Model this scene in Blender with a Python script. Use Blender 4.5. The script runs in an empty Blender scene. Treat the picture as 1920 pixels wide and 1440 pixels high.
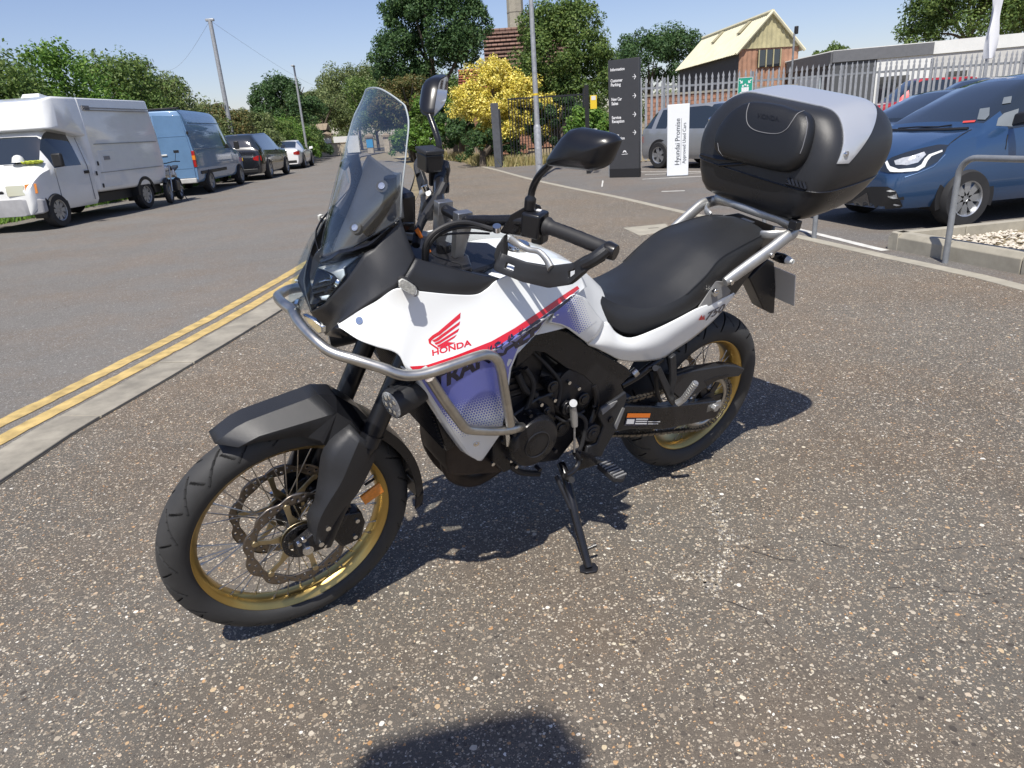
import bpy, bmesh, math, random
import numpy as np
from math import sin, cos, pi, radians, hypot, atan2, sqrt
from mathutils import Vector, Matrix
from mathutils.bvhtree import BVHTree

random.seed(7); RNG = np.random.default_rng(7)
SC = bpy.context.scene
COL = SC.collection

# ------------------------------------------------------------------ camera
CAM_H, PITCH, ROLL, FOC = 1.3436, 0.35261, -0.068836, 1314.406   # metres, radians, radians, pixels of a 1920 wide frame
cam_r0 = Vector((1, 0, 0)); cam_f = Vector((0, cos(PITCH), -sin(PITCH))); cam_u0 = Vector((0, sin(PITCH), cos(PITCH)))
cam_r = cam_r0 * cos(ROLL) + cam_u0 * sin(ROLL); cam_u = -cam_r0 * sin(ROLL) + cam_u0 * cos(ROLL)
CAM = Vector((0, 0, CAM_H))
cd = bpy.data.cameras.new('camera'); co = bpy.data.objects.new('camera', cd); COL.objects.link(co)
cd.sensor_fit = 'HORIZONTAL'; cd.sensor_width = 36.0; cd.lens = FOC / 1920 * 36.0
cd.clip_start = 0.05; cd.clip_end = 3000
co.matrix_world = Matrix(((cam_r.x, cam_u.x, -cam_f.x, CAM.x), (cam_r.y, cam_u.y, -cam_f.y, CAM.y), (cam_r.z, cam_u.z, -cam_f.z, CAM.z), (0, 0, 0, 1)))
SC.camera = co

# ------------------------------------------------------------------ light
SUN_EL, SUN_AZ = radians(59), radians(11.5)      # shadows fall towards AZ, measured from +Y to +X
w = bpy.data.worlds.new('World'); SC.world = w; w.use_nodes = True
nt = w.node_tree; nt.nodes.clear()
sky = nt.nodes.new('ShaderNodeTexSky'); sky.sky_type = 'NISHITA'; sky.sun_disc = False
sky.sun_elevation = SUN_EL; sky.sun_rotation = SUN_AZ + pi
sky.altitude = 50; sky.air_density = 1.0; sky.dust_density = 0.55; sky.ozone_density = 2.6
bg = nt.nodes.new('ShaderNodeBackground'); bg.inputs['Strength'].default_value = 0.098
ow = nt.nodes.new('ShaderNodeOutputWorld')
tint = nt.nodes.new('ShaderNodeMix'); tint.data_type = 'RGBA'; tint.blend_type = 'MULTIPLY'; tint.inputs[0].default_value = 1; tint.inputs[7].default_value = (1.06, 0.97, 1.07, 1)
nt.links.new(sky.outputs[0], tint.inputs[6]); nt.links.new(tint.outputs[2], bg.inputs[0]); nt.links.new(bg.outputs[0], ow.inputs[0])
sd = bpy.data.lights.new('sun', 'SUN'); sd.energy = 4.9; sd.angle = radians(0.53); sd.color = (1.0, 0.95, 0.87)
so = bpy.data.objects.new('sun', sd); COL.objects.link(so)
sun_dir = Vector((sin(SUN_AZ) * cos(SUN_EL), cos(SUN_AZ) * cos(SUN_EL), -sin(SUN_EL)))
so.rotation_euler = sun_dir.to_track_quat('-Z', 'Y').to_euler(); so.location = (-3, -10, 20)
SC.view_settings.view_transform = 'Standard'; SC.view_settings.look = 'None'
SC.view_settings.exposure = 0.28; SC.view_settings.gamma = 1.0; SC.view_settings.use_curve_mapping = False
SC.render.resolution_x = 1024; SC.render.resolution_y = 768
SC.cycles.max_bounces = 8; SC.cycles.transparent_max_bounces = 24

# ------------------------------------------------------------------ pixel helpers (photo pixels, 1920 x 1440)
def ray(px, py):
    return (cam_f + cam_r * ((px - 960) / FOC) - cam_u * ((py - 720) / FOC)).normalized()
def G(px, py, z=0.0):                       # where a pixel meets the level z
    d = ray(px, py); return CAM + d * ((z - CAM_H) / d.z)
def Wpl(px, py, pt, n):                     # where a pixel meets a world plane
    d = ray(px, py); n = Vector(n); return CAM + d * ((Vector(pt) - CAM).dot(n) / d.dot(n))
def HZ(px, py, x, y):                       # height of a pixel on the vertical line above ground point x, y (depth plane)
    d = ray(px, py); t = (Vector((x, y, 0)).dot(Vector((0, 1, 0)))) / d.y; return CAM_H + d.z * t
def AT(px, py, y):                          # world point of a pixel at depth y
    d = ray(px, py); return CAM + d * (y / d.y)
# bike frame: origin under the rear tyre, X forward, Y to the bike's left, Z up along the leaning bike
B_O = Vector((0.64485, 2.60890, 0.00617)); B_TH, B_LEAN = -2.58149, 0.222508
Xb = Vector((cos(B_TH), sin(B_TH), 0)); _y0 = Vector((-sin(B_TH), cos(B_TH), 0)); _z0 = Vector((0, 0, 1))
Yb = _y0 * cos(B_LEAN) - _z0 * sin(B_LEAN); Zb = _z0 * cos(B_LEAN) + _y0 * sin(B_LEAN)
BM = Matrix(((Xb.x, Yb.x, Zb.x, B_O.x), (Xb.y, Yb.y, Zb.y, B_O.y), (Xb.z, Yb.z, Zb.z, B_O.z), (0, 0, 0, 1)))
BI = BM.inverted(); CB = BI @ CAM
def rayb(px, py): return BI.to_3x3() @ ray(px, py)
def P(px, py, y):                           # pixel -> bike frame, on the plane at lateral offset y
    d = rayb(px, py); return CB + d * ((y - CB.y) / d.y)
def PX(px, py, x):
    d = rayb(px, py); return CB + d * ((x - CB.x) / d.x)
def PP(lst): return [P(*q) for q in lst]
def mir(p): return Vector((p.x, -p.y, p.z))

# ------------------------------------------------------------------ materials
def nd(nt, t, **kw):
    n = nt.nodes.new(t)
    for k, v in kw.items(): setattr(n, k, v)
    return n
def mat(name, col, rough=0.5, metal=0.0, coat=0.0, var=0.0, vscale=6.0, bump=0.0, bscale=200.0, spec=0.5, emit=0, dirt=0.0):
    m = bpy.data.materials.new(name); m.use_nodes = True; nt = m.node_tree; b = nt.nodes['Principled BSDF']
    c = (*col, 1); b.inputs['Base Color'].default_value = c
    b.inputs['Roughness'].default_value = rough; b.inputs['Metallic'].default_value = metal
    b.inputs['Coat Weight'].default_value = coat; b.inputs['Coat Roughness'].default_value = 0.04
    b.inputs['Specular IOR Level'].default_value = spec
    tc = nd(nt, 'ShaderNodeTexCoord')
    if var > 0:
        n = nd(nt, 'ShaderNodeTexNoise'); n.inputs['Scale'].default_value = vscale; n.inputs['Detail'].default_value = 6; n.inputs['Roughness'].default_value = 0.65
        nt.links.new(tc.outputs['Object'], n.inputs['Vector'])
        r = nd(nt, 'ShaderNodeMapRange'); r.inputs[1].default_value = 0.3; r.inputs[2].default_value = 0.7; r.inputs[3].default_value = 1 - var; r.inputs[4].default_value = 1 + var
        nt.links.new(n.outputs[0], r.inputs[0])
        mx = nd(nt, 'ShaderNodeMix', data_type='RGBA', blend_type='MULTIPLY'); mx.inputs[0].default_value = 1
        mx.inputs[6].default_value = c; nt.links.new(r.outputs[0], mx.inputs[7]); nt.links.new(mx.outputs[2], b.inputs['Base Color'])
        r2 = nd(nt, 'ShaderNodeMapRange'); r2.inputs[3].default_value = max(0.02, rough * (1 - var)); r2.inputs[4].default_value = min(1, rough * (1 + var))
        nt.links.new(n.outputs[0], r2.inputs[0]); nt.links.new(r2.outputs[0], b.inputs['Roughness'])
    if bump > 0:
        n2 = nd(nt, 'ShaderNodeTexNoise'); n2.inputs['Scale'].default_value = bscale; n2.inputs['Detail'].default_value = 3
        nt.links.new(tc.outputs['Object'], n2.inputs['Vector'])
        bp = nd(nt, 'ShaderNodeBump'); bp.inputs['Strength'].default_value = bump; bp.inputs['Distance'].default_value = 0.002
        nt.links.new(n2.outputs[0], bp.inputs['Height']); nt.links.new(bp.outputs[0], b.inputs['Normal'])
    if emit: b.inputs['Emission Color'].default_value = c; b.inputs['Emission Strength'].default_value = emit
    return m
def glassmat(name, tint=(0.93, 0.96, 0.97), refl=0.10, rough=0.02):
    m = bpy.data.materials.new(name); m.use_nodes = True; nt = m.node_tree; nt.nodes.clear()
    o = nd(nt, 'ShaderNodeOutputMaterial'); t = nd(nt, 'ShaderNodeBsdfTransparent'); t.inputs[0].default_value = (*tint, 1)
    g = nd(nt, 'ShaderNodeBsdfGlossy'); g.inputs['Roughness'].default_value = rough; g.inputs[0].default_value = (0.9, 0.93, 0.95, 1)
    fr = nd(nt, 'ShaderNodeLayerWeight'); fr.inputs[0].default_value = 0.25
    mr = nd(nt, 'ShaderNodeMapRange'); mr.inputs[3].default_value = refl * 0.5; mr.inputs[4].default_value = min(1, refl * 6)
    pw = nd(nt, 'ShaderNodeMath', operation='POWER'); pw.inputs[1].default_value = 2.0
    nt.links.new(fr.outputs['Facing'], pw.inputs[0]); nt.links.new(pw.outputs[0], mr.inputs[0])
    mx = nd(nt, 'ShaderNodeMixShader'); nt.links.new(mr.outputs[0], mx.inputs[0]); nt.links.new(t.outputs[0], mx.inputs[1]); nt.links.new(g.outputs[0], mx.inputs[2])
    nt.links.new(mx.outputs[0], o.inputs[0]); return m

# ------------------------------------------------------------------ mesh helpers
def cr(pts, n=6, closed=False):             # Catmull-Rom through points
    pts = [Vector(p) for p in pts]; out = []; L = len(pts)
    rng = range(L) if closed else range(L - 1)
    for i in rng:
        if closed: a, b, c, d = pts[i - 1], pts[i], pts[(i + 1) % L], pts[(i + 2) % L]
        else: a, b, c, d = pts[max(i - 1, 0)], pts[i], pts[i + 1], pts[min(i + 2, L - 1)]
        for k in range(n):
            t = k / n
            out.append(0.5 * (2 * b + (c - a) * t + (2 * a - 5 * b + 4 * c - d) * t * t + (3 * b - a - 3 * c + d) * t ** 3))
    if not closed: out.append(pts[-1])
    return out
def resamp(pts, n):
    pts = [Vector(p) for p in pts]; L = [0]
    for a, b in zip(pts, pts[1:]): L.append(L[-1] + (b - a).length)
    out = []
    for k in range(n):
        t = L[-1] * k / (n - 1); i = 0
        while i < len(L) - 2 and L[i + 1] < t: i += 1
        s = (t - L[i]) / max(1e-9, L[i + 1] - L[i]); out.append(pts[i].lerp(pts[i + 1], min(1, max(0, s))))
    return out
def g_tube(pts, r, n=10, closed=False, caps=True, flat=None):
    pts = [Vector(p) for p in pts]; L = len(pts); rs = r if isinstance(r, (list, tuple)) else [r] * L
    V, F = [], []; up = None
    for i, p in enumerate(pts):
        if closed: t = (pts[(i + 1) % L] - pts[i - 1])
        else: t = pts[min(i + 1, L - 1)] - pts[max(i - 1, 0)]
        t.normalize()
        if up is None: up = Vector((0, 0, 1)) if abs(t.z) < 0.9 else Vector((1, 0, 0))
        s = t.cross(up)
        if s.length < 1e-6: s = t.orthogonal()
        s.normalize(); up = s.cross(t).normalized()
        for k in range(n):
            a = 2 * pi * k / n; V.append(p + (s * cos(a) * (flat or 1) + up * sin(a)) * rs[i])
    for i in range(L if closed else L - 1):
        for k in range(n):
            a, b = i * n + k, i * n + (k + 1) % n; c, d = ((i + 1) % L) * n + (k + 1) % n, ((i + 1) % L) * n + k
            F.append((a, b, c, d))
    if caps and not closed: F.append(tuple(range(n))[::-1]); F.append(tuple((L - 1) * n + k for k in range(n)))
    return V, F
def g_loft(rows, closed_u=False, cap=False):
    m = len(rows[0]); V = [Vector(p) for r in rows for p in r]; F = []
    for i in range(len(rows) - 1):
        for j in range(m if closed_u else m - 1):
            F.append((i * m + j, i * m + (j + 1) % m, (i + 1) * m + (j + 1) % m, (i + 1) * m + j))
    if cap: F.append(tuple(range(m))[::-1]); F.append(tuple((len(rows) - 1) * m + k for k in range(m)))
    return V, F
def g_prism(poly, off):
    n = len(poly); off = Vector(off); V = [Vector(p) for p in poly] + [Vector(p) + off for p in poly]
    F = [tuple(range(n))[::-1], tuple(range(n, 2 * n))] + [(i, (i + 1) % n, n + (i + 1) % n, n + i) for i in range(n)]
    return V, F
def g_box(c, s, R=None):
    c = Vector(c); V = []
    for x in (-1, 1):
        for y in (-1, 1):
            for z in (-1, 1):
                p = Vector((x * s[0] / 2, y * s[1] / 2, z * s[2] / 2)); V.append(c + (R @ p if R else p))
    return V, [(0, 1, 3, 2), (4, 6, 7, 5), (0, 4, 5, 1), (2, 3, 7, 6), (0, 2, 6, 4), (1, 5, 7, 3)]
def g_lathe(prof, c, axis='Y', n=48, a0=0, a1=2 * pi):   # prof: (radius, offset along axis)
    c = Vector(c); V, F = [], []; full = abs(a1 - a0 - 2 * pi) < 1e-6; m = n if full else n + 1; L = len(prof)
    for k in range(m):
        a = a0 + (a1 - a0) * k / n
        for r, o in prof:
            if axis == 'Y': V.append(c + Vector((r * cos(a), o, r * sin(a))))
            elif axis == 'X': V.append(c + Vector((o, r * cos(a), r * sin(a))))
            else: V.append(c + Vector((r * cos(a), r * sin(a), o)))
    for k in range(n):
        k2 = (k + 1) % m
        for j in range(L - 1): F.append((k * L + j, k * L + j + 1, k2 * L + j + 1, k2 * L + j))
    return V, F
def g_cyl(a, b, r, n=16, r2=None):
    return g_tube([a, b], [r, r if r2 is None else r2], n)
def g_hull(pts):
    bm = bmesh.new()
    for p in pts: bm.verts.new(p)
    bmesh.ops.convex_hull(bm, input=bm.verts)
    bmesh.ops.delete(bm, geom=[v for v in bm.verts if not v.link_faces], context='VERTS')
    bm.verts.index_update(); V = [v.co.copy() for v in bm.verts]; F = [tuple(v.index for v in f.verts) for f in bm.faces]; bm.free()
    return V, F
def join(*gs):
    V, F = [], []
    for v, f in gs:
        o = len(V); V += list(v); F += [tuple(i + o for i in q) for q in f]
    return V, F
def g_mir(g): return [mir(Vector(v)) for v in g[0]], [tuple(reversed(f)) for f in g[1]]
def both(g): return join(g, g_mir(g))
def obj(name, g, m, parent=None, smooth=True, bevel=0, seg=2, sub=0, solid=0, soff=-1, angle=35, label=None, fixn=True, weld=0, out=None):
    me = bpy.data.meshes.new(name)
    if isinstance(g, bpy.types.Mesh): me = g
    else:
        me.from_pydata([tuple(v) for v in g[0]], [], g[1]); me.update()
        if fixn or weld or out is not None:
            bm = bmesh.new(); bm.from_mesh(me)
            if out is not None:
                if sum((f.normal * f.calc_area() for f in bm.faces), Vector()).dot(Vector(out)) < 0: bmesh.ops.reverse_faces(bm, faces=bm.faces)
            if weld: bmesh.ops.remove_doubles(bm, verts=bm.verts, dist=weld)
            if fixn and out is None: bmesh.ops.recalc_face_normals(bm, faces=bm.faces)
            bm.to_mesh(me); bm.free()
        if m: me.materials.append(m)
        if smooth:
            me.polygons.foreach_set('use_smooth', [True] * len(me.polygons))
            me.set_sharp_from_angle(angle=radians(angle))
    o = bpy.data.objects.new(name, me); COL.objects.link(o)
    if parent: o.parent = parent
    if solid: q = o.modifiers.new('s', 'SOLIDIFY'); q.thickness = solid; q.offset = soff
    if bevel:
        q = o.modifiers.new('b', 'BEVEL'); q.width = bevel; q.segments = seg; q.limit_method = 'ANGLE'; q.angle_limit = radians(30); q.harden_normals = False
    if sub: q = o.modifiers.new('u', 'SUBSURF'); q.levels = sub; q.render_levels = sub
    if label: o['label'] = label
    return o
def thing(name, label, cat, group=None, loc=(0, 0, 0), rz=0.0, matrix=None):
    o = bpy.data.objects.new(name, None); COL.objects.link(o); o.empty_display_size = 0.2
    if matrix is not None: o.matrix_world = matrix
    else: o.location = loc; o.rotation_euler = (0, 0, rz)
    tag(o, label, cat, group); return o
def tag(o, label, cat=None, group=None, kind=None):
    if label: o['label'] = label
    if cat: o['category'] = cat
    if group: o['group'] = group
    if kind: o['kind'] = kind
    return o
def struct(o, kind='structure'): o['kind'] = kind; return o
def strip(edges, n=24, sm=0):               # loft between polylines with the same sense
    rows = [resamp(cr(e, 8) if sm & 1 else e, n) for e in edges]
    if sm & 2 and len(rows) > 2:
        cols = [cr([r[j] for r in rows], 5) for j in range(n)]; rows = [[c[i] for c in cols] for i in range(len(cols[0]))]
    return g_loft(rows)
def bvh_of(g): return BVHTree.FromPolygons([Vector(v) for v in g[0]], [tuple(f) for f in g[1]])
# ================================================================== MOTORCYCLE
M_plas = mat('black_textured_plastic', (0.020, 0.021, 0.024), 0.42, var=0.12, vscale=9, bump=0.25, bscale=900)
M_plas2 = mat('black_smooth_plastic', (0.010, 0.0105, 0.013), 0.28, var=0.1, vscale=8)
M_dark = mat('black_painted_metal', (0.011, 0.011, 0.013), 0.28, var=0.25, vscale=14, bump=0.15, bscale=300)
M_dark2 = mat('engine_black', (0.022, 0.022, 0.025), 0.36, metal=0.3, var=0.35, vscale=20, bump=0.3, bscale=250)
M_seat = mat('seat_vinyl', (0.017, 0.018, 0.020), 0.45, var=0.08, vscale=12, bump=0.35, bscale=1400)
M_rub = mat('tyre_rubber', (0.034, 0.034, 0.034), 0.66, var=0.22, vscale=10, bump=0.2, bscale=500)
M_groove = mat('tyre_groove_rubber', (0.008, 0.008, 0.008), 0.8)  # shade of the deep grooves put into the colour, on less dusty rubber
M_rub2 = mat('soft_rubber', (0.018, 0.018, 0.02), 0.6)
M_white = mat('white_paint', (0.78, 0.80, 0.80), 0.22, coat=0.6, var=0.015, vscale=3)
M_gold = mat('gold_anodised', (0.55, 0.39, 0.135), 0.33, metal=1.0, var=0.12, vscale=8)
M_champ = mat('champagne_metal', (0.52, 0.44, 0.28), 0.36, metal=1.0, var=0.15)
M_steel = mat('brushed_steel', (0.53, 0.515, 0.48), 0.36, metal=1.0, var=0.16, vscale=25)
M_alloy = mat('cast_alloy', (0.50, 0.505, 0.50), 0.48, metal=0.85, var=0.12, vscale=18, bump=0.15, bscale=700)
M_disc = mat('brake_disc_steel', (0.24, 0.21, 0.18), 0.38, metal=1.0, var=0.2, vscale=30)
M_chrome = mat('bolt_steel', (0.75, 0.75, 0.74), 0.18, metal=1.0)
M_spoke = mat('spoke_steel', (0.42, 0.41, 0.40), 0.3, metal=1.0)
M_silver = mat('silver_paint', (0.56, 0.58, 0.61), 0.30, metal=0.45, coat=0.5)
M_blackpad = mat('backrest_vinyl', (0.011, 0.0115, 0.013), 0.40, bump=0.25, bscale=1200)
M_grey = mat('grey_plastic', (0.20, 0.20, 0.20), 0.5, var=0.1, bump=0.2, bscale=800)
M_amber = mat('amber_reflector', (0.75, 0.24, 0.02), 0.2, coat=0.8, var=0.2, vscale=120)
M_orange = mat('orange_plastic', (0.80, 0.20, 0.02), 0.4)
M_red = mat('red_decal', (0.62, 0.012, 0.030), 0.25, coat=0.5)
M_navy = mat('navy_decal', (0.010, 0.012, 0.045), 0.25, coat=0.5)
M_exh = mat('exhaust_brown', (0.045, 0.034, 0.028), 0.55, metal=0.4, var=0.4, vscale=15)
M_screen = glassmat('clear_screen', (0.955, 0.962, 0.962), 0.12)
M_lens = glassmat('headlamp_lens', (0.90, 0.93, 0.95), 0.035)
M_refl = mat('reflector_chrome', (0.85, 0.88, 0.88), 0.10, metal=1.0)
M_lampw = mat('lamp_white', (0.78, 0.80, 0.78), 0.3, coat=0.5)
M_mirror = mat('mirror_glass', (0.85, 0.86, 0.88), 0.02, metal=1.0)
M_plate = mat('plate_grey', (0.60, 0.60, 0.59), 0.5)
M_whitedec = mat('white_print', (0.75, 0.75, 0.75), 0.4)

bike = thing('motorcycle', 'white, blue and black adventure motorcycle with gold wheels leaning on its side stand', 'motorcycle', matrix=BM)
def bp(name, g, m, parent=None, **k): return obj(name, g, m, parent or bike, **k)
def pan(name, g, m, **k):                   # a panel on each side, its thickness turned inwards
    for q, s in ((g, 1), (g_mir(g), -1)): bp(name, q, m, out=(0, s, 0), **k)

# ---- wheels
def tyre_geo(R, hw, rc, rb, bhw, N, deep, sweep):
    nth = N * 40; prof = []; deepv = np.zeros((nth, 81), bool)
    for k in range(73):
        q = -pi / 2 + pi * k / 72; prof.append((rc + (R - rc) * cos(q), hw * sin(q), q))
    low = [(rc - (rc - rb) * sin(t) , hw - (hw - bhw) * (1 - cos(t))) for t in (0.35, 0.75, 1.15, 1.57)]
    left = [(r, -o, None) for r, o in low][::-1]; right = [(r, o, None) for r, o in low]
    prof = left + prof + right; L = len(prof)
    a = np.arange(nth) * 2 * pi / nth; V = np.zeros((nth, L, 3))
    for j, (r, o, q) in enumerate(prof):
        rr = np.full(nth, r)
        if q is not None and abs(q) < 1.36:
            u = abs(q) / 1.36; sgn = 1 if q >= 0 else -1
            ph = (a * N / (2 * pi) + sweep * u + (0.5 if sgn > 0 else 0)) % 1
            ph2 = (a * N / (2 * pi) - 0.55 * sweep * u + 0.3 + (0.5 if sgn > 0 else 0)) % 1
            gr = (np.abs(ph - 0.5) < 0.036) & (u > 0.08)
            gr2 = (np.abs(ph2 - 0.5) < 0.03) & (u > 0.35) & (u < 0.8)
            rr = rr - deep * (gr | gr2); deepv[:, j] = gr | gr2
        V[:, j, 0] = rr * np.cos(a); V[:, j, 1] = o; V[:, j, 2] = rr * np.sin(a)
    F, GI = [], []
    for i in range(nth):
        i2 = (i + 1) % nth
        for j in range(L - 1):
            F.append((i * L + j, i * L + j + 1, i2 * L + j + 1, i2 * L + j)); GI.append(1 if (int(deepv[i, j]) + deepv[i, j + 1] + deepv[i2, j] + deepv[i2, j + 1]) >= 2 else 0)
    return [tuple(v) for v in V.reshape(-1, 3)], F, GI
def shift(g, c): c = Vector(c); return [Vector(v) + c for v in g[0]], g[1]
def disc_geo(ro, ri, lobes, wave, hole=True, n=240):
    rad = np.linspace(0, 1, 6); V, F = [], []
    for k in range(n):
        a = 2 * pi * k / n; R = ro - wave * (0.5 + 0.5 * cos(lobes * a)) ** 2
        r0 = ri + wave * 0.5 * (0.5 + 0.5 * cos(lobes * a))
        for t in rad: r = r0 + (R - r0) * t; V.append((r * cos(a), 0, r * sin(a)))
    for k in range(n):
        for j in range(5):
            if hole and (j in (1, 3)) and (k + (4 if j == 1 else 0)) % 8 in (0, 1): continue
            k2 = (k + 1) % n; F.append((k * 6 + j, k * 6 + j + 1, k2 * 6 + j + 1, k2 * 6 + j))
    return V, F
def wheel(nm, c, R, hw, rc, rb, bhw, frr, fw, nsp, tread, hubr, hubw):
    c = Vector(c)
    prof = [(frr, fw), (frr + .002, fw - .004), (frr - .006, fw - .008), (frr - .014, fw - .013), (frr - .024, fw * .45), (frr - .026, 0)]
    prof = prof + [(r, -y) for r, y in prof[::-1][1:]]
    back = [(frr - .031, 0), (frr - .029, fw * .5), (frr - .018, fw - .007), (frr - .010, fw + .001)]
    prof = prof + [(r, -y) for r, y in back[::-1]] + back[1:] + [prof[0]]
    w_ = bp(nm, g_lathe(prof, c, 'Y', 120), M_gold, angle=50)
    tg = tyre_geo(R, hw, rc, rb, bhw, *tread); ty = bp('tyre', shift(tg, c), M_rub, w_, angle=40); ty.data.materials.append(M_groove); ty.data.polygons.foreach_set('material_index', tg[2])
    hub = g_lathe([(0.008, -hubw - .012), (hubr * .5, -hubw - .01), (hubr, -hubw), (hubr, -hubw + .006), (hubr * .62, -hubw * .6), (hubr * .58, 0), (hubr * .62, hubw * .6), (hubr, hubw - .006), (hubr, hubw), (hubr * .5, hubw + .01), (.008, hubw + .012)], c, 'Y', 40)
    bp('hub', hub, M_dark, w_)
    sg = {}
    for k in range(nsp):
        typ = k % 4; s = 1 if typ in (0, 1) else -1; da = (0.62 if typ in (0, 2) else -0.62)
        if typ not in sg:
            A = Vector((hubr * cos(da), s * hubw * .95, hubr * sin(da))); Bp = Vector((frr - .022, s * fw * .35, 0))
            gg = join(g_tube([A, Bp], .0017, 6), g_tube([Bp.lerp(A, .075), Bp], .0033, 6))
            o = obj('spoke', gg, M_spoke, w_); sg[typ] = o.data
        else:
            o = bpy.data.objects.new('spoke', sg[typ]); COL.objects.link(o); o.parent = w_
        o.location = c; o.rotation_euler = (0, -2 * pi * k / nsp, 0)
    bp('valve', g_cyl(c + Vector(((frr - .03) * cos(2.9), 0, (frr - .03) * sin(2.9))), c + Vector(((frr - .062) * cos(2.9), .004, (frr - .062) * sin(2.9))), .004, 8), M_rub2, w_)
    return w_
FC = Vector((1.56, 0, .347)); RC = Vector((0, 0, .333))
fwheel = wheel('front_wheel', FC, .347, .048, .300, .274, .034, .283, .034, 36, (22, .008, .9), .036, .042)
rwheel = wheel('rear_wheel', RC, .333, .076, .272, .236, .052, .243, .055, 32, (20, .009, .8), .05, .055)
for s in (1, -1):
    bp('brake_disc', shift(disc_geo(.155, .122, 10, .010), FC + Vector((0, s * .068, 0))), M_disc, fwheel, solid=.005, soff=0)
    car = []
    for k in range(6):
        a = 2 * pi * k / 6 + .3; d = Vector((cos(a), 0, sin(a))); t = Vector((-sin(a), 0, cos(a))); b0 = FC + Vector((0, s * .062, 0))
        car.append(g_prism([b0 + d * .045 + t * .02, b0 + d * .085 + t * .004, b0 + d * .126 + t * .008, b0 + d * .126 - t * .008, b0 + d * .085 - t * .010, b0 + d * .045 - t * .012], (0, s * .005, 0)))
        car.append(g_cyl(b0 + d * .126 + Vector((0, s * -.003, 0)), b0 + d * .126 + Vector((0, s * .012, 0)), .009, 12))
    car.append(g_lathe([(.046, .0), (.056, 0), (.056, s * .006), (.046, s * .006), (.046, 0)], FC + Vector((0, s * .062, 0)), 'Y', 40))
    bp('disc_carrier', join(*car), M_champ, fwheel, bevel=.0012)
# ABS ring
V, F = disc_geo(.055, .040, 1, 0, True, 160); bp('sensor_ring', shift((V, F), FC + Vector((0, .079, 0))), M_dark, fwheel, solid=.003, soff=0)
bp('brake_disc', shift(disc_geo(.128, .095, 8, .010, True, 200), RC + Vector((0, -.085, 0))), M_disc, rwheel, solid=.005, soff=0)
# rear sprocket with teeth and spider
V, F = [], []
for k in range(45 * 4):
    a = 2 * pi * k / 180; R = .112 + (.006 if k % 4 in (0, 1) else 0)
    V += [(.088 * cos(a), 0, .088 * sin(a)), (R * cos(a), 0, R * sin(a))]
for k in range(180): F.append((2 * k, 2 * k + 1, (2 * k + 3) % 360, (2 * k + 2) % 360))
spk = shift((V, F), RC + Vector((0, .100, 0)))
bp('sprocket', spk, M_steel, rwheel, solid=.006, soff=0)
sp = []
for k in range(6):
    a = 2 * pi * k / 6; d = Vector((cos(a), 0, sin(a))); t = Vector((-sin(a), 0, cos(a))); b0 = RC + Vector((0, .092, 0))
    sp.append(g_prism([b0 + d * .03 + t * .016, b0 + d * .094 + t * .012, b0 + d * .094 - t * .012, b0 + d * .03 - t * .016], (0, .006, 0)))
bp('sprocket_carrier', join(*sp, g_lathe([(.012, .012), (.042, .01), (.045, -.02), (.012, -.03)], RC + Vector((0, .092, 0)), 'Y', 32)), M_dark, rwheel, bevel=.001)

# ---- fork
rk = radians(26.6); fd = Vector((-sin(rk), 0, cos(rk)))
def forkp(z, y): return Vector((1.35 - (z - .647) * math.tan(rk), y, z))
for s in (1, -1):
    f = bp('fork_leg', join(g_tube([forkp(.60, s * .1), forkp(.63, s * .1), forkp(1.04, s * .1)], [.024, .0275, .0275], 24), g_tube([forkp(.33, s * .1), forkp(.62, s * .1)], .0215, 20), g_tube([forkp(.615, s * .1), forkp(.645, s * .1)], .030, 24)), M_plas2)
    foot = g_hull([forkp(.42, s * .085) + Vector((.03, 0, 0)), forkp(.42, s * .085) - Vector((.03, 0, 0)), forkp(.42, s * .118) + Vector((.025, 0, 0)), forkp(.42, s * .118) - Vector((.03, 0, 0)),
                   FC + Vector((.03, s * .088, .02)), FC + Vector((.03, s * .088, -.025)), FC + Vector((-.05, s * .088, -.03)), FC + Vector((.025, s * .112, .015)), FC + Vector((.02, s * .112, -.022)), FC + Vector((-.05, s * .112, -.025))])
    bp('fork_foot', foot, M_dark, f, bevel=.004)
    bp('axle_end', join(g_cyl(FC + Vector((0, s * .10, 0)), FC + Vector((0, s * .124, 0)), .015, 20), g_cyl(FC + Vector((-.0, s * .123, 0)), FC + Vector((0, s * .127, 0)), .011, 6)), M_chrome, f)
    for a_, b_ in ((.02, .028), (.006, .036), (-.055, .045), (-.05, -.012)):
        bp('bolt', g_cyl(FC + Vector((a_, s * .11, b_)), FC + Vector((a_, s * .121, b_)), .006, 10), M_chrome, f)
    cal = g_hull([FC + Vector((x, s * y, z)) for x, z in ((-.07, .06), (-.165, .045), (-.175, .0), (-.16, -.055), (-.10, -.06), (-.075, -.01)) for y in (.05, .098)])
    cp = bp('brake_caliper', cal, M_dark, bevel=.008, seg=3)
    for x, z in ((-.09, .035), (-.15, .02), (-.14, -.035)):
        bp('caliper_bolt', g_cyl(FC + Vector((x, s * .095, z)), FC + Vector((x, s * .103, z)), .0065, 10), M_chrome, cp)
bp('lower_triple_clamp', join(*[g_lathe([(.03, -.022), (.042, -.022), (.042, .022), (.03, .022)], forkp(.915, s * .1), 'Z', 24) for s in (1, -1)], g_box((1.235, 0, .915), (.07, .17, .045))), M_dark, bevel=.004)
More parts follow.
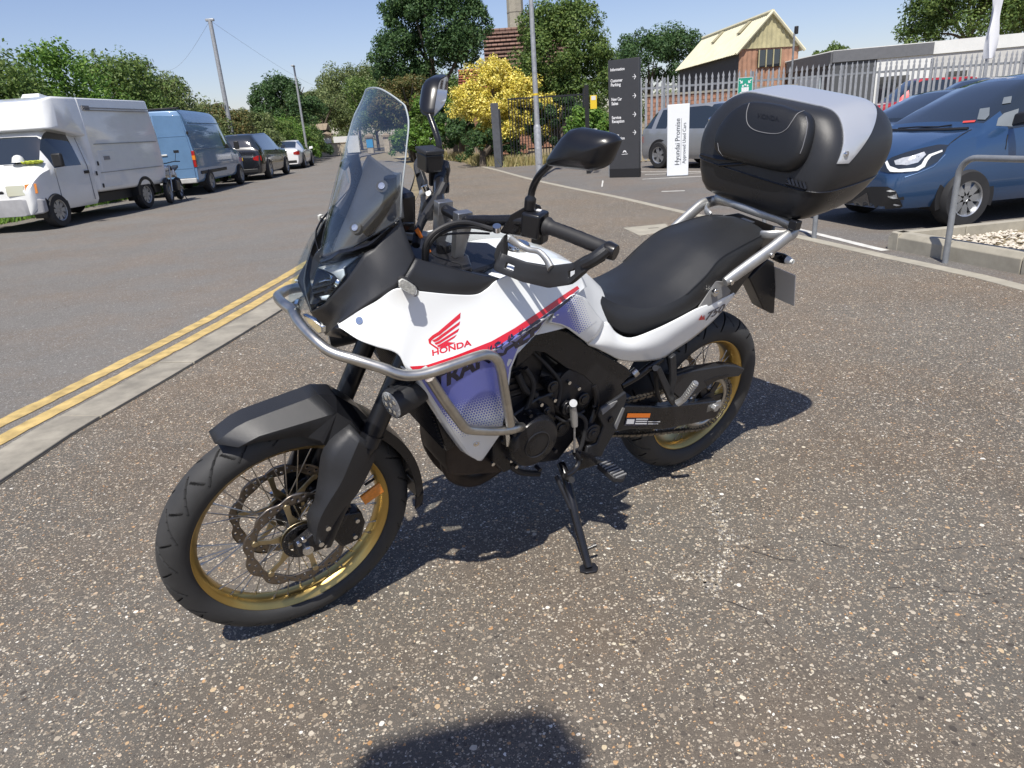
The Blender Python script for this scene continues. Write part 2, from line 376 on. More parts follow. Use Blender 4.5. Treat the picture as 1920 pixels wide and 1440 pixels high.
# left and right leg guards
gf = PP([(654, 794, .085), (607, 838, .085), (596, 897, .088), (588, 940, .09), (574, 965, .092), (584, 1016, .10)])
gc = PP([(677, 819, .122), (655, 870, .135), (640, 905, .137), (612, 950, .136), (596, 985, .132), (592, 1022, .122)])
gr_ = PP([(705, 839, .110), (700, 868, .112), (671, 925, .12), (645, 956, .12), (618, 996, .12), (603, 1027, .115)])
gtop = PP([(692, 826, .095), (690, 860, .095), (660, 915, .1), (635, 950, .1), (612, 990, .1), (600, 1020, .1)])
gg = g_loft([resamp(cr(e, 4), 18) for e in (gf, [a.lerp(b, .5) + Vector((0, .004, 0)) for a, b in zip(gf, gc)], gc, [a.lerp(b, .5) + Vector((0, .004, 0)) for a, b in zip(gc, gr_)], gr_, gtop)])
pan('fork_guard', gg, M_plas, solid=.004, angle=24)
for s in (1, -1):
    for q in ((615, 990), (602, 1020)):
        pt = P(*q, .126); pt.y *= s; bp('guard_bolt', g_cyl(pt + Vector((0, -.008 * s, 0)), pt + Vector((0, .004 * s, 0)), .0075, 12), M_chrome)
# amber reflectors
for s in (1, -1):
    pl = PP([(676, 933, .1), (712, 906, .1), (721, 922, .1), (685, 947, .1)])
    if s < 0: pl = [mir(v) for v in pl]
    bp('side_reflector', g_prism(pl, (0, -.008 * s, 0)), M_amber, bevel=.0015)

# ---- front fender
E1 = PP([(402, 831, .028), (450, 795, .030), (500, 776, .030), (597, 740, .030)])
E2 = PP([(447, 839, .062), (482, 819, .070), (556, 797, .074), (632, 774, .080)])
E3 = PP([(447, 839, .062), (484, 829, .073), (568, 818, .078), (612, 836, .086)])
tip = P(389, 821, 0.0)
E0c = [P(391, 822, 0.0), P(444, 776, -.004), P(490, 756, -.004), P(592, 722, -.002)]
E1m, E2m, E3m = [[mir(p) for p in e] for e in (E1, E2, E3)]
fr = [E3, E2, E1, E1m, E2m, E3m]
rear1 = PP([(660, 792, .086), (656, 795, .085), (625, 745, .034)])
fen = g_loft([resamp(e, 10) for e in fr])
fender = bp('front_fender', fen, M_plas, solid=.004, out=(0, 0, 1), angle=16)
sidep = [P(632, 774, .080), P(660, 792, .088), P(678, 819, .094), P(612, 838, .0855), P(600, 826, .084), P(570, 818, .078)]
for s in (1, -1):
    pl = sidep if s > 0 else [mir(v) for v in sidep]
    bp('fender_side', (pl, [(0, 1, 2), (0, 2, 3), (0, 3, 4), (0, 4, 5)]), M_plas, fender, solid=.004, smooth=False)
cap = [P(597, 740, .030), P(630, 741, .032), P(670, 764, .035), P(692, 785, .04)]
capo = [P(632, 774, .080), P(645, 783, .082), P(660, 792, .085), P(678, 812, .09)]
bp('fender_bridge', g_loft([capo, cap, [mir(v) for v in cap], [mir(v) for v in capo]]), M_plas2, fender, solid=.004, smooth=False, bevel=.002)
def arc(r, a0, a1, hw, th, n=26):
    rows = []
    for k in range(n + 1):
        a = a0 + (a1 - a0) * k / n; d = Vector((cos(a), 0, sin(a)))
        rows.append([FC + d * (r - .03) + Vector((0, -hw, 0)), FC + d * (r - .004) + Vector((0, -hw * .85, 0)), FC + d * r, FC + d * (r - .004) + Vector((0, hw * .85, 0)), FC + d * (r - .03) + Vector((0, hw, 0))])
    return g_loft(rows)
bp('rear_mudguard', arc(.378, radians(112), radians(180), .072, .004), M_plas2, fender, solid=.004)
bp('mudflap', arc(.378, radians(180), radians(188), .06, .004, 4), M_plas2, fender, solid=.005)

# ---- headlamp and cowl
hl = PP([(684, 472, .124), (652, 520, .114), (626, 548, .092), (608, 567, .072), (585, 579, .03)])
hc = PP([(598, 491, .0), (584, 521, .0), (575, 546, .0), (568, 567, .0), (563, 579, .0)])
hm = [a.lerp(b, .55) + Vector((.036, 0, 0)) for a, b in zip(hl, hc)]
rows = [resamp(e, 16) for e in (hl, hm, hc, [mir(v) for v in hm], [mir(v) for v in hl])]
cols = [cr([r[j] for r in rows], 6) for j in range(16)]
lens = g_loft([[c[i] for c in cols] for i in range(len(cols[0]))])
lamp = bp('headlamp', lens, M_lens, solid=.003, soff=-1)
inner = [Vector((v.x - .055, v.y * .98, v.z)) for v in lens[0]]
bp('lamp_housing', (inner, lens[1]), mat('lamp_housing_black', (.006, .007, .010), .25), lamp)
lb = bvh_of((inner, lens[1]))
def onin(px, py, off=.008):
    d = rayb(px, py); h = lb.ray_cast(CB, d); return (h[0] - d * off) if h[0] else lb.find_nearest(P(px, py, .06))[0] + Vector((off, 0, 0))
for poly, mm in (([(622, 496), (646, 490), (672, 482), (646, 503), (648, 516), (640, 528), (628, 515), (612, 508), (598, 503)], M_lampw), ([(612, 508), (640, 528), (632, 540), (612, 530)], M_refl), ([(598, 556), (603, 562), (610, 563), (616, 553), (604, 555)], M_lampw), ([(600, 528), (618, 522), (618, 525), (600, 531)], M_refl)):
    pl = [onin(*q) for q in poly]; bp('reflector', (pl, [tuple(range(len(pl)))]), mm, lamp, solid=.004, fixn=False)
for z in (548, 538):
    bp('lamp_fin', g_prism([onin(585, z), onin(622, z - 8), onin(622, z - 5), onin(585, z + 4)], (-.01, 0, 0)), M_plas2, lamp)
# lip between screen and lamp
lipt = PP([(748, 412, .138), (698, 451, .126), (664, 464, .105), (636, 468, .075), (622, 477, .055), (601, 485, .0)])
lipb = PP([(742, 420, .138), (700, 462, .128), (668, 473, .108), (643, 478, .082), (627, 491, .056), (603, 496, .0)])
lp = g_loft([resamp(lipt, 20), resamp([a.lerp(b, .5) + Vector((.008, .005, 0)) for a, b in zip(lipt, lipb)], 20), resamp(lipb, 20), [v + Vector((-.05, -.01, -.008)) for v in resamp(lipb, 20)]])  # last row added behind the lip to block light from above the lamp
bp('screen_lip', lp, M_plas2, solid=.004)
lpr = g_mir(g_loft([resamp(lipt, 20), resamp([a.lerp(b, .45) for a, b in zip(lipt, lipb)], 20)])); bp('screen_lip', lpr, M_plas2, solid=.002)
# side cowls
ca = PP([(750, 406, .134), (700, 466, .128), (684, 474, .126), (652, 522, .117), (626, 550, .095), (609, 570, .075), (596, 578, .045), (582, 586, .0)])
cm = PP([(765, 450, .155), (735, 485, .158), (712, 505, .158), (690, 530, .152), (662, 558, .135), (640, 582, .11), (620, 597, .06), (600, 606, .0)])
cb = PP([(779, 484, .168), (764, 515, .182), (744, 540, .19), (702, 564, .18), (662, 588, .160), (634, 606, .14), (626, 618, .08), (610, 628, .0)])
cowl = g_loft([[c[i] for c in [cr([a, b, c], 4) for a, b, c in zip(resamp(ca, 30), resamp(cm, 30), resamp(cb, 30))]] for i in range(9)])
pan('side_cowl', cowl, M_plas, solid=.004)
ch = PP([(634, 606, .14), (652, 630, .145), (640, 634, .12), (620, 631, .06), (610, 628, .0)])
bp('chin', both((ch, [(0, 1, 2), (0, 2, 3), (0, 3, 4)])), M_plas2, solid=.004)
cl = PP([(566, 589, .03), (585, 598, .06), (603, 613, .085), (603, 624, .085), (597, 626, .075), (578, 606, .045)])
for q in (cl, [mir(v) for v in cl]): bp('position_lamp', g_prism(q, (-.012, 0, 0)), M_refl, bevel=.002)
# fairing wings beside the tank
wa = PP([(779, 484, .168), (812, 494, .172), (860, 506, .18), (915, 520, .19), (938, 522, .19)])
wm = PP([(768, 505, 0.182), (805, 520, 0.192), (850, 530, 0.199), (900, 533, 0.199), (938, 523, 0.190)])
wb = PP([(746, 541, 0.188), (787, 548, 0.198), (850, 555, 0.203), (895, 554, 0.202), (938, 524, 0.188)])
wing = g_loft([[c[i] for c in [cr([a, b, c], 4) for a, b, c in zip(resamp(wa, 24), resamp(wm, 24), resamp(wb, 24))]] for i in range(9)])
pan('fairing_wing', wing, M_plas, solid=.004)
wt = [Vector((p.x, p.y * .55, p.z - .015)) for p in wa]
bp('fairing_shelf', both(g_loft([resamp(wa, 16), resamp(wt, 16)])), M_plas2, solid=.003)
# indicators
for s in (1, -1):
    io = [(746, 526), (754, 521), (763, 525), (779, 536), (783, 543), (781, 553), (775, 556), (747, 537)]; ic_ = (764, 539)
    fc = [P(ic_[0] + (x - ic_[0]) * .86, ic_[1] + (y - ic_[1]) * .86, .246) for x, y in io] + [P(x, y, .238) for x, y in io]; bk = [P(x + 1, y, .236) for x, y in io]; bk2 = [P(x + 4, y + 1, .220) for x, y in io]
    c0 = P(770, 540, .225); ce = Vector((c0.x, .17, c0.z))
    if s < 0: fc, bk, bk2, c0, ce = [mir(v) for v in fc], [mir(v) for v in bk], [mir(v) for v in bk2], mir(c0), mir(ce)
    i_ = bp('indicator', g_hull(fc), mat('indicator_lens', (.55, .55, .50), .10, coat=1.0, var=.35, vscale=160, bump=.8, bscale=250) if s > 0 else bpy.data.materials['indicator_lens'], bevel=.0015)
    bp('housing', g_hull(bk + bk2), M_plas2, i_, bevel=.002); bp('stalk', g_cyl(ce, c0, .013, 14), M_rub2, i_)

# ---- windscreen
se = PP([(751, 406, .146), (752, 380, .156), (754, 352, .158), (759, 310, .153), (763, 269, .143), (766, 240, .130), (765, 218, .117), (759, 197, .101)])
sc_ = PP([(604, 480, 0), (618, 431, 0), (634, 384, 0), (650, 337, 0), (667, 290, 0), (684, 242, 0), (699, 206, 0), (714, 167, 0)])
def scr(edge, cen, nu=22, pw=1.75):
    E_, C_ = resamp(cr(edge, 5), 24), resamp(cr(cen, 5), 24); rows = []
    for e, c in zip(E_, C_):
        row = []
        for k in range(nu + 1):
            u = -1 + 2 * k / nu; f = abs(u) ** pw
            row.append(Vector((c.x + (e.x - c.x) * f, e.y * u, c.z + (e.z - c.z) * f)))
        rows.append(row)
    return g_loft(rows), rows
sg_, srows = scr(se, sc_)
screen = bp('windscreen', sg_, M_screen, solid=.004, soff=0, bevel=.0012)
M_edge = mat('acrylic_edge', (.42, .46, .47), .12, coat=.6)
rim_ = [r[-1] for r in srows] + srows[-1][::-1][1:] + [r[0] for r in srows[::-1]][1:]
bp('screen_edge', g_tube(resamp(rim_, 90), .0018, 6), M_edge, screen)
# dark inner cowl behind the screen
ie = PP([(748, 410, .122), (745, 385, .116), (743, 358, .108), (742, 340, .098), (740, 324, .086)])
ic = PP([(614, 478, 0), (636, 440, 0), (660, 398, 0), (698, 356, 0), (727, 322, 0)])
ie = [Vector((p.x - .012, p.y, p.z)) for p in ie]; ic = [Vector((p.x - .012, 0, p.z)) for p in ic]
ig, irows = scr(ie, ic, 16, 1.35)
bp('inner_cowl', ig, mat('inner_cowl_grey', (.060, .062, .066), .4, var=.1, bump=.2, bscale=700), solid=.004)
for (px, py, y) in ((717, 350, .11), (667, 428, .073)):
    c0 = P(px, py, y)
    for s in (1, -1):
        c = Vector((c0.x, c0.y * s, c0.z)); n = Vector((.62, .55 * s, .55)).normalized()
        b = bp('screen_bolt', g_cyl(c - n * .006, c + n * .006, .0075, 14), M_chrome, screen)
        bp('grommet', g_cyl(c - n * .012, c + n * .003, .0135, 18), M_rub2, screen)
    brk = [Vector((c0.x - .01, s * (c0.y - .005), c0.z)) for s in (1, -1)]
for s in (1, -1):
    a, b = P(717, 350, .105), P(667, 428, .07)
    st = [a + Vector((-.02, 0, .02)), a.lerp(b, .5) + Vector((-.045, 0, 0)), b + Vector((-.02, 0, -.015))]
    if s < 0: st = [mir(v) for v in st]
    bp('screen_bracket', g_tube(cr(st, 6), .016, 8, flat=.5), M_plas2, screen)

# ---- tank
tk = [(1.05, 1.02, (.12, 1.005), (.18, .96), (.20, .86)), (.97, 1.04, (.125, 1.03), (.185, .98), (.205, .88)), (.88, 1.045, (.12, 1.035), (.18, .985), (.205, .88)), (.80, 1.036, (.105, 1.026), (.162, .975), (.19, .87)),
      (.72, 1.008, (.085, .998), (.132, .945), (.165, .85)), (.65, .962, (.072, .95), (.108, .90), (.146, .82)), (.58, .905, (.06, .895), (.09, .86), (.13, .78))]
rows = []
for x, zt, a, b, c in tk:
    half = cr([Vector((x, 0, zt)), Vector((x, a[0] * .55, zt - .003)), Vector((x, a[0], a[1])), Vector((x, b[0], b[1])), Vector((x, c[0], c[1]))], 5)
    rows.append([mir(v) for v in half[::-1]][:-1] + half)
cols = [cr([r[j] for r in rows], 5) for j in range(len(rows[0]))]
tank = g_loft([[c[i] for c in cols] for i in range(len(cols[0]))], cap=True)
bp('fuel_tank', tank, M_white, angle=50)
bp('tank_cover', g_hull([(1.12, .09, 1.035), (1.12, -.09, 1.035), (1.00, .10, 1.053), (1.00, -.10, 1.053), (.93, .045, 1.056), (.93, -.045, 1.056), (1.14, .1, 1.0), (1.14, -.1, 1.0), (.92, .05, 1.03), (.92, -.05, 1.03)]), M_plas2, bevel=.006)
bp('fuel_cap', g_lathe([(.0, .012), (.034, .012), (.038, .006), (.038, -.01)], (.86, 0, 1.046), 'Z', 32), M_chrome)
# ---- shroud
S0 = PP([(632, 606, 0.135), (665, 587, 0.160), (705, 565, 0.180), (744, 541, 0.195), (787, 546, 0.203), (850, 552, 0.208), (893, 552, 0.207), (915, 540, 0.200), (938, 522, 0.192), (1000, 500, 0.172), (1050, 498, 0.150), (1085, 512, 0.125)])
S1 = PP([(633, 607, 0.138), (668, 600, 0.168), (705, 592, 0.190), (750, 585, 0.208), (795, 585, 0.218), (850, 586, 0.222), (895, 582, 0.222), (925, 572, 0.218), (960, 558, 0.210), (1010, 538, 0.195), (1060, 522, 0.165), (1092, 520, 0.132)])
S2 = PP([(636, 612, 0.150), (670, 636, 0.190), (705, 650, 0.215), (746, 664, 0.238), (772, 698, 0.255), (840, 680, 0.270), (895, 669, 0.272), (930, 657, 0.268), (965, 636, 0.258), (1010, 607, 0.238), (1055, 575, 0.208), (1100, 537, 0.150)])
SA = [[c[i] for c in [cr([a, b, c], 10) for a, b, c in zip(S0, S1, S2)]] for i in range(21)]
SA = [cr(r, 6) for r in SA]
shr = g_loft(SA)
pan('tank_shroud', shr, M_white, solid=.004, angle=60)
L0 = PP([(770, 696, 0.240), (792, 717, 0.234), (821, 766, 0.228), (853, 816, 0.224), (880, 853, 0.218), (896, 864, 0.213), (903, 864, 0.211)])
L1 = PP([(840, 682, 0.258), (852, 715, 0.256), (870, 760, 0.251), (885, 800, 0.243), (895, 835, 0.232), (902, 854, 0.222), (906, 861, 0.215)])
L2 = PP([(930, 646, 0.262), (925, 680, 0.261), (925, 720, 0.257), (925, 770, 0.250), (920, 815, 0.238), (912, 843, 0.226), (909, 857, 0.216)])
L3 = PP([(1045, 572, 0.206), (1008, 625, 0.224), (974, 654, 0.237), (959, 690, 0.241), (951, 745, 0.240), (940, 812, 0.231), (912, 852, 0.218)])
low = g_loft([resamp(e, 26) for e in (L0, L1, L2, L3)])
lowc = [cr([r[j] for r in [resamp(e, 52) for e in (L0, L1, L2, L3)]], 9) for j in range(52)]
low = g_loft([[c[i] for c in lowc] for i in range(len(lowc[0]))])
pan('lower_shroud', low, M_white, solid=.004, angle=60)
lret = g_loft([resamp(L0, 16), [Vector((p.x + .012, p.y - .03, p.z)) for p in resamp(L0, 16)]])
bp('shroud_return', both(lret), M_white, solid=.003)
Q0 = PP([(1040, 577, .211), (1076, 550, .192), (1098, 558, .170), (1119, 588, .162), (1134, 606, .158)])
Q1 = PP([(1028, 606, .214), (1052, 610, .208), (1066, 617, .201), (1086, 632, .187), (1103, 645, .172)])
Qm = [a.lerp(b, .5) + Vector((0, .008, 0)) for a, b in zip(Q0, Q1)]
sp_ = g_loft([[c[i] for c in [cr([a, b, c], 5) for a, b, c in zip(resamp(Q0, 18), resamp(Qm, 18), resamp(Q1, 18))]] for i in range(11)])
pan('side_panel', sp_, M_white, solid=.004, angle=60)
allpan = bvh_of(join(shr, low, sp_))
for px, py, y in ((674, 601, .186), (893, 832, .212)):
    hb0 = allpan.ray_cast(CB, rayb(px, py)); c, nb = hb0[0], hb0[1]; nb = nb if nb.y > 0 else -nb
    for s in (1, -1):
        cc = Vector((c.x, c.y * s, c.z)); nn = Vector((nb.x, nb.y * s, nb.z)); bp('panel_bolt', join(g_cyl(cc - nn * .004, cc + nn * .002, .0085, 18), g_cyl(cc, cc + nn * .0035, .0042, 6)), M_chrome)

# ---- decals laid on the panels
def lay(pts, off=.0012, b=allpan):
    out = []
    for px, py in pts:
        d = rayb(px, py); h = b.ray_cast(CB, d)
        if h[0] is None:
            h = b.find_nearest(P(px, py, .22)); n = h[1]; n = n if n.dot(d) < 0 else -n; out.append(h[0] + n * off); continue
        n = h[1]; n = n if n.dot(d) < 0 else -n; out.append(h[0] + n * off)
    return out
def fill2d(poly, maxlen=10):
    bm = bmesh.new(); vs = [bm.verts.new((x, y, 0)) for x, y in poly]
    es = [bm.edges.new((vs[i], vs[(i + 1) % len(vs)])) for i in range(len(vs))]
    bmesh.ops.triangle_fill(bm, use_beauty=True, edges=es)
    return refine(bm, maxlen)
def refine(bm, maxlen):
    for it in range(6):
        le = [e for e in bm.edges if e.calc_length() > maxlen]
        if not le: break
        bmesh.ops.subdivide_edges(bm, edges=le, cuts=1)
        bmesh.ops.triangulate(bm, faces=bm.faces)
    bm.verts.index_update(); V = [(v.co.x, v.co.y) for v in bm.verts]; F = [tuple(v.index for v in f.verts) for f in bm.faces]; bm.free(); return V, F
def text2d(s, bold=0.0, shear=0.0):
    c = bpy.data.curves.new('t', 'FONT'); c.body = s; c.size = 1.0; c.offset = bold; c.shear = shear; c.resolution_u = 3
    o = bpy.data.objects.new('t', c); COL.objects.link(o); dg = bpy.context.evaluated_depsgraph_get()
    me = o.evaluated_get(dg).to_mesh(); V = [(v.co.x, v.co.y) for v in me.vertices]; F = [tuple(p.vertices) for p in me.polygons]
    bpy.data.objects.remove(o); bpy.data.curves.remove(c)
    x0 = min(v[0] for v in V); x1 = max(v[0] for v in V); y1 = max(v[1] for v in V)
    return [((x - x0) / (x1 - x0), y / max(.2, y1)) for x, y in V], F
def uvdecal(name, VF, m, off=.0012, uvf=None, b=allpan, parent=None):
    V, F = VF; pts = lay(V, off, b); o = bp(name, (pts, F), m, parent, fixn=False)
    if uvf:
        me = o.data; ul = me.uv_layers.new(name='UVMap')
        for lp in me.loops: ul.data[lp.index].uv = uvf(*V[lp.vertex_index])
    return o
def halftone(name, base, col, y0, y1):
    m = bpy.data.materials.new(name); m.use_nodes = True; nt = m.node_tree; b = nt.nodes['Principled BSDF']; b.inputs['Roughness'].default_value = .22; b.inputs['Coat Weight'].default_value = .5
    uv = nd(nt, 'ShaderNodeUVMap'); uv.uv_map = 'UVMap'; sx = nd(nt, 'ShaderNodeSeparateXYZ'); nt.links.new(uv.outputs[0], sx.inputs[0])
    def mt(op, a, b_, c_=None):
        n = nd(nt, 'ShaderNodeMath', operation=op)
        for i, q in enumerate((a, b_, c_)):
            if q is None: continue
            if isinstance(q, (int, float)): n.inputs[i].default_value = q
            else: nt.links.new(q, n.inputs[i])
        return n.outputs[0]
    u, v = sx.outputs[0], sx.outputs[1]
    def lat(ou, ov):
        fu = mt('SUBTRACT', mt('FRACT', mt('ADD', u, ou), 0), .5); fv = mt('MULTIPLY', mt('SUBTRACT', mt('FRACT', mt('ADD', mt('DIVIDE', v, 1.732), ov), 0), .5), 1.732)
        return mt('SQRT', mt('ADD', mt('MULTIPLY', fu, fu), mt('MULTIPLY', fv, fv)), 0)
    d = mt('MINIMUM', lat(0, 0), lat(.5, .5))
    mr = nd(nt, 'ShaderNodeMapRange'); mr.inputs[1].default_value = y0; mr.inputs[2].default_value = y1; mr.inputs[3].default_value = .62; mr.inputs[4].default_value = .12; nt.links.new(v, mr.inputs[0])
    lt = mt('LESS_THAN', d, mr.outputs[0]); inr = mt('LESS_THAN', v, y1)
    mk = mt('MULTIPLY', lt, inr)
    mx = nd(nt, 'ShaderNodeMix', data_type='RGBA'); mx.inputs[6].default_value = (*base, 1); mx.inputs[7].default_value = (*col, 1); nt.links.new(mk, mx.inputs[0]); nt.links.new(mx.outputs[2], b.inputs['Base Color']); return m
BLUE = (.18, .205, .58)
ca_, sa_ = cos(radians(-14)), sin(radians(-14))
def huv(x, y, per=5.2):
    dx, dy = x - 800, y - 742; return ((dx * ca_ + dy * sa_) / per, (-dx * sa_ + dy * ca_) / per)
M_half = halftone('blue_halftone', (.78, .80, .80), BLUE, 2.0, 18.0)
uvdecal('blue_decal', fill2d([(774, 703), (800, 696), (850, 684), (895, 669), (925, 653), (965, 628), (1005, 602), (1035, 583), (1007, 621), (971, 652), (955, 690), (948, 745), (941, 800), (905, 812), (866, 822), (850, 806), (818, 756), (790, 712)], 12), M_half, .0005, huv)
ca2, sa2 = cos(radians(-24)), sin(radians(-24))
M_half2 = halftone('blue_halftone_panel', (.78, .80, .80), BLUE, -1.0, 9.0)
def huv2(x, y, per=4.6):
    dx, dy = x - 1040, y - 590; return ((dx * .35 + dy * .94) / per, (dx * .94 - dy * .35 - 18) / per)
uvdecal('blue_panel_decal', fill2d([(1042, 580), (1074, 555), (1092, 557), (1112, 588), (1119, 602), (1086, 626), (1068, 614), (1052, 607), (1034, 603)], 10), M_half2, .0005, huv2)
uvdecal('red_stripe', fill2d([(768, 687), (798, 685), (850, 668), (921, 640), (965, 615), (1010, 585), (1050, 557), (1082, 536), (1086, 541), (1053, 567), (1013, 596), (968, 626), (925, 654), (912, 662), (850, 683), (798, 697), (778, 698)], 12), M_red, .0009)
uvdecal('navy_stripe', fill2d([(928, 655), (968, 628), (1012, 598), (1052, 569), (1086, 543), (1072, 560), (1045, 582), (1016, 606), (976, 640), (936, 668)], 12), M_navy, .0007)
def txt(s, o, rt, up, bold=.0, shear=0., maxlen=10):
    V, F = text2d(s, bold, shear); bm = bmesh.new()
    vs = [bm.verts.new((o[0] + rt[0] * x + up[0] * y, o[1] + rt[1] * x + up[1] * y, 0)) for x, y in V]
    for f in F:
        try: bm.faces.new([vs[i] for i in f])
        except ValueError: pass
    bmesh.ops.triangulate(bm, faces=bm.faces)
    return refine(bm, maxlen)
uvdecal('model_lettering', txt('TRANSALP', (815, 735), (206, -113), (-8, -26), .045, .25), M_navy, .0009)
uvdecal('brand_lettering', txt('HONDA', (810.5, 667), (73.5, -20), (-1, -11), .03), M_red, .0009)
for f in ([(935, 605), (960, 580), (1000, 555), (1143, 432), (1140, 468), (1010, 575), (975, 595), (955, 612), (952, 628), (1002, 660), (990, 666), (940, 630)],
          [(960, 612), (985, 600), (1140, 488), (1135, 510), (1000, 612), (975, 622)], [(975, 628), (1005, 615), (1135, 532), (1125, 555), (1010, 630), (985, 640)],
          [(990, 645), (1015, 633), (1120, 572), (1105, 592), (1020, 648), (1000, 655)], [(1002, 661), (1060, 622), (1110, 625), (1040, 655), (1010, 662)]):
    uvdecal('wing_emblem', fill2d([(x / 3.429 + 530, y / 3.429 + 460) for x, y in f], 8), M_red, .0009)
# ---- seat
st = [(.655, .925, (.070, .915), (.100, .860)), (.60, .895, (.085, .884), (.118, .818)), (.55, .868, (.102, .855), (.140, .778)), (.47, .846, (.126, .832), (.150, .757)), (.38, .848, (.145, .834), (.158, .768)), (.30, .873, (.150, .858), (.160, .788)),
      (.23, .920, (.150, .906), (.156, .818)), (.165, .962, (.140, .950), (.149, .878)), (.08, .982, (.132, .971), (.141, .902)), (-.04, .998, (.118, .988), (.128, .945)), (-.105, 1.000, (.095, .988), (.104, .965))]
rows = []
for x, zc, a, b in st:
    half = [Vector((x, 0, zc)), Vector((x, a[0] * .4, zc)), Vector((x, a[0] * .78, zc * .35 + a[1] * .65)), Vector((x, a[0], a[1])), Vector((x, a[0] * .35 + b[0] * .65 + .004, a[1] * .62 + b[1] * .38)), Vector((x, b[0], b[1])), Vector((x, b[0] * .9, b[1] - .008))]
    half = cr(half[:4], 3)[:-1] + cr(half[3:], 3)
    rows.append([mir(v) for v in half[::-1]][:-1] + half)
cols = [cr([r[j] for r in rows], 5) for j in range(len(rows[0]))]
seat = bp('seat', g_loft([[c[i] for c in cols] for i in range(len(cols[0]))], cap=True), M_seat, angle=26)
seam = [Vector((x, a[0] + .002, a[1])) for x, zc, a, b in st[5:]]
for s in (1, -1): bp('seam', g_tube(cr([Vector((p.x, p.y * s, p.z)) for p in seam], 6), .0022, 6), M_seat, seat)
bp('seat_tab', g_box((-.125, -.01, .992), (.035, .05, .004)), M_whitedec, bevel=.001)
bp('tail_cover', g_hull([(-.09, .11, .985), (-.09, -.11, .985), (-.17, .085, .995), (-.17, -.085, .995), (-.19, .08, .93), (-.19, -.08, .93), (.05, .13, .90), (.05, -.13, .90)]), M_plas2, bevel=.008)
# ---- tail panels
T0 = PP([(1100, 643, .160), (1118, 622, .160), (1137, 603, .157), (1156, 624, .163), (1184, 633, .170), (1230, 617, .172), (1270, 598, .170), (1308, 578, .165), (1340, 566, .155), (1376, 549, .140)])
T1 = PP([(1101, 645, .162), (1122, 645, .172), (1145, 645, .178), (1165, 652, .182), (1195, 655, .184), (1235, 645, .182), (1275, 620, .176), (1310, 598, .170), (1340, 578, .158), (1377, 550, .141)])
T2 = PP([(1103, 648, .158), (1120, 654, .164), (1140, 664, .166), (1165, 676, .164), (1195, 678, .162), (1240, 673, .158), (1270, 654, .154), (1305, 630, .150), (1345, 594, .142), (1378, 553, .136)])
tl = [[c[i] for c in [cr([a, b, c], 5) for a, b, c in zip(T0, T1, T2)]] for i in range(11)]
tail = g_loft([cr(r, 4) for r in tl])
pan('tail_panel', tail, M_white, solid=.004, angle=60)
tb = bvh_of(tail)
uvdecal('number_lettering', txt('750', (1322, 601), (36, -20), (2, -13), .02, .3), M_navy, .0016, b=tb)
uvdecal('small_emblem', fill2d([(1309, 600), (1315, 590), (1317, 595), (1320, 590), (1321, 599)], 10), M_red, .0016, b=tb)
lk = PP([(1310, 577, .160), (1342, 527, .150), (1356, 528, .152), (1371, 545, .152), (1368, 552, .150), (1328, 575, .162)])
for q in (lk, [mir(v) for v in lk]): bp('lock_cover', (q, [tuple(range(6))]), M_grey, solid=.006, bevel=.002, smooth=False)
c = P(1341, 548, .162)
bp('seat_lock', join(g_cyl(c - Vector((0, .01, 0)), c + Vector((0, .006, 0)), .0135, 20), g_box(c + Vector((0, .007, 0)), (.012, .002, .003))), M_chrome, bevel=.001)
bp('subframe', g_hull([(.62, .10, .80), (.62, -.10, .80), (.10, .13, .83), (.10, -.13, .83), (-.17, .09, .93), (-.17, -.09, .93), (.05, .12, .74), (.05, -.12, .74), (.45, .12, .70), (.45, -.12, .70), (.66, .08, .72), (.66, -.08, .72)]), M_dark, bevel=.005)
# ---- grab rails and rack
gl = PP([(1359, 529, .168), (1378, 516, .172), (1410, 493, .180), (1445, 468, .187), (1474, 445, .190)]) + [Vector((-.127, .186, 1.010)), Vector((-.142, .165, 1.020)), Vector((-.146, .13, 1.024)), Vector((-.150, .09, 1.028))]
for s in (1, -1):
    pth = [Vector((p.x, p.y * s, p.z)) for p in gl]
    rr = [.016, .021, .022, .022, .022, .021, .020, .018, .016]
    pp_ = cr(pth, 4); r2 = [rr[min(8, int(i / 4))] + (rr[min(8, int(i / 4) + 1)] - rr[min(8, int(i / 4))]) * (i % 4) / 4 for i in range(len(pp_))]
    gr = bp('grab_rail', g_tube(pp_, r2, 12, flat=.72), M_alloy, angle=55)
    bp('rail_bolt', g_cyl(pth[0] + Vector((-.014, .012 * s, .002)), pth[0] + Vector((-.014, .02 * s, .002)), .008, 12), M_chrome, gr)
    bp('rail_bolt', g_cyl(pth[3] + Vector((.01, .012 * s, -.012)), pth[3] + Vector((.01, .021 * s, -.012)), .008, 12), M_chrome, gr)
    bp('rail_arm', g_tube(cr([pth[5] + Vector((.02, -.012 * s, -.006)), pth[5] + Vector((.06, -.04 * s, -.012)), pth[5] + Vector((.07, -.075 * s, -.02))], 5), [.014] * 10 + [.01], 8, flat=.5), M_alloy, gr)
rk_ = []
for x, y, z in ((-.135, .16, 1.032), (-.12, .12, 1.040), (-.105, .06, 1.043), (-.10, 0, 1.044)): rk_.append(Vector((x, y, z)))
pth = rk_ + [mir(v) for v in rk_[::-1]][1:]
bp('rack', join(g_tube(cr(pth, 5), .018, 10), g_hull([(-.14, .12, 1.036), (-.14, -.12, 1.036), (-.34, .10, 1.04), (-.34, -.10, 1.04), (-.14, .12, 1.052), (-.14, -.12, 1.052), (-.34, .10, 1.052), (-.34, -.10, 1.052)])), M_alloy, bevel=.003)

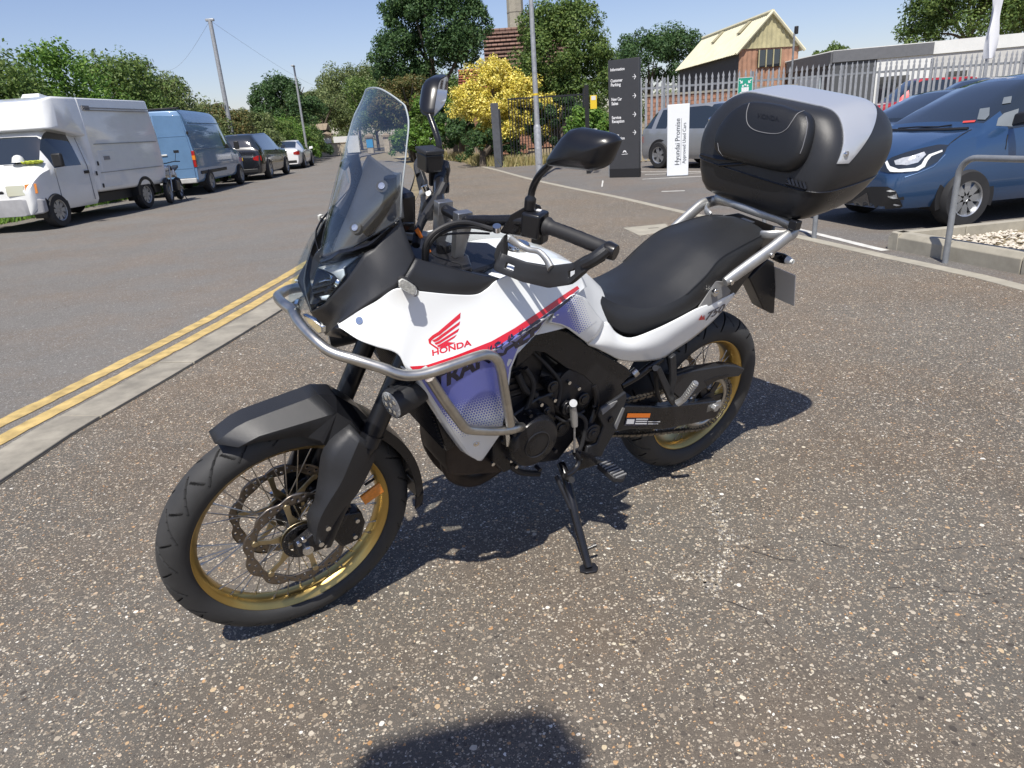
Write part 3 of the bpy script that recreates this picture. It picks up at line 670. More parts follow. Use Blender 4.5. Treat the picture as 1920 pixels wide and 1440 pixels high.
# ---- top box
def sect(z, w_, xf, xb, e=6.0, n=72, tilt=0.0):
    xc, a = (xf + xb) / 2, (xf - xb) / 2; out = []
    for k in range(n):
        t = 2 * pi * k / n; ct, s_ = cos(t), sin(t)
        x = xc + a * (abs(ct) ** (2 / e)) * (1 if ct > 0 else -1); y = w_ * (abs(s_) ** (2 / e)) * (1 if s_ > 0 else -1)
        # the sides taper towards the back
        y *= 1 - .10 * max(0, (xc - x) / a) ** 2
        out.append(Vector((x, y, z + tilt * (xf - x))))
    return out
SB = [(1.052, .19, -.095, -.34), (1.060, .215, -.082, -.375), (1.082, .238, -.076, -.405), (1.12, .258, -.073, -.435), (1.160, .272, -.073, -.46)]
SLd = [(1.160, .270, -.070, -.455), (1.20, .280, -.072, -.468), (1.245, .280, -.076, -.475), (1.29, .268, -.084, -.473), (1.325, .248, -.094, -.462), (1.352, .224, -.106, -.442), (1.374, .194, -.122, -.415), (1.388, .155, -.150, -.375), (1.395, .08, -.20, -.32)]
box_base = bp('top_box', g_loft([sect(*q, tilt=.10 * (1 - (1.16 - q[0]) / .11 * .0)) for q in SB], True, True), M_plas2, angle=50)
lsec = [sect(*q, tilt=.10) for q in SLd]
cols = [cr([r[j] for r in lsec], 4) for j in range(72)]
lid = g_loft([[c[i] for c in cols] for i in range(len(cols[0]))], True, True)
bp('lid', lid, M_plas, box_base, angle=60)
bp('lid_seam', g_tube([Vector((v.x, v.y * 1.002, v.z)) for v in lsec[0]], .003, 6, closed=True), M_dark, box_base)
# silver cover cut from the lid form
me = bpy.data.meshes.new('silver_cover'); me.from_pydata([tuple(v) for v in lid[0]], [], lid[1]); bm = bmesh.new(); bm.from_mesh(me)
bmesh.ops.recalc_face_normals(bm, faces=bm.faces)
def cut(pt, n): bmesh.ops.bisect_plane(bm, geom=bm.verts[:] + bm.edges[:] + bm.faces[:], plane_co=pt, plane_no=n, clear_outer=True)
lbx = bvh_of(lid)
def hit(px, py):
    d = rayb(px, py); h = lbx.ray_cast(CB, d); return h[0] if h[0] is not None else lbx.find_nearest(P(px, py, .25))[0]
h1, h2, a_, c_ = hit(1577, 232), hit(1568, 308), hit(1590, 306), hit(1641, 224)
dv = h1 - h2; cut(h1, (dv.z, 0, -dv.x))
dv = c_ - a_; cut(a_, (-dv.z, 0, dv.x))
cut((0, 0, hit(1578, 307).z), (0, 0, -1)); cut((-.440, 0, 0), (-1, 0, 0))
for v in bm.verts: v.co += v.normal * .0035
bm.to_mesh(me); bm.free(); me.materials.append(M_silver); me.polygons.foreach_set('use_smooth', [True] * len(me.polygons)); me.set_sharp_from_angle(angle=radians(40))
bp('silver_cover', me, None, box_base, solid=.006, bevel=.0015)
lb2 = bvh_of(lid)
def onlid(px, py, off=0):
    d = rayb(px, py); h = lb2.ray_cast(CB, d)
    if h[0] is None: h = lb2.find_nearest(P(px, py, .1))
    n = h[1] if h[1].dot(d) < 0 else -h[1]; return h[0] + n * off
c = onlid(1584, 289, .004); n = Vector((0, 1, .12)).normalized()
for s in (1, -1):
    cc = Vector((c.x, c.y * s, c.z)); nn = Vector((0, n.y * s, n.z))
    bp('cover_bolt', join(g_cyl(cc - nn * .004, cc + nn * .005, .009, 16), g_cyl(cc, cc + nn * .007, .005, 6)), M_chrome, box_base)
# backrest pad: three nested outlines lifted off the lid
pad = [(1386, 205), (1412, 193), (1440, 193), (1475, 199), (1497, 207), (1515, 211), (1526, 222), (1529, 240), (1524, 268), (1514, 297), (1500, 314), (1482, 323), (1460, 322), (1420, 313), (1382, 303), (1358, 295), (1347, 282), (1345, 266), (1352, 245), (1366, 224)]
ctr = (1438, 260)
def ringpts(sc, off):
    return [onlid(ctr[0] + (x - ctr[0]) * sc, ctr[1] + (y - ctr[1]) * sc, 0) + Vector((off, 0, off * .25)) for x, y in pad]
prow = [cr(ringpts(s_, o_), 3, closed=True) for s_, o_ in ((1.0, -.004), (1.0, .012), (.975, .024), (.93, .032), (.80, .037), (.55, .038), (.25, .038))]
padg = g_loft(prow, True, True); bp('backrest', padg, M_blackpad, box_base, angle=60)
pb = bvh_of(padg)
def onpad(px, py, off=.001):
    d = rayb(px, py); h = pb.ray_cast(CB, d)
    if h[0] is None: return onlid(px, py, off)
    n = h[1] if h[1].dot(d) < 0 else -h[1]; return h[0] + n * off
stc = [(1405, 194), (1400, 212), (1402, 232), (1415, 244), (1440, 250), (1460, 250), (1475, 242), (1485, 228), (1495, 214), (1508, 208)]
M_stitch = mat('stitch_thread', (.16, .16, .17), .6)
bp('stitching', g_tube([onpad(*q) for q in [tuple(v[:2]) for v in cr([(x, y, 0) for x, y in stc], 5)]], .0014, 5), M_stitch, box_base)
bp('stitching', g_tube([onpad(*q) for q in [(1511, 219), (1514, 232), (1511, 252), (1505, 275), (1500, 288)]], .0014, 5), M_stitch, box_base)
bp('stitching', g_tube([onpad(*q) for q in [(1342 + 4, 268), (1348, 282), (1356, 292)]], .0014, 5), M_stitch, box_base)
V, F = txt('HONDA', (1421, 221), (40, 7), (0, -9), .02, 0, 20); bp('embossed_lettering', ([onpad(*q, .0012) for q in V], F), mat('embossed_vinyl', (.008, .008, .009), .35), box_base, fixn=False)
# hinges
for hx, hy in ((1332, 297), (1495, 341)):
    for k in range(5):
        x0 = hx - 16 + k * 7; y0 = hy - 7 + k * 2
        bp('hinge', g_tube([onlid(x0, y0, .003), onlid(x0 + 4, y0 + 12, .003)], .006, 6), M_plas2, box_base)
    bp('hinge_pin', g_tube([onlid(hx - 20, hy + 3, .004), onlid(hx + 18, hy + 13, .004)], .005, 8), M_dark, box_base)
bp('latch_foot', g_box((-.10, .20, 1.045), (.03, .03, .03)), M_plas2, box_base, bevel=.003)
# ---- number plate hanger and rear lights
ph = PP([(1405, 522, .03), (1440, 486, .03), (1452, 492, .03), (1455, 540, .03), (1452, 588, .03), (1446, 588, .03), (1432, 580, .03)])
bp('plate_hanger', g_prism(ph, (0, -.06, 0)), M_plas2, bevel=.004)
pa, pbn, pc_, pd = PX(1458, 502, -.33), PX(1491, 514, -.33), PX(1493, 580, -.35), PX(1456, 566, -.35)
pw = .115; z1, z0 = (pbn.z), pc_.z
bp('number_plate', g_hull([(-.318, y, z1) for y in (pw, -pw)] + [(-.322, y, z1) for y in (pw, -pw)] + [(-.365, y, z0) for y in (pw, -pw)] + [(-.369, y, z0) for y in (pw, -pw)]), M_plate, bevel=.001)
bp('plate_lamp', g_hull([P(q[0], q[1], y) for q in ((1455, 505), (1478, 512), (1480, 522), (1468, 535), (1455, 533)) for y in (.02, -.03)]), M_plas2, bevel=.003)
for s in (1, -1):
    a, b = P(1447, 478, .10), P(1487, 491, .20); r_ = [.012, .016, .018, .014, .006]
    q = resamp([a, b], 5); q = [Vector((v.x, v.y * s, v.z)) for v in q]
    i_ = bp('rear_indicator', g_tube(q, r_, 12), M_plas2); bp('lens', g_tube([q[3], q[4]], [.0142, .0065], 12), M_lampw, i_)
bp('tail_lamp', g_hull([(-.19, .05, .93), (-.19, -.05, .93), (-.235, .04, .925), (-.235, -.04, .925), (-.19, .05, .885), (-.19, -.05, .885), (-.225, .04, .89), (-.225, -.04, .89)]), mat('tail_red', (.30, .008, .010), .15, coat=1), bevel=.006)

# ---- handlebar
hb = [Vector(p) for p in ((1.064, 0, 1.166), (1.062, .06, 1.166), (1.04, .12, 1.180), (.995, .20, 1.198), (.962, .26, 1.199), (.94, .32, 1.195), (.907, .415, 1.186))]
full = [mir(v) for v in hb[::-1]][:-1] + hb
bar = bp('handlebar', g_tube(cr(full, 6), [.0115] * 12 + [.0135] * 12 + [.0143] * 25 + [.0135] * 12 + [.0115] * 12, 16), M_dark, angle=60)
mb_ = thing
for s in (1, -1):
    S = lambda p: Vector((p[0], p[1] * s, p[2]))
    gr_pts = [S(v) for v in cr(hb[4:], 8)]; nG = len(gr_pts)
    rad_ = [.0225, .0225, .019] + [.0165 + .0008 * (i % 2) for i in range(nG - 4)] + [.0195]
    bp('grip', g_tube(gr_pts, rad_, 18), M_rub2, bar)
    e0, e1 = S((.909, .410, 1.1865)), S((.898, .437, 1.184))
    bp('bar_end', g_tube([e0, e0.lerp(e1, .3), e1], [.018, .0205, .018], 20), M_dark, bar, bevel=.002)
    # switch block
    sw = S((.978, .235, 1.200)); ax = (hb[4] - hb[3]).normalized(); ax.y *= s
    fw_ = Vector((0, 0, 1)).cross(ax); fw_ = fw_ if fw_.x > 0 else -fw_; upv = Vector((0, 0, 1))
    R3 = Matrix((fw_, ax, upv)).transposed()
    sb_ = bp('switch_block', join(g_box(sw, (.056, .048, .058), R3), g_box(sw + R3 @ Vector((-.01, .012 * s, -.032)), (.04, .03, .03), R3)), M_plas2, bevel=.006, seg=3)
    bp('switch_button', g_box(sw + R3 @ Vector((-.012, 0, .028)), (.012, .018, .006), R3), M_whitedec if s > 0 else M_red, sb_, bevel=.001)
    bp('switch_button', g_box(sw + R3 @ Vector((-.026, .0, .004)), (.008, .014, .012), R3), M_plas, sb_, bevel=.002)
    # perch, lever and mirror stem
    pch = [P(956, 402, .19), P(998, 378, .225), P(1003, 398, .228), P(965, 440, .20), P(935, 436, .17)]
    pl = [Vector((v.x, v.y * s, v.z)) for v in pch]
    pr = bp('lever_perch', g_prism(pl, (-.03, -.004 * s, -.012)), M_dark, bevel=.004)
    bp('pivot_bolt', g_cyl(S(P(932, 433, .18)), S(P(932, 433, .18) + Vector((.004, .004, .014))), .010, 14), M_chrome, pr)
    lv = [P(955, 446, .205), P(975, 460, .225), P(992, 468, .25), P(1010, 472, .275), P(1024, 486, .30), P(1033, 503, .325)]
    lv = cr([Vector((v.x, v.y * s, v.z)) for v in lv], 5); nl = len(lv)
    bp('lever', g_tube(lv, [.0115 - .0045 * sin(pi * min(1, i / nl * 1.0)) for i in range(nl)], 10, flat=.7), M_alloy, pr, angle=60)
    m0, m1, m2, m3 = P(993, 392, .221), P(995, 372, .222), P(1000, 350, .226), P(1034, 306, .285)
    stem = cr([S(v) for v in (m0, m1, m2, P(1012, 328, .248), m3)], 5)
    ms = bp('mirror_stem', g_tube(stem, [.0135] * 6 + [.0085] * (len(stem) - 6), 12), M_dark, angle=60)
    out = [(1073, 242), (1122, 245), (1148, 251), (1158, 259), (1160, 268), (1146, 301), (1137, 312), (1122, 318), (1105, 319), (1034, 310), (1029, 303), (1034, 290)]
    nrm = Vector((cos(radians(17)), sin(radians(17)), 0)); pc = Vector((.955, .37, 1.40))
    def pn(px, py):
        d = rayb(px, py); return CB + d * ((pc - CB).dot(nrm) / d.dot(nrm))
    o0 = [pn(*q) for q in out]
    if s < 0:
        Rz = Matrix.Rotation(radians(26), 3, 'Z'); o0 = [m3 + Rz @ (v - m3) for v in o0]; nrm = Rz @ nrm
    cen = sum(o0, Vector()) / len(o0)
    rws = []
    for sc_m, of in ((.90, -.012), (.97, -.014), (1.0, -.006), (1.0, .004), (.94, .018), (.80, .030), (.5, .040), (.15, .043)):
        rws.append([Vector((v.x, v.y * s, v.z)) for v in cr([cen + (p - cen) * sc_m + nrm * of for p in o0], 3, closed=True)])
    mh = bp('mirror_housing', g_loft(rws, True, True), M_plas2, ms, angle=60)
    gl_ = [Vector((v.x, v.y * s, v.z)) for v in cr([cen + (p - cen) * .895 - nrm * .0135 for p in o0], 3, closed=True)]
    bp('mirror_glass', (gl_, [tuple(range(len(gl_)))]), M_mirror, ms, fixn=False, smooth=False)
    # hand guard: strip with two slots
    topl = [P(938, 470, .195), P(943, 475, .198), P(985, 491, .26), P(1030, 499, .315), P(1079, 492, .365), P(1105, 476, .405), P(1132, 458, .43)]
    botl = [P(926, 500, .195), P(928, 508, .20), P(980, 528, .265), P(1030, 539, .32), P(1070, 534, .37), P(1098, 510, .41), P(1135, 486, .43)]
    tp = [S(v) for v in resamp(topl, 40)]; bt = [S(v) for v in resamp(botl, 40)]
    rws = [[a.lerp(b, t) for a, b in zip(tp, bt)] for t in (0, .38, .66, 1)]
    V, F = g_loft(rws); F = [f for i, f in enumerate(F) if not (39 <= i < 78 and ((i - 39) in (4, 5, 6) or (i - 39) in (25, 26, 27)))]
    hg = bp('hand_guard', (V, F), M_plas, solid=.013, soff=0, bevel=.002, angle=60)
    ar = [P(945, 440, .185), P(930, 462, .19), P(925, 478, .19), P(928, 500, .195), P(942, 505, .2), P(945, 470, .2)]
    bp('guard_mount', g_prism([S(v) for v in ar], (-.02, -.012 * s, 0)), M_plas, hg, bevel=.004)
    bp('guard_arm', g_tube(cr([S(v) for v in (P(1095, 495, .40), P(1115, 485, .425), P(1137, 469, .437))], 5), .013, 10), M_plas, hg)
# right side reservoir
rv = Vector((1.02, -.21, 1.245))
rs = bp('brake_reservoir', g_box(rv, (.05, .06, .05)), M_plas2, bevel=.006, seg=3); bp('cap', g_box(rv + Vector((0, 0, .029)), (.056, .066, .012)), M_plas, rs, bevel=.003)
# risers and top clamp
for s in (1, -1):
    bp('bar_riser', join(g_hull([(1.064 + a, s * (.05 + b), z) for a in (-.021, .021) for b in (-.013, .013) for z in (1.186, 1.152)] + [(1.078 + a, s * (.05 + b), 1.07) for a in (-.013, .013) for b in (-.010, .010)])), mat('riser_alloy', (.36, .37, .39), .4, metal=.9, var=.15) if s > 0 else bpy.data.materials['riser_alloy'], bevel=.005)
bp('top_triple_clamp', join(g_hull([(1.17, y, z) for y in (.13, -.13) for z in (1.035, 1.06)] + [(1.08, y, z) for y in (.13, -.13) for z in (1.045, 1.07)] + [(1.05, y, z) for y in (.06, -.06) for z in (1.05, 1.075)])), M_dark2, bevel=.006)
bp('ignition_switch', g_lathe([(0, .02), (.018, .02), (.02, .014), (.02, -.02)], (1.09, 0, 1.07), 'Z', 24), M_dark)
tft = bp('dash_display', g_hull([(1.20, y, z) for y in (.06, -.06) for z in (1.15, 1.25)] + [(1.235, y, z) for y in (.055, -.055) for z in (1.155, 1.245)]), M_plas2, bevel=.008)
bp('screen_glass', g_box((1.1985, 0, 1.20), (.002, .11, .08)), mat('display_black', (.005, .005, .007), .08), tft)
# cables
def cable(pts, r=.0045, m=M_rub2, nm='cable'): return bp(nm, g_tube(cr([P(*q) for q in pts], 6), r, 8), m)
cable([(795, 490, .12), (797, 462, .125), (812, 438, .13), (840, 422, .135), (870, 417, .14), (900, 423, .15), (920, 429, .165), (935, 433, .175)], .0062)
cable([(800, 492, .10), (804, 462, .11), (820, 442, .12), (850, 428, .13), (885, 425, .145), (922, 432, .16)], .0048)
cable([(812, 444, .10), (840, 439, .12), (880, 437, .14), (918, 438, .155)], .0028)
cable([(905, 425, .05), (920, 412, .1), (945, 408, .14), (962, 412, .18)], .0055)
cable([(832, 345, -.12), (818, 372, -.10), (800, 400, -.06), (785, 430, -.02), (780, 460, .02)], .011, M_rub2, 'wire_loom')
cable([(800, 398, -.03), (790, 415, -.01), (782, 440, .02)], .006)
bp('connector', g_hull([P(x, y, .05) for x, y in ((777, 432), (784, 426), (794, 445), (788, 448))] + [P(x, y, .03) for x, y in ((777, 432), (784, 426), (794, 445), (788, 448))]), M_orange, bevel=.002)
bp('connector', g_cyl(P(801, 466, .09), P(806, 472, .09), .004, 8), M_orange)
cable([(806, 472, .09), (820, 482, .1), (845, 490, .12), (862, 495, .13), (867, 503, .135)], .0018)
bp('cockpit_floor', g_hull([(1.30, .14, 1.06), (1.30, -.14, 1.06), (1.06, .16, 1.00), (1.06, -.16, 1.00), (1.30, .14, 1.0), (1.30, -.14, 1.0), (1.06, .16, .95), (1.06, -.16, .95)]), M_dark, bevel=.004)

# ---- crash bars
def tb_(pts, r=.0128, n=16): return g_tube(cr([P(*q) for q in pts], 7), r, n)
main = [(547, 577, -0.015), (553, 592, 0.030), (566, 611, 0.075), (590, 636, 0.130), (620, 659, 0.175), (665, 674, 0.217), (717, 690, 0.252), (742, 700, 0.267), (765, 704, 0.277), (800, 700, 0.287), (850, 684, 0.294), (893, 669, 0.296), (914, 665, 0.295), (929, 672, 0.293), (938, 690, 0.291), (944, 722, 0.286), (951, 762, 0.279), (957, 796, 0.272)]
lowb = [(806, 708, 0.280), (835, 753, 0.279), (862, 790, 0.277), (872, 802, 0.275), (886, 806, 0.273), (925, 808, 0.268), (955, 806, 0.263), (972, 802, 0.247), (978, 800, 0.200)]
for s in (1, -1):
    gm, gl2 = tb_(main), tb_(lowb)
    if s < 0: gm, gl2 = g_mir(gm), g_mir(gl2)
    cbm = bp('crash_bar', gm, M_steel, angle=60); bp('lower_tube', gl2, M_steel, cbm, angle=60)
    j = [P(722, 692, .241), P(728, 694, .243)]; j = j if s > 0 else [mir(v) for v in j]
    bp('joint_sleeve', g_tube(j, .0136, 16), M_steel, cbm)
    lug = [P(958, 772, .20), P(972, 790, .20), P(980, 800, .20), P(968, 806, .20)]; lug = lug if s > 0 else [mir(v) for v in lug]
    bp('mount_lug', g_prism(lug, (0, -.01 * s, 0)), M_steel, cbm, bevel=.002)
# ---- auxiliary lamps
for s in (1, -1):
    c = P(737, 757, .205); ax = Vector((.96, .22, -.12)).normalized()
    if s < 0: c = mir(c); ax = mir(ax)
    pts = [c - ax * .10, c - ax * .095, c - ax * .07, c - ax * .05, c - ax * .0, c + ax * .006]; rr = [.018, .033, .037, .0385, .0385, .037]
    al = bp('auxiliary_lamp', g_tube(pts, rr, 28), M_plas, angle=40)
    q = ax.orthogonal().normalized(); q2 = ax.cross(q)
    bp('lens', g_tube([c + ax * .0055, c + ax * .0075], [.036, .033], 24), mat('led_lens', (.55, .57, .58), .08, metal=.6, var=.45, vscale=90, bump=1.0, bscale=220) if s > 0 else bpy.data.materials['led_lens'], al)
    for k in range(7):
        a = 2 * pi * k / 7; rad = .0 if k == 6 else .021
        bp('reflector_cup', g_tube([c + ax * .008 + (q * cos(a) + q2 * sin(a)) * rad, c + ax * .0105 + (q * cos(a) + q2 * sin(a)) * rad], [.0075, .003], 10), M_refl, al)
    for k in range(4):
        a = .5 + k * .35; d = (q * cos(a) + q2 * sin(a))
        bp('cooling_fin', g_tube([c - ax * .055 + d * .034, c - ax * .01 + d * .040], .004, 6), M_plas, al)
    bp('lamp_bracket', g_tube([c - ax * .05 + Vector((0, 0, .03)), c - ax * .06 + Vector((-.01, .03 * s, .085))], .010, 8), M_dark, al)

# ---- radiator, engine, frame
def pris(poly, y0, y1, name, m, parent=None, **k):
    pts = [P(x, y, y0) for x, y in poly]; return bp(name, g_prism(pts, (0, y1 - y0, 0)), m, parent, **k)
rad = bp('radiator', g_hull([(1.245, y, .84) for y in (.165, -.165)] + [(1.165, y, .56) for y in (.165, -.165)] + [(1.205, y, .85) for y in (.165, -.165)] + [(1.125, y, .57) for y in (.165, -.165)]), M_dark, bevel=.003)
fins = []
for k in range(24):
    t = k / 23; z = .57 + .26 * t; x = 1.172 + .075 * t; fins.append(g_box((x + .001, 0, z), (.006, .32, .003)))
for k in range(22): y = -.155 + .31 * k / 21; fins.append(g_tube([(1.170, y, .57), (1.247, y, .835)], .0012, 4))
bp('core', join(*fins), M_dark2, rad, smooth=False)
# exhaust headers and silencer
for y0 in (.055, -.055):
    bp('exhaust_header', g_tube(cr([(1.02, y0, .66), (1.08, y0 * 1.2, .62), (1.105, y0 * 1.2, .52), (1.10, y0, .42), (1.05, y0 * .5, .33), (.95, y0 * .2 - .02, .26), (.8, -.06, .25)], 7), .023, 16), M_exh)
ex = pris([(836, 792), (852, 788), (872, 815), (900, 850), (950, 872), (975, 880), (935, 889), (862, 895), (846, 893), (840, 876)], .13, -.05, 'exhaust_collector', M_exh, bevel=.02, seg=3)
sil = bp('silencer', g_tube(cr([(.45, -.16, .42), (.25, -.19, .50), (.05, -.20, .58), (-.22, -.20, .68), (-.30, -.20, .71)], 5), [.03] * 3 + [.055] * 16 + [.04, .03], 20), M_dark2); bp('exhaust_link', g_tube(cr([(.8, -.06, .25), (.62, -.14, .28), (.45, -.16, .42)], 6), .024, 12), M_exh)
eng = bp('engine', g_hull([(1.04, .12, .66), (1.04, -.12, .66), (1.08, .11, .50), (1.08, -.11, .50), (1.02, .12, .40), (1.02, -.12, .40), (.72, .12, .33), (.72, -.12, .33), (.62, .13, .45), (.62, -.13, .45), (.70, .12, .66), (.70, -.12, .66)]), M_dark2, bevel=.015, seg=3)
bp('cylinder_block', g_hull([(1.02, y, .60) for y in (.12, -.12)] + [(.80, y, .60) for y in (.12, -.12)] + [(1.06, y, .84) for y in (.115, -.115)] + [(.84, y, .86) for y in (.115, -.115)]), M_dark2, eng, bevel=.01)
cyf = [g_box((.98, 0, .64 + .022 * k), (.17, .25, .006)) for k in range(7)]
bp('cooling_fins', join(*cyf), M_dark2, eng)
cc = P(1003, 830, .20); cc.y = .0
bp('alternator_cover', join(g_lathe([(0, .212), (.060, .211), (.078, .204), (.086, .19), (.088, .13)], cc, 'Y', 48)), M_dark, eng)
ec = P(1003, 845, .15)
pris([(945, 790), (975, 770), (1010, 745), (1040, 735), (1045, 790), (1030, 800), (1010, 785), (975, 795), (955, 830), (960, 880), (945, 888), (925, 868), (925, 830)], .15, .10, 'engine_side_cover', M_dark, eng, bevel=.006)
sc2 = P(1078, 730, .14); sc2.y = 0
bp('clutch_cover', g_lathe([(0, .155), (.075, .153), (.09, .145), (.095, .10)], sc2, 'Y', 40), M_dark2, eng)
for q in ((1012, 756), (1037, 748), (942, 827), (968, 826), (955, 861), (921, 867), (965, 872), (1064, 715), (1082, 726), (1112, 762), (985, 798)):
    c = P(*q, .155); bp('cover_bolt', g_cyl(c, c + Vector((0, .012, 0)), .006, 10), M_chrome, eng)
for k, (pts, r_) in enumerate((([(985, 690, .14), (1000, 720, .15), (990, 760, .15), (965, 790, .15)], .008), ([(1000, 660, .12), (1030, 690, .14), (1050, 720, .15), (1045, 760, .155)], .006), ([(1012, 700, .12), (1035, 705, .13), (1060, 700, .13)], .010), ([(1040, 780, .16), (1060, 790, .17), (1080, 780, .17), (1095, 770, .16)], .0045), ([(1080, 775, .17), (1098, 790, .175), (1092, 830, .18), (1080, 855, .18)], .007), ([(970, 700, .13), (985, 730, .14), (1005, 740, .14)], .011), ([(955, 870, .14), (975, 885, .13), (1010, 888, .12)], .010))):
    bp('engine_hose', g_tube(cr([P(*q) for q in pts], 6), r_, 10), M_rub2, eng)
for q, r_, h_ in (((1030, 720), .020, .02), ((1060, 760), .026, .02), ((985, 775), .018, .015), ((1050, 800), .030, .012), ((1090, 745), .022, .015), ((960, 850), .016, .014), ((1020, 765), .014, .02)):
    c = P(*q, .15); bp('engine_boss', join(g_cyl(c - Vector((0, .02, 0)), c + Vector((0, h_, 0)), r_, 20), g_cyl(c, c + Vector((0, h_ + .004, 0)), r_ * .6, 16)), M_dark, eng, bevel=.002)
for k in range(6): c = P(1003 + 40 * cos(k * 1.05 + .3), 830 + 52 * sin(k * 1.05 + .3), .195); bp('cover_bolt', g_cyl(c - Vector((0, .02, 0)), c + Vector((0, .004, 0)), .0065, 10), M_dark2, eng)
bp('cover_ring', g_lathe([(.040, .2125), (.043, .2145), (.046, .2125)], cc, 'Y', 40), M_dark2, eng)
pris([(948, 815), (955, 813), (958, 835), (950, 838)], .19, .175, 'hose_clip', M_chrome, eng)
fr_ = [(1030, 612), (1066, 622), (1105, 648), (1140, 668), (1176, 690), (1186, 700), (1165, 722), (1176, 745), (1160, 780), (1142, 795), (1128, 840), (1098, 852), (1086, 820), (1100, 795), (1112, 770), (1118, 745), (1112, 722), (1094, 705), (1062, 690), (1022, 662), (1004, 660), (985, 678), (966, 690), (972, 657), (1006, 628)]
frame = pris(fr_, .155, .125, 'frame', M_dark, bevel=.004)
bp('frame_mirror', g_mir(g_prism([P(x, y, .155) for x, y in fr_], (0, -.03, 0))), M_dark, frame)
bp('frame_tube', g_tube(cr([P(1112, 722, .15), P(1118, 750, .155), P(1112, 778, .16), P(1102, 800, .165)], 5), .011, 10), M_dark, frame)
bp('frame_tube', g_tube(cr([P(1165, 722, .13), P(1195, 705, .14), P(1215, 690, .15), P(1240, 672, .15)], 5), .013, 12), M_dark, frame)
bp('tube_clamp', g_tube([P(1186, 702, .145), P(1194, 695, .147)], .0150, 12), M_steel, frame)
pris([(1112, 720), (1140, 718), (1158, 712), (1152, 728), (1122, 732)], .12, .05, 'frame_window', mat('shock_blue', (.05, .08, .12), .4), frame)
pv = P(1106, 808, .17)
bp('pivot_boss', join(g_cyl(pv - Vector((0, .05, 0)), pv + Vector((0, .015, 0)), .032, 28), g_cyl(pv, pv + Vector((0, .019, 0)), .022, 24), g_cyl(pv, pv + Vector((0, .022, 0)), .011, 6)), M_dark2, frame, bevel=.002)
heel = [(1127, 765), (1150, 752), (1174, 735), (1176, 748), (1160, 790), (1154, 810), (1135, 842), (1128, 857), (1097, 858), (1102, 838), (1120, 832), (1132, 800), (1122, 780)]
hp_ = pris(heel, .19, .178, 'heel_plate', M_plas, bevel=.004)
pris([(1128, 768), (1150, 755), (1158, 752), (1150, 762), (1130, 778)], .194, .19, 'heel_facet', M_grey, hp_)
pris([(1152, 800), (1168, 765), (1172, 766), (1156, 806)], .194, .19, 'heel_facet', M_grey, hp_)
bp('plate_bolt', g_cyl(P(1143, 785, .185), P(1143, 785, .185) + Vector((0, .01, 0)), .011, 14), M_dark, hp_)
# gear shift
sh = [P(1075, 752, .175), P(1076, 765, .178)]
shf = bp('shift_rod', join(g_cyl(P(1075, 756, .17), P(1075, 756, .19), .012, 16), g_tube([P(1074, 762, .182), P(1076, 778, .184), P(1077, 798, .186)], [.010, .012, .011], 12), g_tube([P(1077, 798, .186), P(1077, 848, .195)], .0035, 8)), M_alloy)
bp('shift_arm', g_tube(cr([P(1077, 848, .19), P(1086, 862, .20), P(1078, 880, .21), P(1062, 892, .22)], 5), .009, 10), M_dark, shf)
bp('toe_peg', g_cyl(P(1060, 893, .19), P(1072, 900, .245), .0105, 12), M_rub2, shf)
# pegs
pg = P(1147, 884, .27); p_in = P(1118, 866, .18)
peg = bp('foot_peg', join(g_hull([pg + Vector((a, b, z)) for a in (-.025, .025) for b in (-.045, .038) for z in (-.008, .010)] + [pg + Vector((0, .055, z)) for z in (-.006, .008)]), g_tube([p_in, pg + Vector((0, -.04, 0))], .010, 8)), M_rub2, bevel=.004)
for k in range(7): bp('tread', g_box(pg + Vector((0, -.036 + k * .013, .012)), (.044, .005, .006)), M_grey, peg, bevel=.001)
bp('foot_peg', g_mir(join(g_hull([pg + Vector((a, b, z)) for a in (-.025, .025) for b in (-.045, .045) for z in (-.008, .010)]), g_tube([p_in, pg + Vector((0, -.04, 0))], .010, 8))), M_rub2, bevel=.004)
spr = [P(1080 + 28 * t, 858 + 16 * t, .19) + Vector((.006 * cos(t * 40), 0, .006 * sin(t * 40))) for t in np.linspace(0, 1, 60)]
bp('peg_spring', g_tube(spr, .0022, 5), M_chrome, peg)
bp('peg_bracket', g_hull([P(1088, 845, y) for y in (.13, .19)] + [P(1125, 870, y) for y in (.13, .20)] + [P(1075, 885, y) for y in (.13, .19)] + [P(1110, 850, y) for y in (.13, .19)]), M_dark, bevel=.004)
# side stand
foot = BI @ G(1103, 1068)
sa = P(1060, 890, .17)
ss = bp('side_stand', g_tube([P(1052, 870, .13), sa, sa.lerp(foot, .5), foot + Vector((0, 0, .012))], [.014, .015, .0135, .0125], 14), M_dark)
nf = BI.to_3x3() @ Vector((0, 0, 1)); uf = (BI.to_3x3() @ Vector((1, .1, 0))).normalized(); vf = nf.cross(uf)
fp_ = [foot + uf * a + vf * b + nf * .001 for a, b in ((-.030, -.012), (-.012, -.026), (.022, -.024), (.032, -.004), (.026, .022), (-.004, .026), (-.026, .014))]
bp('stand_foot', g_prism(fp_, nf * .008), M_dark2, ss, bevel=.002)
bp('stand_tang', g_tube([sa.lerp(foot, .80), sa.lerp(foot, .76) + uf * .045], [.0045, .006], 8), M_dark, ss)
bp('stand_spring', g_tube([sa + Vector((.03, -.01, .0)), sa.lerp(foot, .35) + Vector((.01, 0, 0))], .007, 8), M_dark2, ss)
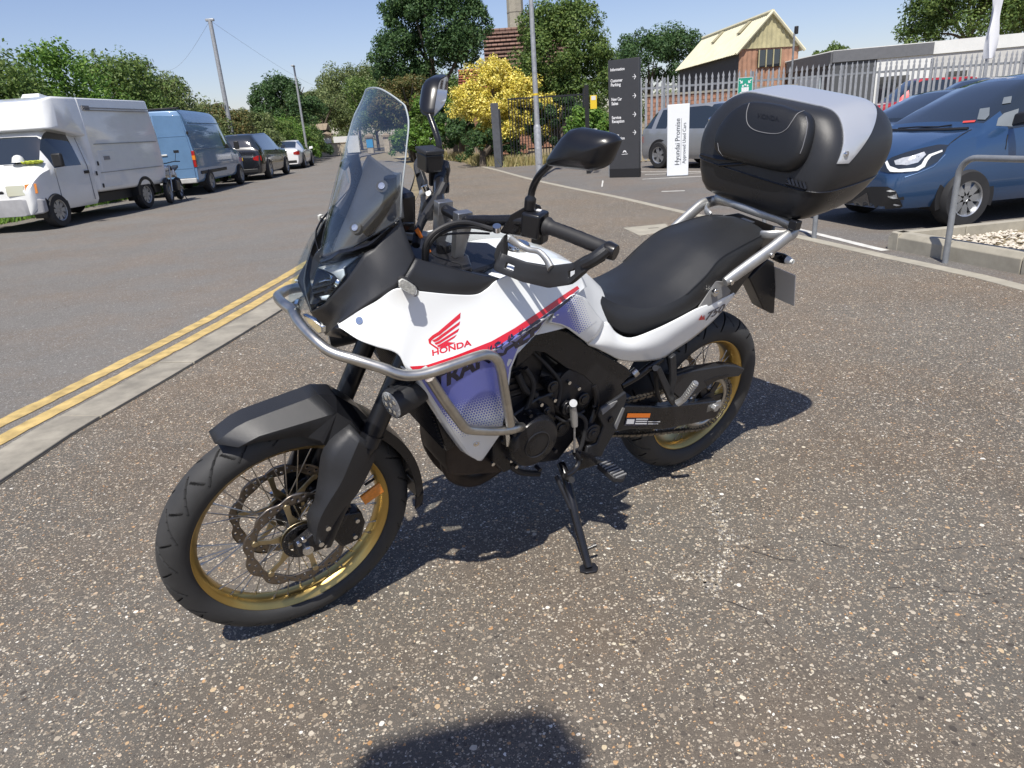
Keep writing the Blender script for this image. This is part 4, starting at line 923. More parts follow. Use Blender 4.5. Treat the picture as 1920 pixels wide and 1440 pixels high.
# ---- swingarm, chain, guard
swa = [(1105, 792), (1140, 770), (1177, 760), (1240, 763), (1300, 757), (1345, 752), (1352, 768), (1342, 784), (1300, 795), (1245, 806), (1180, 806), (1125, 815)]
sw_ = pris(swa, .135, .098, 'swingarm', M_dark, bevel=.006)
bp('right_arm', g_mir(g_prism([P(x, y, .135) for x, y in swa], (0, -.037, 0))), M_dark, sw_, bevel=.006)
bp('cross_brace', g_box((.43, 0, .44), (.08, .22, .06)), M_dark, sw_, bevel=.01)
swy = .1365
def dec(poly, m, y, nm, par): return bp(nm, ([P(a, b, y) for a, b in poly], [tuple(range(len(poly)))]), m, par, fixn=False)
dec([(1177, 775), (1220, 775), (1218, 783), (1175, 783)], M_orange, swy + .001, 'warning_label', sw_)
dec([(1175, 783), (1218, 783), (1213, 798), (1171, 798)], M_navy, swy + .001, 'warning_label', sw_)
for k, pl in enumerate(([(1176, 786), (1190, 786), (1188, 795), (1174, 795)], [(1193, 785), (1215, 785), (1215, 787), (1192.5, 787)], [(1192, 789), (1214, 789), (1213, 791), (1192, 791)], [(1191, 793), (1213, 793), (1212.5, 795.5), (1190.5, 795.5)], [(1215, 790), (1238, 790), (1238, 791.5), (1215, 791.5)], [(1215, 794), (1234, 794), (1234, 795.5), (1214.5, 795.5)])):
    dec(pl, M_whitedec, swy + .0022, 'label_print', sw_)
cg = [(1262, 706), (1300, 695), (1362, 685), (1384, 687), (1397, 692), (1386, 706), (1366, 708), (1345, 714), (1322, 728), (1300, 742), (1275, 748), (1262, 735)]
cgo = pris(cg, .128, .090, 'chain_guard', M_plas, bevel=.004)
pris([(1322, 715), (1345, 706), (1368, 702), (1350, 708), (1326, 722)], .1295, .128, 'guard_slot', M_dark, cgo)
ax_c = RC + Vector((0, .12, 0))
bp('axle_nut', join(g_cyl(ax_c - Vector((0, .01, 0)), ax_c + Vector((0, .03, 0)), .016, 6), g_box(ax_c + Vector((0, .012, 0)), (.075, .006, .035))), M_alloy, sw_, bevel=.002)
# chain
f0 = Vector((.70, .105, .455)); chp = []
for k in range(20): a = pi / 2 + .12 + (pi - .1) * k / 19; chp.append(f0 + Vector((-.035 * cos(a) * -1, 0, .035 * sin(a))))
rad_c = .114; ch = []
top0, top1 = f0 + Vector((0, 0, .034)), RC + Vector((.02, .105, rad_c)); bot0, bot1 = f0 - Vector((0, 0, .034)), RC + Vector((.03, .105, -rad_c * .97))
line = resamp([top0, top1], 40) + [RC + Vector((rad_c * cos(a), .105, rad_c * sin(a))) for a in np.linspace(pi / 2 + .1, 3 * pi / 2 - .15, 22)] + resamp([bot1, bot1.lerp(bot0, .5) - Vector((0, 0, .012)), bot0], 40)
L = resamp(line, 108); lk_ = []
for i in range(0, 107):
    a, b = L[i], L[i + 1]; m_ = a.lerp(b, .5); t = (b - a).normalized(); n_ = Vector((-t.z, 0, t.x)); hw_ = .0072 if i % 2 else .0055
    for s in (1, -1):
        yy = Vector((0, s * (.0085 if i % 2 else .0062), 0)); e = (b - a) * .62
        lk_.append(g_prism([m_ - e + n_ * hw_ * .7 + yy, m_ - e * .2 + n_ * hw_ * .5 + yy, m_ + e * .2 + n_ * hw_ * .5 + yy, m_ + e + n_ * hw_ * .7 + yy, m_ + e - n_ * hw_ * .7 + yy, m_ - e - n_ * hw_ * .7 + yy], (0, .0018 * s, 0)))
    lk_.append(g_cyl(a - Vector((0, .0085, 0)), a + Vector((0, .0085, 0)), .0042, 6))
bp('drive_chain', join(*lk_), mat('chain_steel', (.20, .18, .15), .4, metal=.9, var=.3, vscale=40), smooth=False)
# rear shock body and passenger pegs
bp('rear_shock', g_tube([(.50, .0, .40), (.55, 0, .72)], .04, 14), M_dark2)
bp('brake_hose', g_tube(cr([P(1228, 690, .14), P(1230, 712, .14), P(1232, 735, .13), P(1238, 752, .12)], 5), .007, 8), M_rub2)
for s in (1, -1):
    def MS(v): return v if s > 0 else mir(v)
    a, b, c_, d_ = P(1236, 690, .165), P(1266, 668, .165), P(1262, 752, .195), P(1274, 750, .195)
    h1 = [P(x, y, .178) for x, y in ((1229, 690), (1240, 688), (1270, 752), (1262, 762), (1255, 752))]; h2 = [P(x, y, .178) for x, y in ((1258, 672), (1268, 664), (1270, 715), (1262, 745), (1254, 742), (1260, 712))]
    pb_ = bp('passenger_peg_bracket', join(g_prism([MS(v) for v in h1], (0, -.014 * s, 0)), g_prism([MS(v) for v in h2], (0, -.014 * s, 0))), M_plas, bevel=.003)
    q = [MS(P(1270, 756, .19)), MS(P(1282, 748, .205)), MS(P(1305, 717, .235))]
    pg2 = bp('passenger_peg', g_tube(q, [.013, .0115, .0095], 8), M_alloy, pb_, angle=30)
    for k in range(8):
        v = q[1].lerp(q[2], .05 + k * .12); bp('peg_groove', g_tube([v, v + (q[2] - q[1]) * .05], .0125, 6), M_alloy, pg2)
    bp('bracket_bolt', g_cyl(MS(P(1229, 690, .165)), MS(P(1229, 690, .19)), .010, 12), M_dark2, pb_)
# ================================================================== GROUND
def asphalt(name, base, stones, scale, dens, patch=.16, bump=.5, fine=.25, warm=(1, .97, .93), cmax=1.0):
    m = bpy.data.materials.new(name); m.use_nodes = True; nt = m.node_tree; b = nt.nodes['Principled BSDF']; b.inputs['Roughness'].default_value = .88; b.inputs['Specular IOR Level'].default_value = .25
    tc = nd(nt, 'ShaderNodeTexCoord'); lk = nt.links.new
    def noise(s, d=4, r=.6):
        n = nd(nt, 'ShaderNodeTexNoise'); n.inputs['Scale'].default_value = s; n.inputs['Detail'].default_value = d; n.inputs['Roughness'].default_value = r; lk(tc.outputs['Object'], n.inputs['Vector']); return n.outputs[0]
    def mrange(v, a, b_, c, d):
        n = nd(nt, 'ShaderNodeMapRange'); n.inputs[1].default_value = a; n.inputs[2].default_value = b_; n.inputs[3].default_value = c; n.inputs[4].default_value = d; lk(v, n.inputs[0]); return n.outputs[0]
    def mth(op, a, b_):
        n = nd(nt, 'ShaderNodeMath', operation=op)
        for i, q in enumerate((a, b_)):
            if isinstance(q, (int, float)): n.inputs[i].default_value = q
            else: lk(q, n.inputs[i])
        return n.outputs[0]
    big = mrange(noise(.55, 5), .3, .7, 1 - patch, 1 + patch); mid = mrange(noise(6, 5), .3, .7, 1 - patch * .7, 1 + patch * .7); fn = mrange(noise(scale * 3.2, 2, .7), .25, .75, 1 - fine, 1 + fine)
    val = mth('MULTIPLY', mth('MULTIPLY', big, mid), fn)
    mx = nd(nt, 'ShaderNodeMix', data_type='RGBA', blend_type='MULTIPLY'); mx.inputs[0].default_value = 1; mx.inputs[6].default_value = (base * warm[0], base * warm[1], base * warm[2], 1); lk(val, mx.inputs[7])
    tn = nd(nt, 'ShaderNodeMix', data_type='RGBA', blend_type='MULTIPLY'); lk(mrange(noise(.9, 4), .42, .62, 0, 1), tn.inputs[0]); lk(mx.outputs[2], tn.inputs[6]); tn.inputs[7].default_value = (1.07, .95, .85, 1)
    col = tn.outputs[2]; hgt = None
    for sc, dn, seed in ((scale, dens, 0.0), (scale * 1.9, dens * .9, 5.3), (scale * .55, dens * .22, 9.1)):
        mp = nd(nt, 'ShaderNodeMapping'); mp.inputs['Location'].default_value = (seed, seed * 1.7, 0); lk(tc.outputs['Object'], mp.inputs[0])
        # slightly squash so stones are not all round
        nz = nd(nt, 'ShaderNodeTexNoise'); nz.inputs['Scale'].default_value = sc * .8; lk(mp.outputs[0], nz.inputs['Vector'])
        ad = nd(nt, 'ShaderNodeMix', data_type='VECTOR'); ad.inputs[0].default_value = .012; lk(mp.outputs[0], ad.inputs[4]); lk(nz.outputs['Color'], ad.inputs[5])
        vo = nd(nt, 'ShaderNodeTexVoronoi'); vo.inputs['Scale'].default_value = sc; vo.voronoi_dimensions = '2D'; lk(ad.outputs[1], vo.inputs['Vector'])
        sp = nd(nt, 'ShaderNodeSeparateColor'); lk(vo.outputs['Color'], sp.inputs[0])
        rad = mrange(sp.outputs[1], 0, 1, .12, .44)
        msk = mth('MULTIPLY', mth('LESS_THAN', vo.outputs['Distance'], rad), mth('LESS_THAN', sp.outputs[0], dn))
        cr_ = nd(nt, 'ShaderNodeValToRGB'); lk(sp.outputs[2], cr_.inputs[0]); e = cr_.color_ramp.elements
        for i, (p_, c) in enumerate(stones):
            el = e[i] if i < 2 else e.new(p_); el.position = p_; el.color = (c[0] * cmax, c[1] * cmax, c[2] * cmax, 1)
        mm = nd(nt, 'ShaderNodeMix', data_type='RGBA'); lk(msk, mm.inputs[0]); lk(col, mm.inputs[6]); lk(cr_.outputs[0], mm.inputs[7]); col = mm.outputs[2]
        hgt = msk if hgt is None else mth('ADD', hgt, msk)
    lk(col, b.inputs['Base Color'])
    hh = mth('ADD', mth('MULTIPLY', hgt, .35), noise(scale * 2.5, 3, .7))
    bp_ = nd(nt, 'ShaderNodeBump'); bp_.inputs['Strength'].default_value = bump; bp_.inputs['Distance'].default_value = .004; lk(hh, bp_.inputs['Height']); lk(bp_.outputs[0], b.inputs['Normal'])
    return m
STONES = [(0.0, (.07, .062, .055)), (.22, (.16, .135, .11)), (.50, (.30, .25, .19)), (.70, (.42, .36, .28)), (.84, (.60, .54, .44)), (.90, (.52, .29, .13)), (.95, (.60, .52, .36)), (1.0, (.85, .82, .75))]
M_pav = asphalt('pavement_asphalt', .124, STONES, 98, .58, bump=.65, fine=.40, warm=(1.02, .93, .80), cmax=.94)
M_road = asphalt('road_asphalt', .155, [(0, (.10, .098, .095)), (.5, (.19, .18, .17)), (1.0, (.32, .31, .29))], 80, .6, patch=.10, bump=.5, warm=(1, .945, .86))
M_fore = asphalt('forecourt_asphalt', .145, [(0, (.10, .098, .095)), (.6, (.17, .165, .16)), (1.0, (.30, .28, .26))], 70, .5, patch=.13, bump=.4, warm=(1, .94, .86))
M_earth = mat('dry_earth', (.22, .18, .11), .95, var=.35, vscale=2.5, bump=.6, bscale=30)
M_conc = mat('kerb_concrete', (.275, .252, .205), .9, var=.32, vscale=5, bump=.7, bscale=160)
M_concl = mat('pale_concrete', (.33, .305, .245), .9, var=.16, vscale=6, bump=.5, bscale=140)
M_yel = mat('yellow_line_paint', (.46, .335, .13), .85, var=.38, vscale=9, bump=.6, bscale=190)
M_wline = mat('white_line_paint', (.55, .54, .50), .8, var=.25, vscale=9, bump=.5, bscale=150)
M_joint = mat('joint_dirt', (.05, .045, .04), .95); M_crack = mat('crack_dirt', (.075, .065, .055), .95, var=.3)

def sheet(name, poly, z, m): return obj(name, ([(x, y, z) for x, y in poly], [tuple(range(len(poly)))]), m, smooth=False)
g0 = struct(sheet('ground', [(-1500, -200), (1500, -200), (1500, 2500), (-1500, 2500)], -.075, M_earth))
def xy(v): return (v[0], v[1])
KP = [(-2.62, -2.0), (-2.45, 1.0), (-2.30, 2.83), (-2.27, 3.35), (-2.16, 4.02), (-2.0, 5.08), (-1.86, 6.29), (-1.72, 8.2), (-1.66, 11), (-1.75, 15), (-2.1, 20), (-2.8, 27), (-3.9, 34), (-5.6, 40), (-8, 44)]
def offs(line, d):
    out = []
    for i, p in enumerate(line):
        a, b = line[max(0, i - 1)], line[min(len(line) - 1, i + 1)]; t = Vector((b[0] - a[0], b[1] - a[1])).normalized(); out.append((p[0] - t.y * d, p[1] + t.x * d))
    return out
KPs = [xy(v) for v in cr([(x, y, 0) for x, y in KP], 6)]
KR = offs(KPs, .27)
LE = [(-11.3, -10), (-11.3, 10), (-11.3, 20), (-11.5, 30), (-12.2, 40), (-13.4, 50), (-15, 60)]
road = struct(sheet('road', [(KR[0][0], -10)] + KR[:] + [(-9.5, 52), (-9, 62), (-16, 62)] + LE[::-1], -.012, M_road))
fr_edge = [(3.95, -2), (3.80, 3.0), (3.69, 4.84), (3.62, 5.46), (3.45, 6.19), (3.25, 7.26), (2.99, 8.63), (2.58, 10.42), (2.07, 13.09), (1.45, 15.75), (.73, 19.3), (-.1, 24.2), (-.62, 26.9)]
FEs = [xy(v) for v in cr([(x, y, 0) for x, y in fr_edge], 5)]
pav = struct(sheet('pavement', [p for p in KPs if p[1] < 35] + [(-2.6, 36), (-1.2, 30)] + FEs[::-1], 0.0, M_pav))
FO = offs(FEs, -.13)
fore = struct(sheet('forecourt', FO + [(2.4, 26.5), (4.6, 23.4), (40, 19.0), (40, -2)], -.004, M_fore))
backp = struct(sheet('back_pavement', [(-1.2, 30), (-.62, 26.9), (.3, 26.5), (2.4, 26.6), (3.0, 29), (-1, 33)], -.02, M_fore))
# kerb stones
kerb = bpy.data.objects.new('kerb', None); COL.objects.link(kerb); kerb['kind'] = 'structure'
cum = [0]
for a, b in zip(KPs, KPs[1:]): cum.append(cum[-1] + hypot(b[0] - a[0], b[1] - a[1]))
def atl(line, s):
    s = min(max(s, 0), cum[-1]); i = 0
    while i < len(cum) - 2 and cum[i + 1] < s: i += 1
    t = (s - cum[i]) / (cum[i + 1] - cum[i]); a, b = line[i], line[i + 1]; return (a[0] + (b[0] - a[0]) * t, a[1] + (b[1] - a[1]) * t)
s_ = .15
while s_ < 14.5:
    e_ = min(s_ + .905, cum[-1]); n_ = 4; tp, bt = [], []
    jx = RNG.normal(0, .003); jz = RNG.normal(0, .002)
    for k in range(n_ + 1):
        q = s_ + (e_ - s_ - .010) * k / n_; a = atl(KPs, q); b = atl(KR, q); tp.append((a, b))
    V, F = [], []
    for a, b in tp:
        z1 = .016 + jz; V += [(a[0], a[1], -.12), (a[0], a[1], z1), (b[0] + .02, b[1], z1), (b[0] + jx, b[1], z1 - .020), (b[0] + jx, b[1], -.12)]
    for k in range(n_):
        for j in range(4): F.append((k * 5 + j, k * 5 + j + 1, k * 5 + j + 6, k * 5 + j + 5))
    F += [(0, 1, 2, 3, 4), tuple(n_ * 5 + j for j in (4, 3, 2, 1, 0))]
    obj('kerb_stone', (V, F), M_conc, kerb, bevel=.004, angle=30); s_ = e_
# dark joint between kerb and pavement
V, F = [], []
jl = offs(KPs, -.012)
for i, (a, b) in enumerate(zip(KPs, jl)):
    wv = .4 + .6 * RNG.random(); V += [(a[0], a[1], .003), (a[0] + (b[0] - a[0]) * wv, a[1] + (b[1] - a[1]) * wv, .003)]
for i in range(len(KPs) - 1): F.append((2 * i, 2 * i + 1, 2 * i + 3, 2 * i + 2))
struct(obj('kerb_joint', (V, F), M_joint, smooth=False))
# edging stones along the forecourt
edg = bpy.data.objects.new('edging', None); COL.objects.link(edg); edg['kind'] = 'structure'
cumf = [0]
for a, b in zip(FEs, FEs[1:]): cumf.append(cumf[-1] + hypot(b[0] - a[0], b[1] - a[1]))
cum = cumf; s_ = 0
while s_ < cumf[-1] - .3:
    e_ = min(s_ + .92, cumf[-1]); V = []
    for q in (s_, (s_ + e_) / 2, e_ - .008):
        a, b = atl(FEs, q), atl(FO, q); V += [(a[0], a[1], .006), (b[0], b[1], .006), (b[0], b[1], -.1), (a[0], a[1], -.1)]
    F = [(k * 4 + j, k * 4 + (j + 1) % 4, k * 4 + 4 + (j + 1) % 4, k * 4 + 4 + j) for k in range(2) for j in range(4)] + [(3, 2, 1, 0), (8, 9, 10, 11)]
    obj('edging_stone', (V, F), M_concl, edg, bevel=.003, angle=30); s_ = e_
def ribbon(name, line, w, z, m, jit=.0):
    a, b = offs(line, w / 2), offs(line, -w / 2); V, F = [], []
    for p, q in zip(a, b):
        V += [(p[0] + RNG.normal(0, jit), p[1] + RNG.normal(0, jit), z), (q[0] + RNG.normal(0, jit), q[1] + RNG.normal(0, jit), z)]
    for i in range(len(line) - 1): F.append((2 * i, 2 * i + 1, 2 * i + 3, 2 * i + 2))
    return struct(obj(name, (V, F), m, smooth=False))
def dens_(line, st=.05):
    out = []
    for a, b in zip(line, line[1:]):
        n = max(1, int(hypot(b[0] - a[0], b[1] - a[1]) / st))
        for k in range(n): t = k / n; out.append((a[0] + (b[0] - a[0]) * t, a[1] + (b[1] - a[1]) * t))
    return out + [line[-1]]
near = [p for p in offs(KPs, .39) if p[1] < 9.5]; far_ = [p for p in offs(KPs, .585) if p[1] < 9.5]
ribbon('yellow_line', dens_(near), .112, -.008, M_yel, .003); ribbon('yellow_line', dens_(far_), .112, -.008, M_yel, .003)
# white lines on the forecourt
for a, b, w_ in (((3.43, 8.27), (3.63, 6.61), .09), ((3.62, 17.9), (4.9, 17.2), .10), ((3.4, 19.2), (5.0, 17.6), .10), ((3.3, 16.6), (4.9, 16.2), .10), ((3.05, 13.55), (3.45, 13.4), .10), ((2.2, 15.4), (2.45, 17.0), .03), ((6.2, 9.9), (10.5, 10.6), .10)):
    ribbon('parking_line', dens_([a, b], .1), w_, .000, M_wline, .003)
sl = [(1.58, 9.21), (2.16, 9.33), (2.10, 8.75), (1.66, 8.50)]
slab = struct(obj('inspection_cover', g_prism([(x, y, -.02) for x, y in sl], (0, 0, .026)), M_concl, bevel=.004)); obj('lifting_slot', g_box((1.93, 9.0, .0065), (.13, .02, .004)), M_joint, slab)
# cracks in the pavement
def crack(pts, w0, name='crack', m=M_crack, z=.0035):
    line = [xy(G(*p)) for p in pts]; line = dens_(line, .018); out = []; j = 0
    for i, p in enumerate(line): j = .75 * j + RNG.normal(0, .006); out.append((p[0] + j, p[1] + RNG.normal(0, .004)))
    V, F = [], []
    for i, p in enumerate(out):
        ww = w0 * .55 * (.1 + 1.2 * RNG.random()) * min(1, (len(out) - i) / 8, (i + 1) / 5); V += [(p[0] - ww * .3, p[1] - ww * .5, z), (p[0] + ww * .3, p[1] + ww * .5, z)]
    for i in range(len(out) - 1): F.append((2 * i, 2 * i + 1, 2 * i + 3, 2 * i + 2))
    obj(name, (V, F), m, pav, smooth=False)
for c_, w_ in (([(1270, 990), (1310, 992), (1350, 1000)], .006), ([(1362, 1004), (1420, 1008), (1470, 1016)], .006), ([(1375, 1020), (1420, 1035), (1470, 1050), (1530, 1052)], .007), ([(1270, 1078), (1310, 1080), (1335, 1095)], .006), ([(1345, 1120), (1390, 1140), (1430, 1160), (1470, 1195), (1520, 1240)], .006), ([(1500, 1010), (1640, 1035), (1760, 1030), (1919, 1022)], .005), ([(1630, 1110), (1720, 1095), (1830, 1120), (1919, 1100)], .004)):
    crack(c_, w_)
M_worn = asphalt('worn_stone', .17, [(0, (.25, .21, .16)), (.5, (.5, .44, .34)), (1, (.75, .70, .60))], 75, .95, bump=.7)
def wornpatch(pts, w0):
    line = dens_([xy(G(*p)) for p in pts], .02); V, F = [], []; st = []
    for i, p in enumerate(line):
        for k in range(5):
            r = .004 + .006 * RNG.random(); c = Vector((p[0] + RNG.normal(0, w0), p[1] + RNG.normal(0, w0), .001)); n = RNG.integers(5, 8); a0 = RNG.random() * 6
            ring = [c + Vector((r * cos(a0 + 2 * pi * q / n) * (.7 + .5 * RNG.random()), r * sin(a0 + 2 * pi * q / n) * (.7 + .5 * RNG.random()), 0)) for q in range(n)]
            st.append(g_loft([ring, [c + (v - c) * .6 + Vector((0, 0, .003)) for v in ring]], True, True))
    o = obj('loose_chippings', join(*st), M_worn, pav, smooth=False); o['kind'] = 'stuff'
wornpatch([(1320, 920), (1345, 960), (1352, 990), (1362, 1010), (1355, 1040), (1345, 1075), (1335, 1110)], .016); wornpatch([(1270, 1078), (1320, 1085), (1345, 1110)], .016); wornpatch([(1370, 1008), (1410, 1015)], .010)
# ---- planter with kerb and gravel
M_pebble = mat('pale_pebbles', (.50, .45, .37), .85, var=.45, vscale=14)
plk = thing('planter_kerb', 'low concrete kerb border around the gravel bed beside the blue car', 'kerb')
f_ = Vector((-.985, -.17, 0)).normalized()
A_, B_, C2, D_ = Vector((3.70, 6.72, 0)), Vector((6.6, 7.22, 0)), Vector((4.02, 5.35, 0)), Vector((4.40, 3.6, 0))
def kerbrun(a, b, wd, h_, inn, segs):
    d = (b - a); L = d.length; d.normalize(); n = Vector((-d.y, d.x, 0)) * inn
    for k in range(segs):
        p, q = a + d * (L * k / segs + .004), a + d * (L * (k + 1) / segs - .004)
        prof = [(0, -.05), (0, h_ * .72), (wd * .30, h_), (wd, h_), (wd, -.05)]
        V = [p + n * x + Vector((0, 0, z)) for x, z in prof] + [q + n * x + Vector((0, 0, z)) for x, z in prof]
        F = [(j, (j + 1) % 5, 5 + (j + 1) % 5, 5 + j) for j in range(5)] + [(4, 3, 2, 1, 0), (5, 6, 7, 8, 9)]
        obj('kerb_stone', (V, F), M_concl, plk, bevel=.006)
kerbrun(A_, C2, .13, .16, 1, 2); kerbrun(C2, D_, .13, .16, 1, 2); kerbrun(A_, B_, .13, .16, -1, 4)
st = []
for k in range(2600):
    u, v = RNG.random(), RNG.random(); p = A_.lerp(B_, .07 + u * .9).lerp(C2.lerp(D_, .1 + .4 * u) + Vector((2.6 * u, 0, 0)), .10 + v * .88); r = .010 + .012 * RNG.random(); z = .075 + .02 * RNG.random()
    a0 = RNG.random() * 6; ring = [Vector((p.x + r * cos(a0 + q * 1.257) * 1.2, p.y + r * sin(a0 + q * 1.257), z)) for q in range(5)]
    V = ring + [Vector((p.x, p.y, z + r * .8)), Vector((p.x, p.y, z - r * .8))]; st.append((V, [(q, (q + 1) % 5, 5) for q in range(5)] + [((q + 1) % 5, q, 6) for q in range(5)]))
gv = tag(obj('gravel', join(*st), M_pebble, fixn=False), 'bed of pale loose gravel inside the concrete planter kerb', 'gravel', kind='stuff')
struct(sheet('planter_soil', [(3.80, 6.62), (6.5, 7.1), (7.0, 4.0), (4.5, 3.7), (4.12, 5.3)], .066, M_earth))
# ---- hoop barriers
M_galv = mat('galvanised_steel', (.37, .38, .39), .5, metal=.4, var=.2, vscale=12)
M_galvd = mat('grey_painted_steel', (.26, .275, .29), .5, metal=.4, var=.18, vscale=9)
def hoop(p0, p1, h_, r, label):
    p0, p1 = Vector((*p0, 0)), Vector((*p1, 0)); d = (p1 - p0).normalized(); t = thing('hoop_barrier', label, 'barrier', 'hoop barriers beside the planter', tuple(p0)); rad = .15
    pts = [p0 - Vector((0, 0, .05)), p0 + Vector((0, 0, h_ * .5)), p0 + Vector((0, 0, h_ - rad))]
    for k in range(1, 9): a = pi / 2 * k / 8; pts.append(p0 + d * rad * (1 - cos(a)) + Vector((0, 0, h_ - rad + rad * sin(a))))
    back = [p1 + (q - p0) - 2 * d * ((q - p0).dot(d)) for q in pts][::-1]
    o = obj('tube', g_tube([q - p0 for q in pts + back], r, 16), M_galvd, t, angle=60); return t
zt = HZ(1830, 291, 3.79, 5.93)
hoop((3.788, 5.931), (4.02, 5.06), .86, .025, 'grey tube hoop barrier beside the planter with both posts by the kerb')
hoop((3.338, 7.518), (3.10, 8.35), .86, .025, 'grey tube hoop barrier half hidden behind the motorcycle top box')
# ================================================================== VEHICLES
M_cglass = mat('car_glass', (.018, .024, .030), .05, coat=1.0, spec=.8)
M_tyre = mat('car_tyre', (.020, .020, .021), .75, var=.2)
M_rimal = mat('wheel_alloy', (.50, .51, .52), .32, metal=.85)
M_rimst = mat('wheel_steel', (.38, .38, .37), .45, metal=.6, var=.2)
M_blackp = mat('black_trim', (.014, .014, .015), .5)
M_headl = mat('headlight_lens', (.55, .57, .58), .10, metal=.35, coat=1.0, var=.25, vscale=20)
M_taill = mat('tail_light_red', (.36, .015, .012), .15, coat=1.0)
M_yplate = mat('yellow_plate', (.62, .42, .02), .5)
M_wplate = mat('white_plate', (.65, .65, .62), .5)
def wheel_geo(r, w, spokes, rr=.62):
    ty = g_lathe([(r * rr, -w / 2), (r * .93, -w / 2), (r, -w * .32), (r, w * .32), (r * .93, w / 2), (r * rr, w / 2), (r * rr, -w / 2)], (0, 0, 0), 'Y', 36)
    sp = [g_lathe([(r * rr, w * .5), (r * rr * .94, w * .46), (r * rr * .92, -w * .3), (r * rr, -w * .4)], (0, 0, 0), 'Y', 36), g_lathe([(0, w * .34), (r * .15, w * .34), (r * .16, w * .2)], (0, 0, 0), 'Y', 16)]
    for k in range(spokes):
        a = 2 * pi * k / spokes; d = Vector((cos(a), 0, sin(a))); t = Vector((-sin(a), 0, cos(a))); y1, y0 = Vector((0, w * .36, 0)), Vector((0, w * .22, 0)); wd = r * .085 * (10 / spokes) ** .5
        sp.append(g_hull([d * r * .1 + t * wd + y1, d * r * .1 - t * wd + y1, d * r * rr * .96 + t * wd * 1.5 + y1, d * r * rr * .96 - t * wd * 1.5 + y1, d * r * .1 + t * wd + y0, d * r * .1 - t * wd + y0, d * r * rr * .96 + t * wd * 1.5 + y0, d * r * rr * .96 - t * wd * 1.5 + y0]))
    back = g_lathe([(0, -w * .05), (r * rr * .93, -w * .05)], (0, 0, 0), 'Y', 24)
    return ty, join(*sp), back
def car(name, label, cat, loc, fwd, prof, W, wb, rw, paint, glass, group=None, spokes=7, steer=0, lights=None, rimm=None, sill=.24, n=4, boxy=0, arches=True, tw=.21, wheels=True):
    rz = atan2(fwd[1], fwd[0]); t = thing(name, label, cat, group, (loc[0], loc[1], 0), rz)
    prof = [tuple(p) for p in prof]
    cs = cr([Vector((p[0], p[1], p[2])) for p in prof], n); c2 = cr([Vector((p[0], p[3], p[4])) for p in prof], n); rows = []; xs = []
    for a, b in zip(cs, c2):
        x, zt, wt, zb, wb_ = a.x, a.y, a.z, b.y, b.z; wt = min(wt, wb_)
        lo = [Vector((x, wb_ * .92, sill)), Vector((x, wb_ * .985, sill + .10)), Vector((x, wb_, sill + (zb - sill) * .45)), Vector((x, wb_ * (.985 if not boxy else 1), sill + (zb - sill) * .8)), Vector((x, wb_ * (.955 if not boxy else .995), zb))]
        e5 = Vector((x, wt, zt - (zt - zb) * .10 - .006)); hi = [lo[4].lerp(e5, .5) + Vector((0, .012, 0)), e5, Vector((x, wt * .90, zt - .010)), Vector((x, wt * .5, zt + .006)), Vector((x, 0, zt + .012))]
        half = lo + hi; rows.append(half + [mir(v) for v in half[::-1]][1:]); xs.append(x)
    m = len(rows[0]); V = [v for r in rows for v in r]; parts = {}
    def cls(i, j):
        xm = (xs[i] + xs[i + 1]) / 2; jj = j if j < 9 else 17 - j; side = 'left' if j < 9 else 'right'
        for k, (nm, x0, x1, ty) in enumerate(glass):
            if min(x0, x1) < xm < max(x0, x1):
                if ty == 'side' and jj in (4, 5): return (nm, side, k)
                if ty == 'top' and jj >= 6: return (nm, 'c', k)
                if ty == 'wrap' and jj >= 4: return (nm, 'c', k)
        return 'body'
    for i in range(len(rows) - 1):
        for j in range(m - 1): parts.setdefault(cls(i, j), []).append((i * m + j, i * m + j + 1, (i + 1) * m + j + 1, (i + 1) * m + j))
    parts['body'].append(tuple(range(m))); parts['body'].append(tuple((len(rows) - 1) * m + k for k in range(m))[::-1])
    def sub(fs):
        ids = sorted({q for f in fs for q in f}); mp = {q: k for k, q in enumerate(ids)}; return [V[q] for q in ids], [tuple(mp[q] for q in f) for f in fs]
    for k, fs in parts.items():
        if k == 'body': body = obj('body', sub(fs), paint, t, angle=38)
        else: obj(k[0], sub(fs), M_cglass, t, angle=38)
    t['_h'] = 1; del t['_h']
    if wheels:
        ty, rm, bk = wheel_geo(rw, tw, spokes); tym = rmm = bkm = None
        for xw in (0, -wb):
            for s in (1, -1):
                wv = obj('wheel', ty, M_tyre, t) if tym is None else bpy.data.objects.new('wheel', tym)
                if tym is None: tym = wv.data
                else: COL.objects.link(wv); wv.parent = t
                hw = max(p[4] for p in prof); wv.location = (xw, s * (hw - tw / 2 + .036), rw); wv.rotation_euler = (0, 0, (0 if s > 0 else pi) + (steer if xw == 0 else 0))
                for q in ('rim', 'backing'):
                    dm = rmm if q == 'rim' else bkm
                    if dm is None:
                        o = obj(q, rm if q == 'rim' else bk, (rimm or M_rimal) if q == 'rim' else M_blackp, wv)
                        if q == 'rim': rmm = o.data
                        else: bkm = o.data
                    else: o = bpy.data.objects.new(q, dm); COL.objects.link(o); o.parent = wv
                if arches:
                    hwm = hw * .988 + .001
                    obj('wheel_arch', g_lathe([(.0, .0), (rw + .055, .0), (rw + .055, -.25), (0, -.25)] if s > 0 else [(.0, .0), (rw + .055, .0), (rw + .055, .25), (0, .25)], (xw, s * hwm, rw + .01), 'Y', 32, radians(-18), radians(198)), M_blackp, t)
    return t, bvh_of((V, [f for fs in parts.values() for f in fs]))
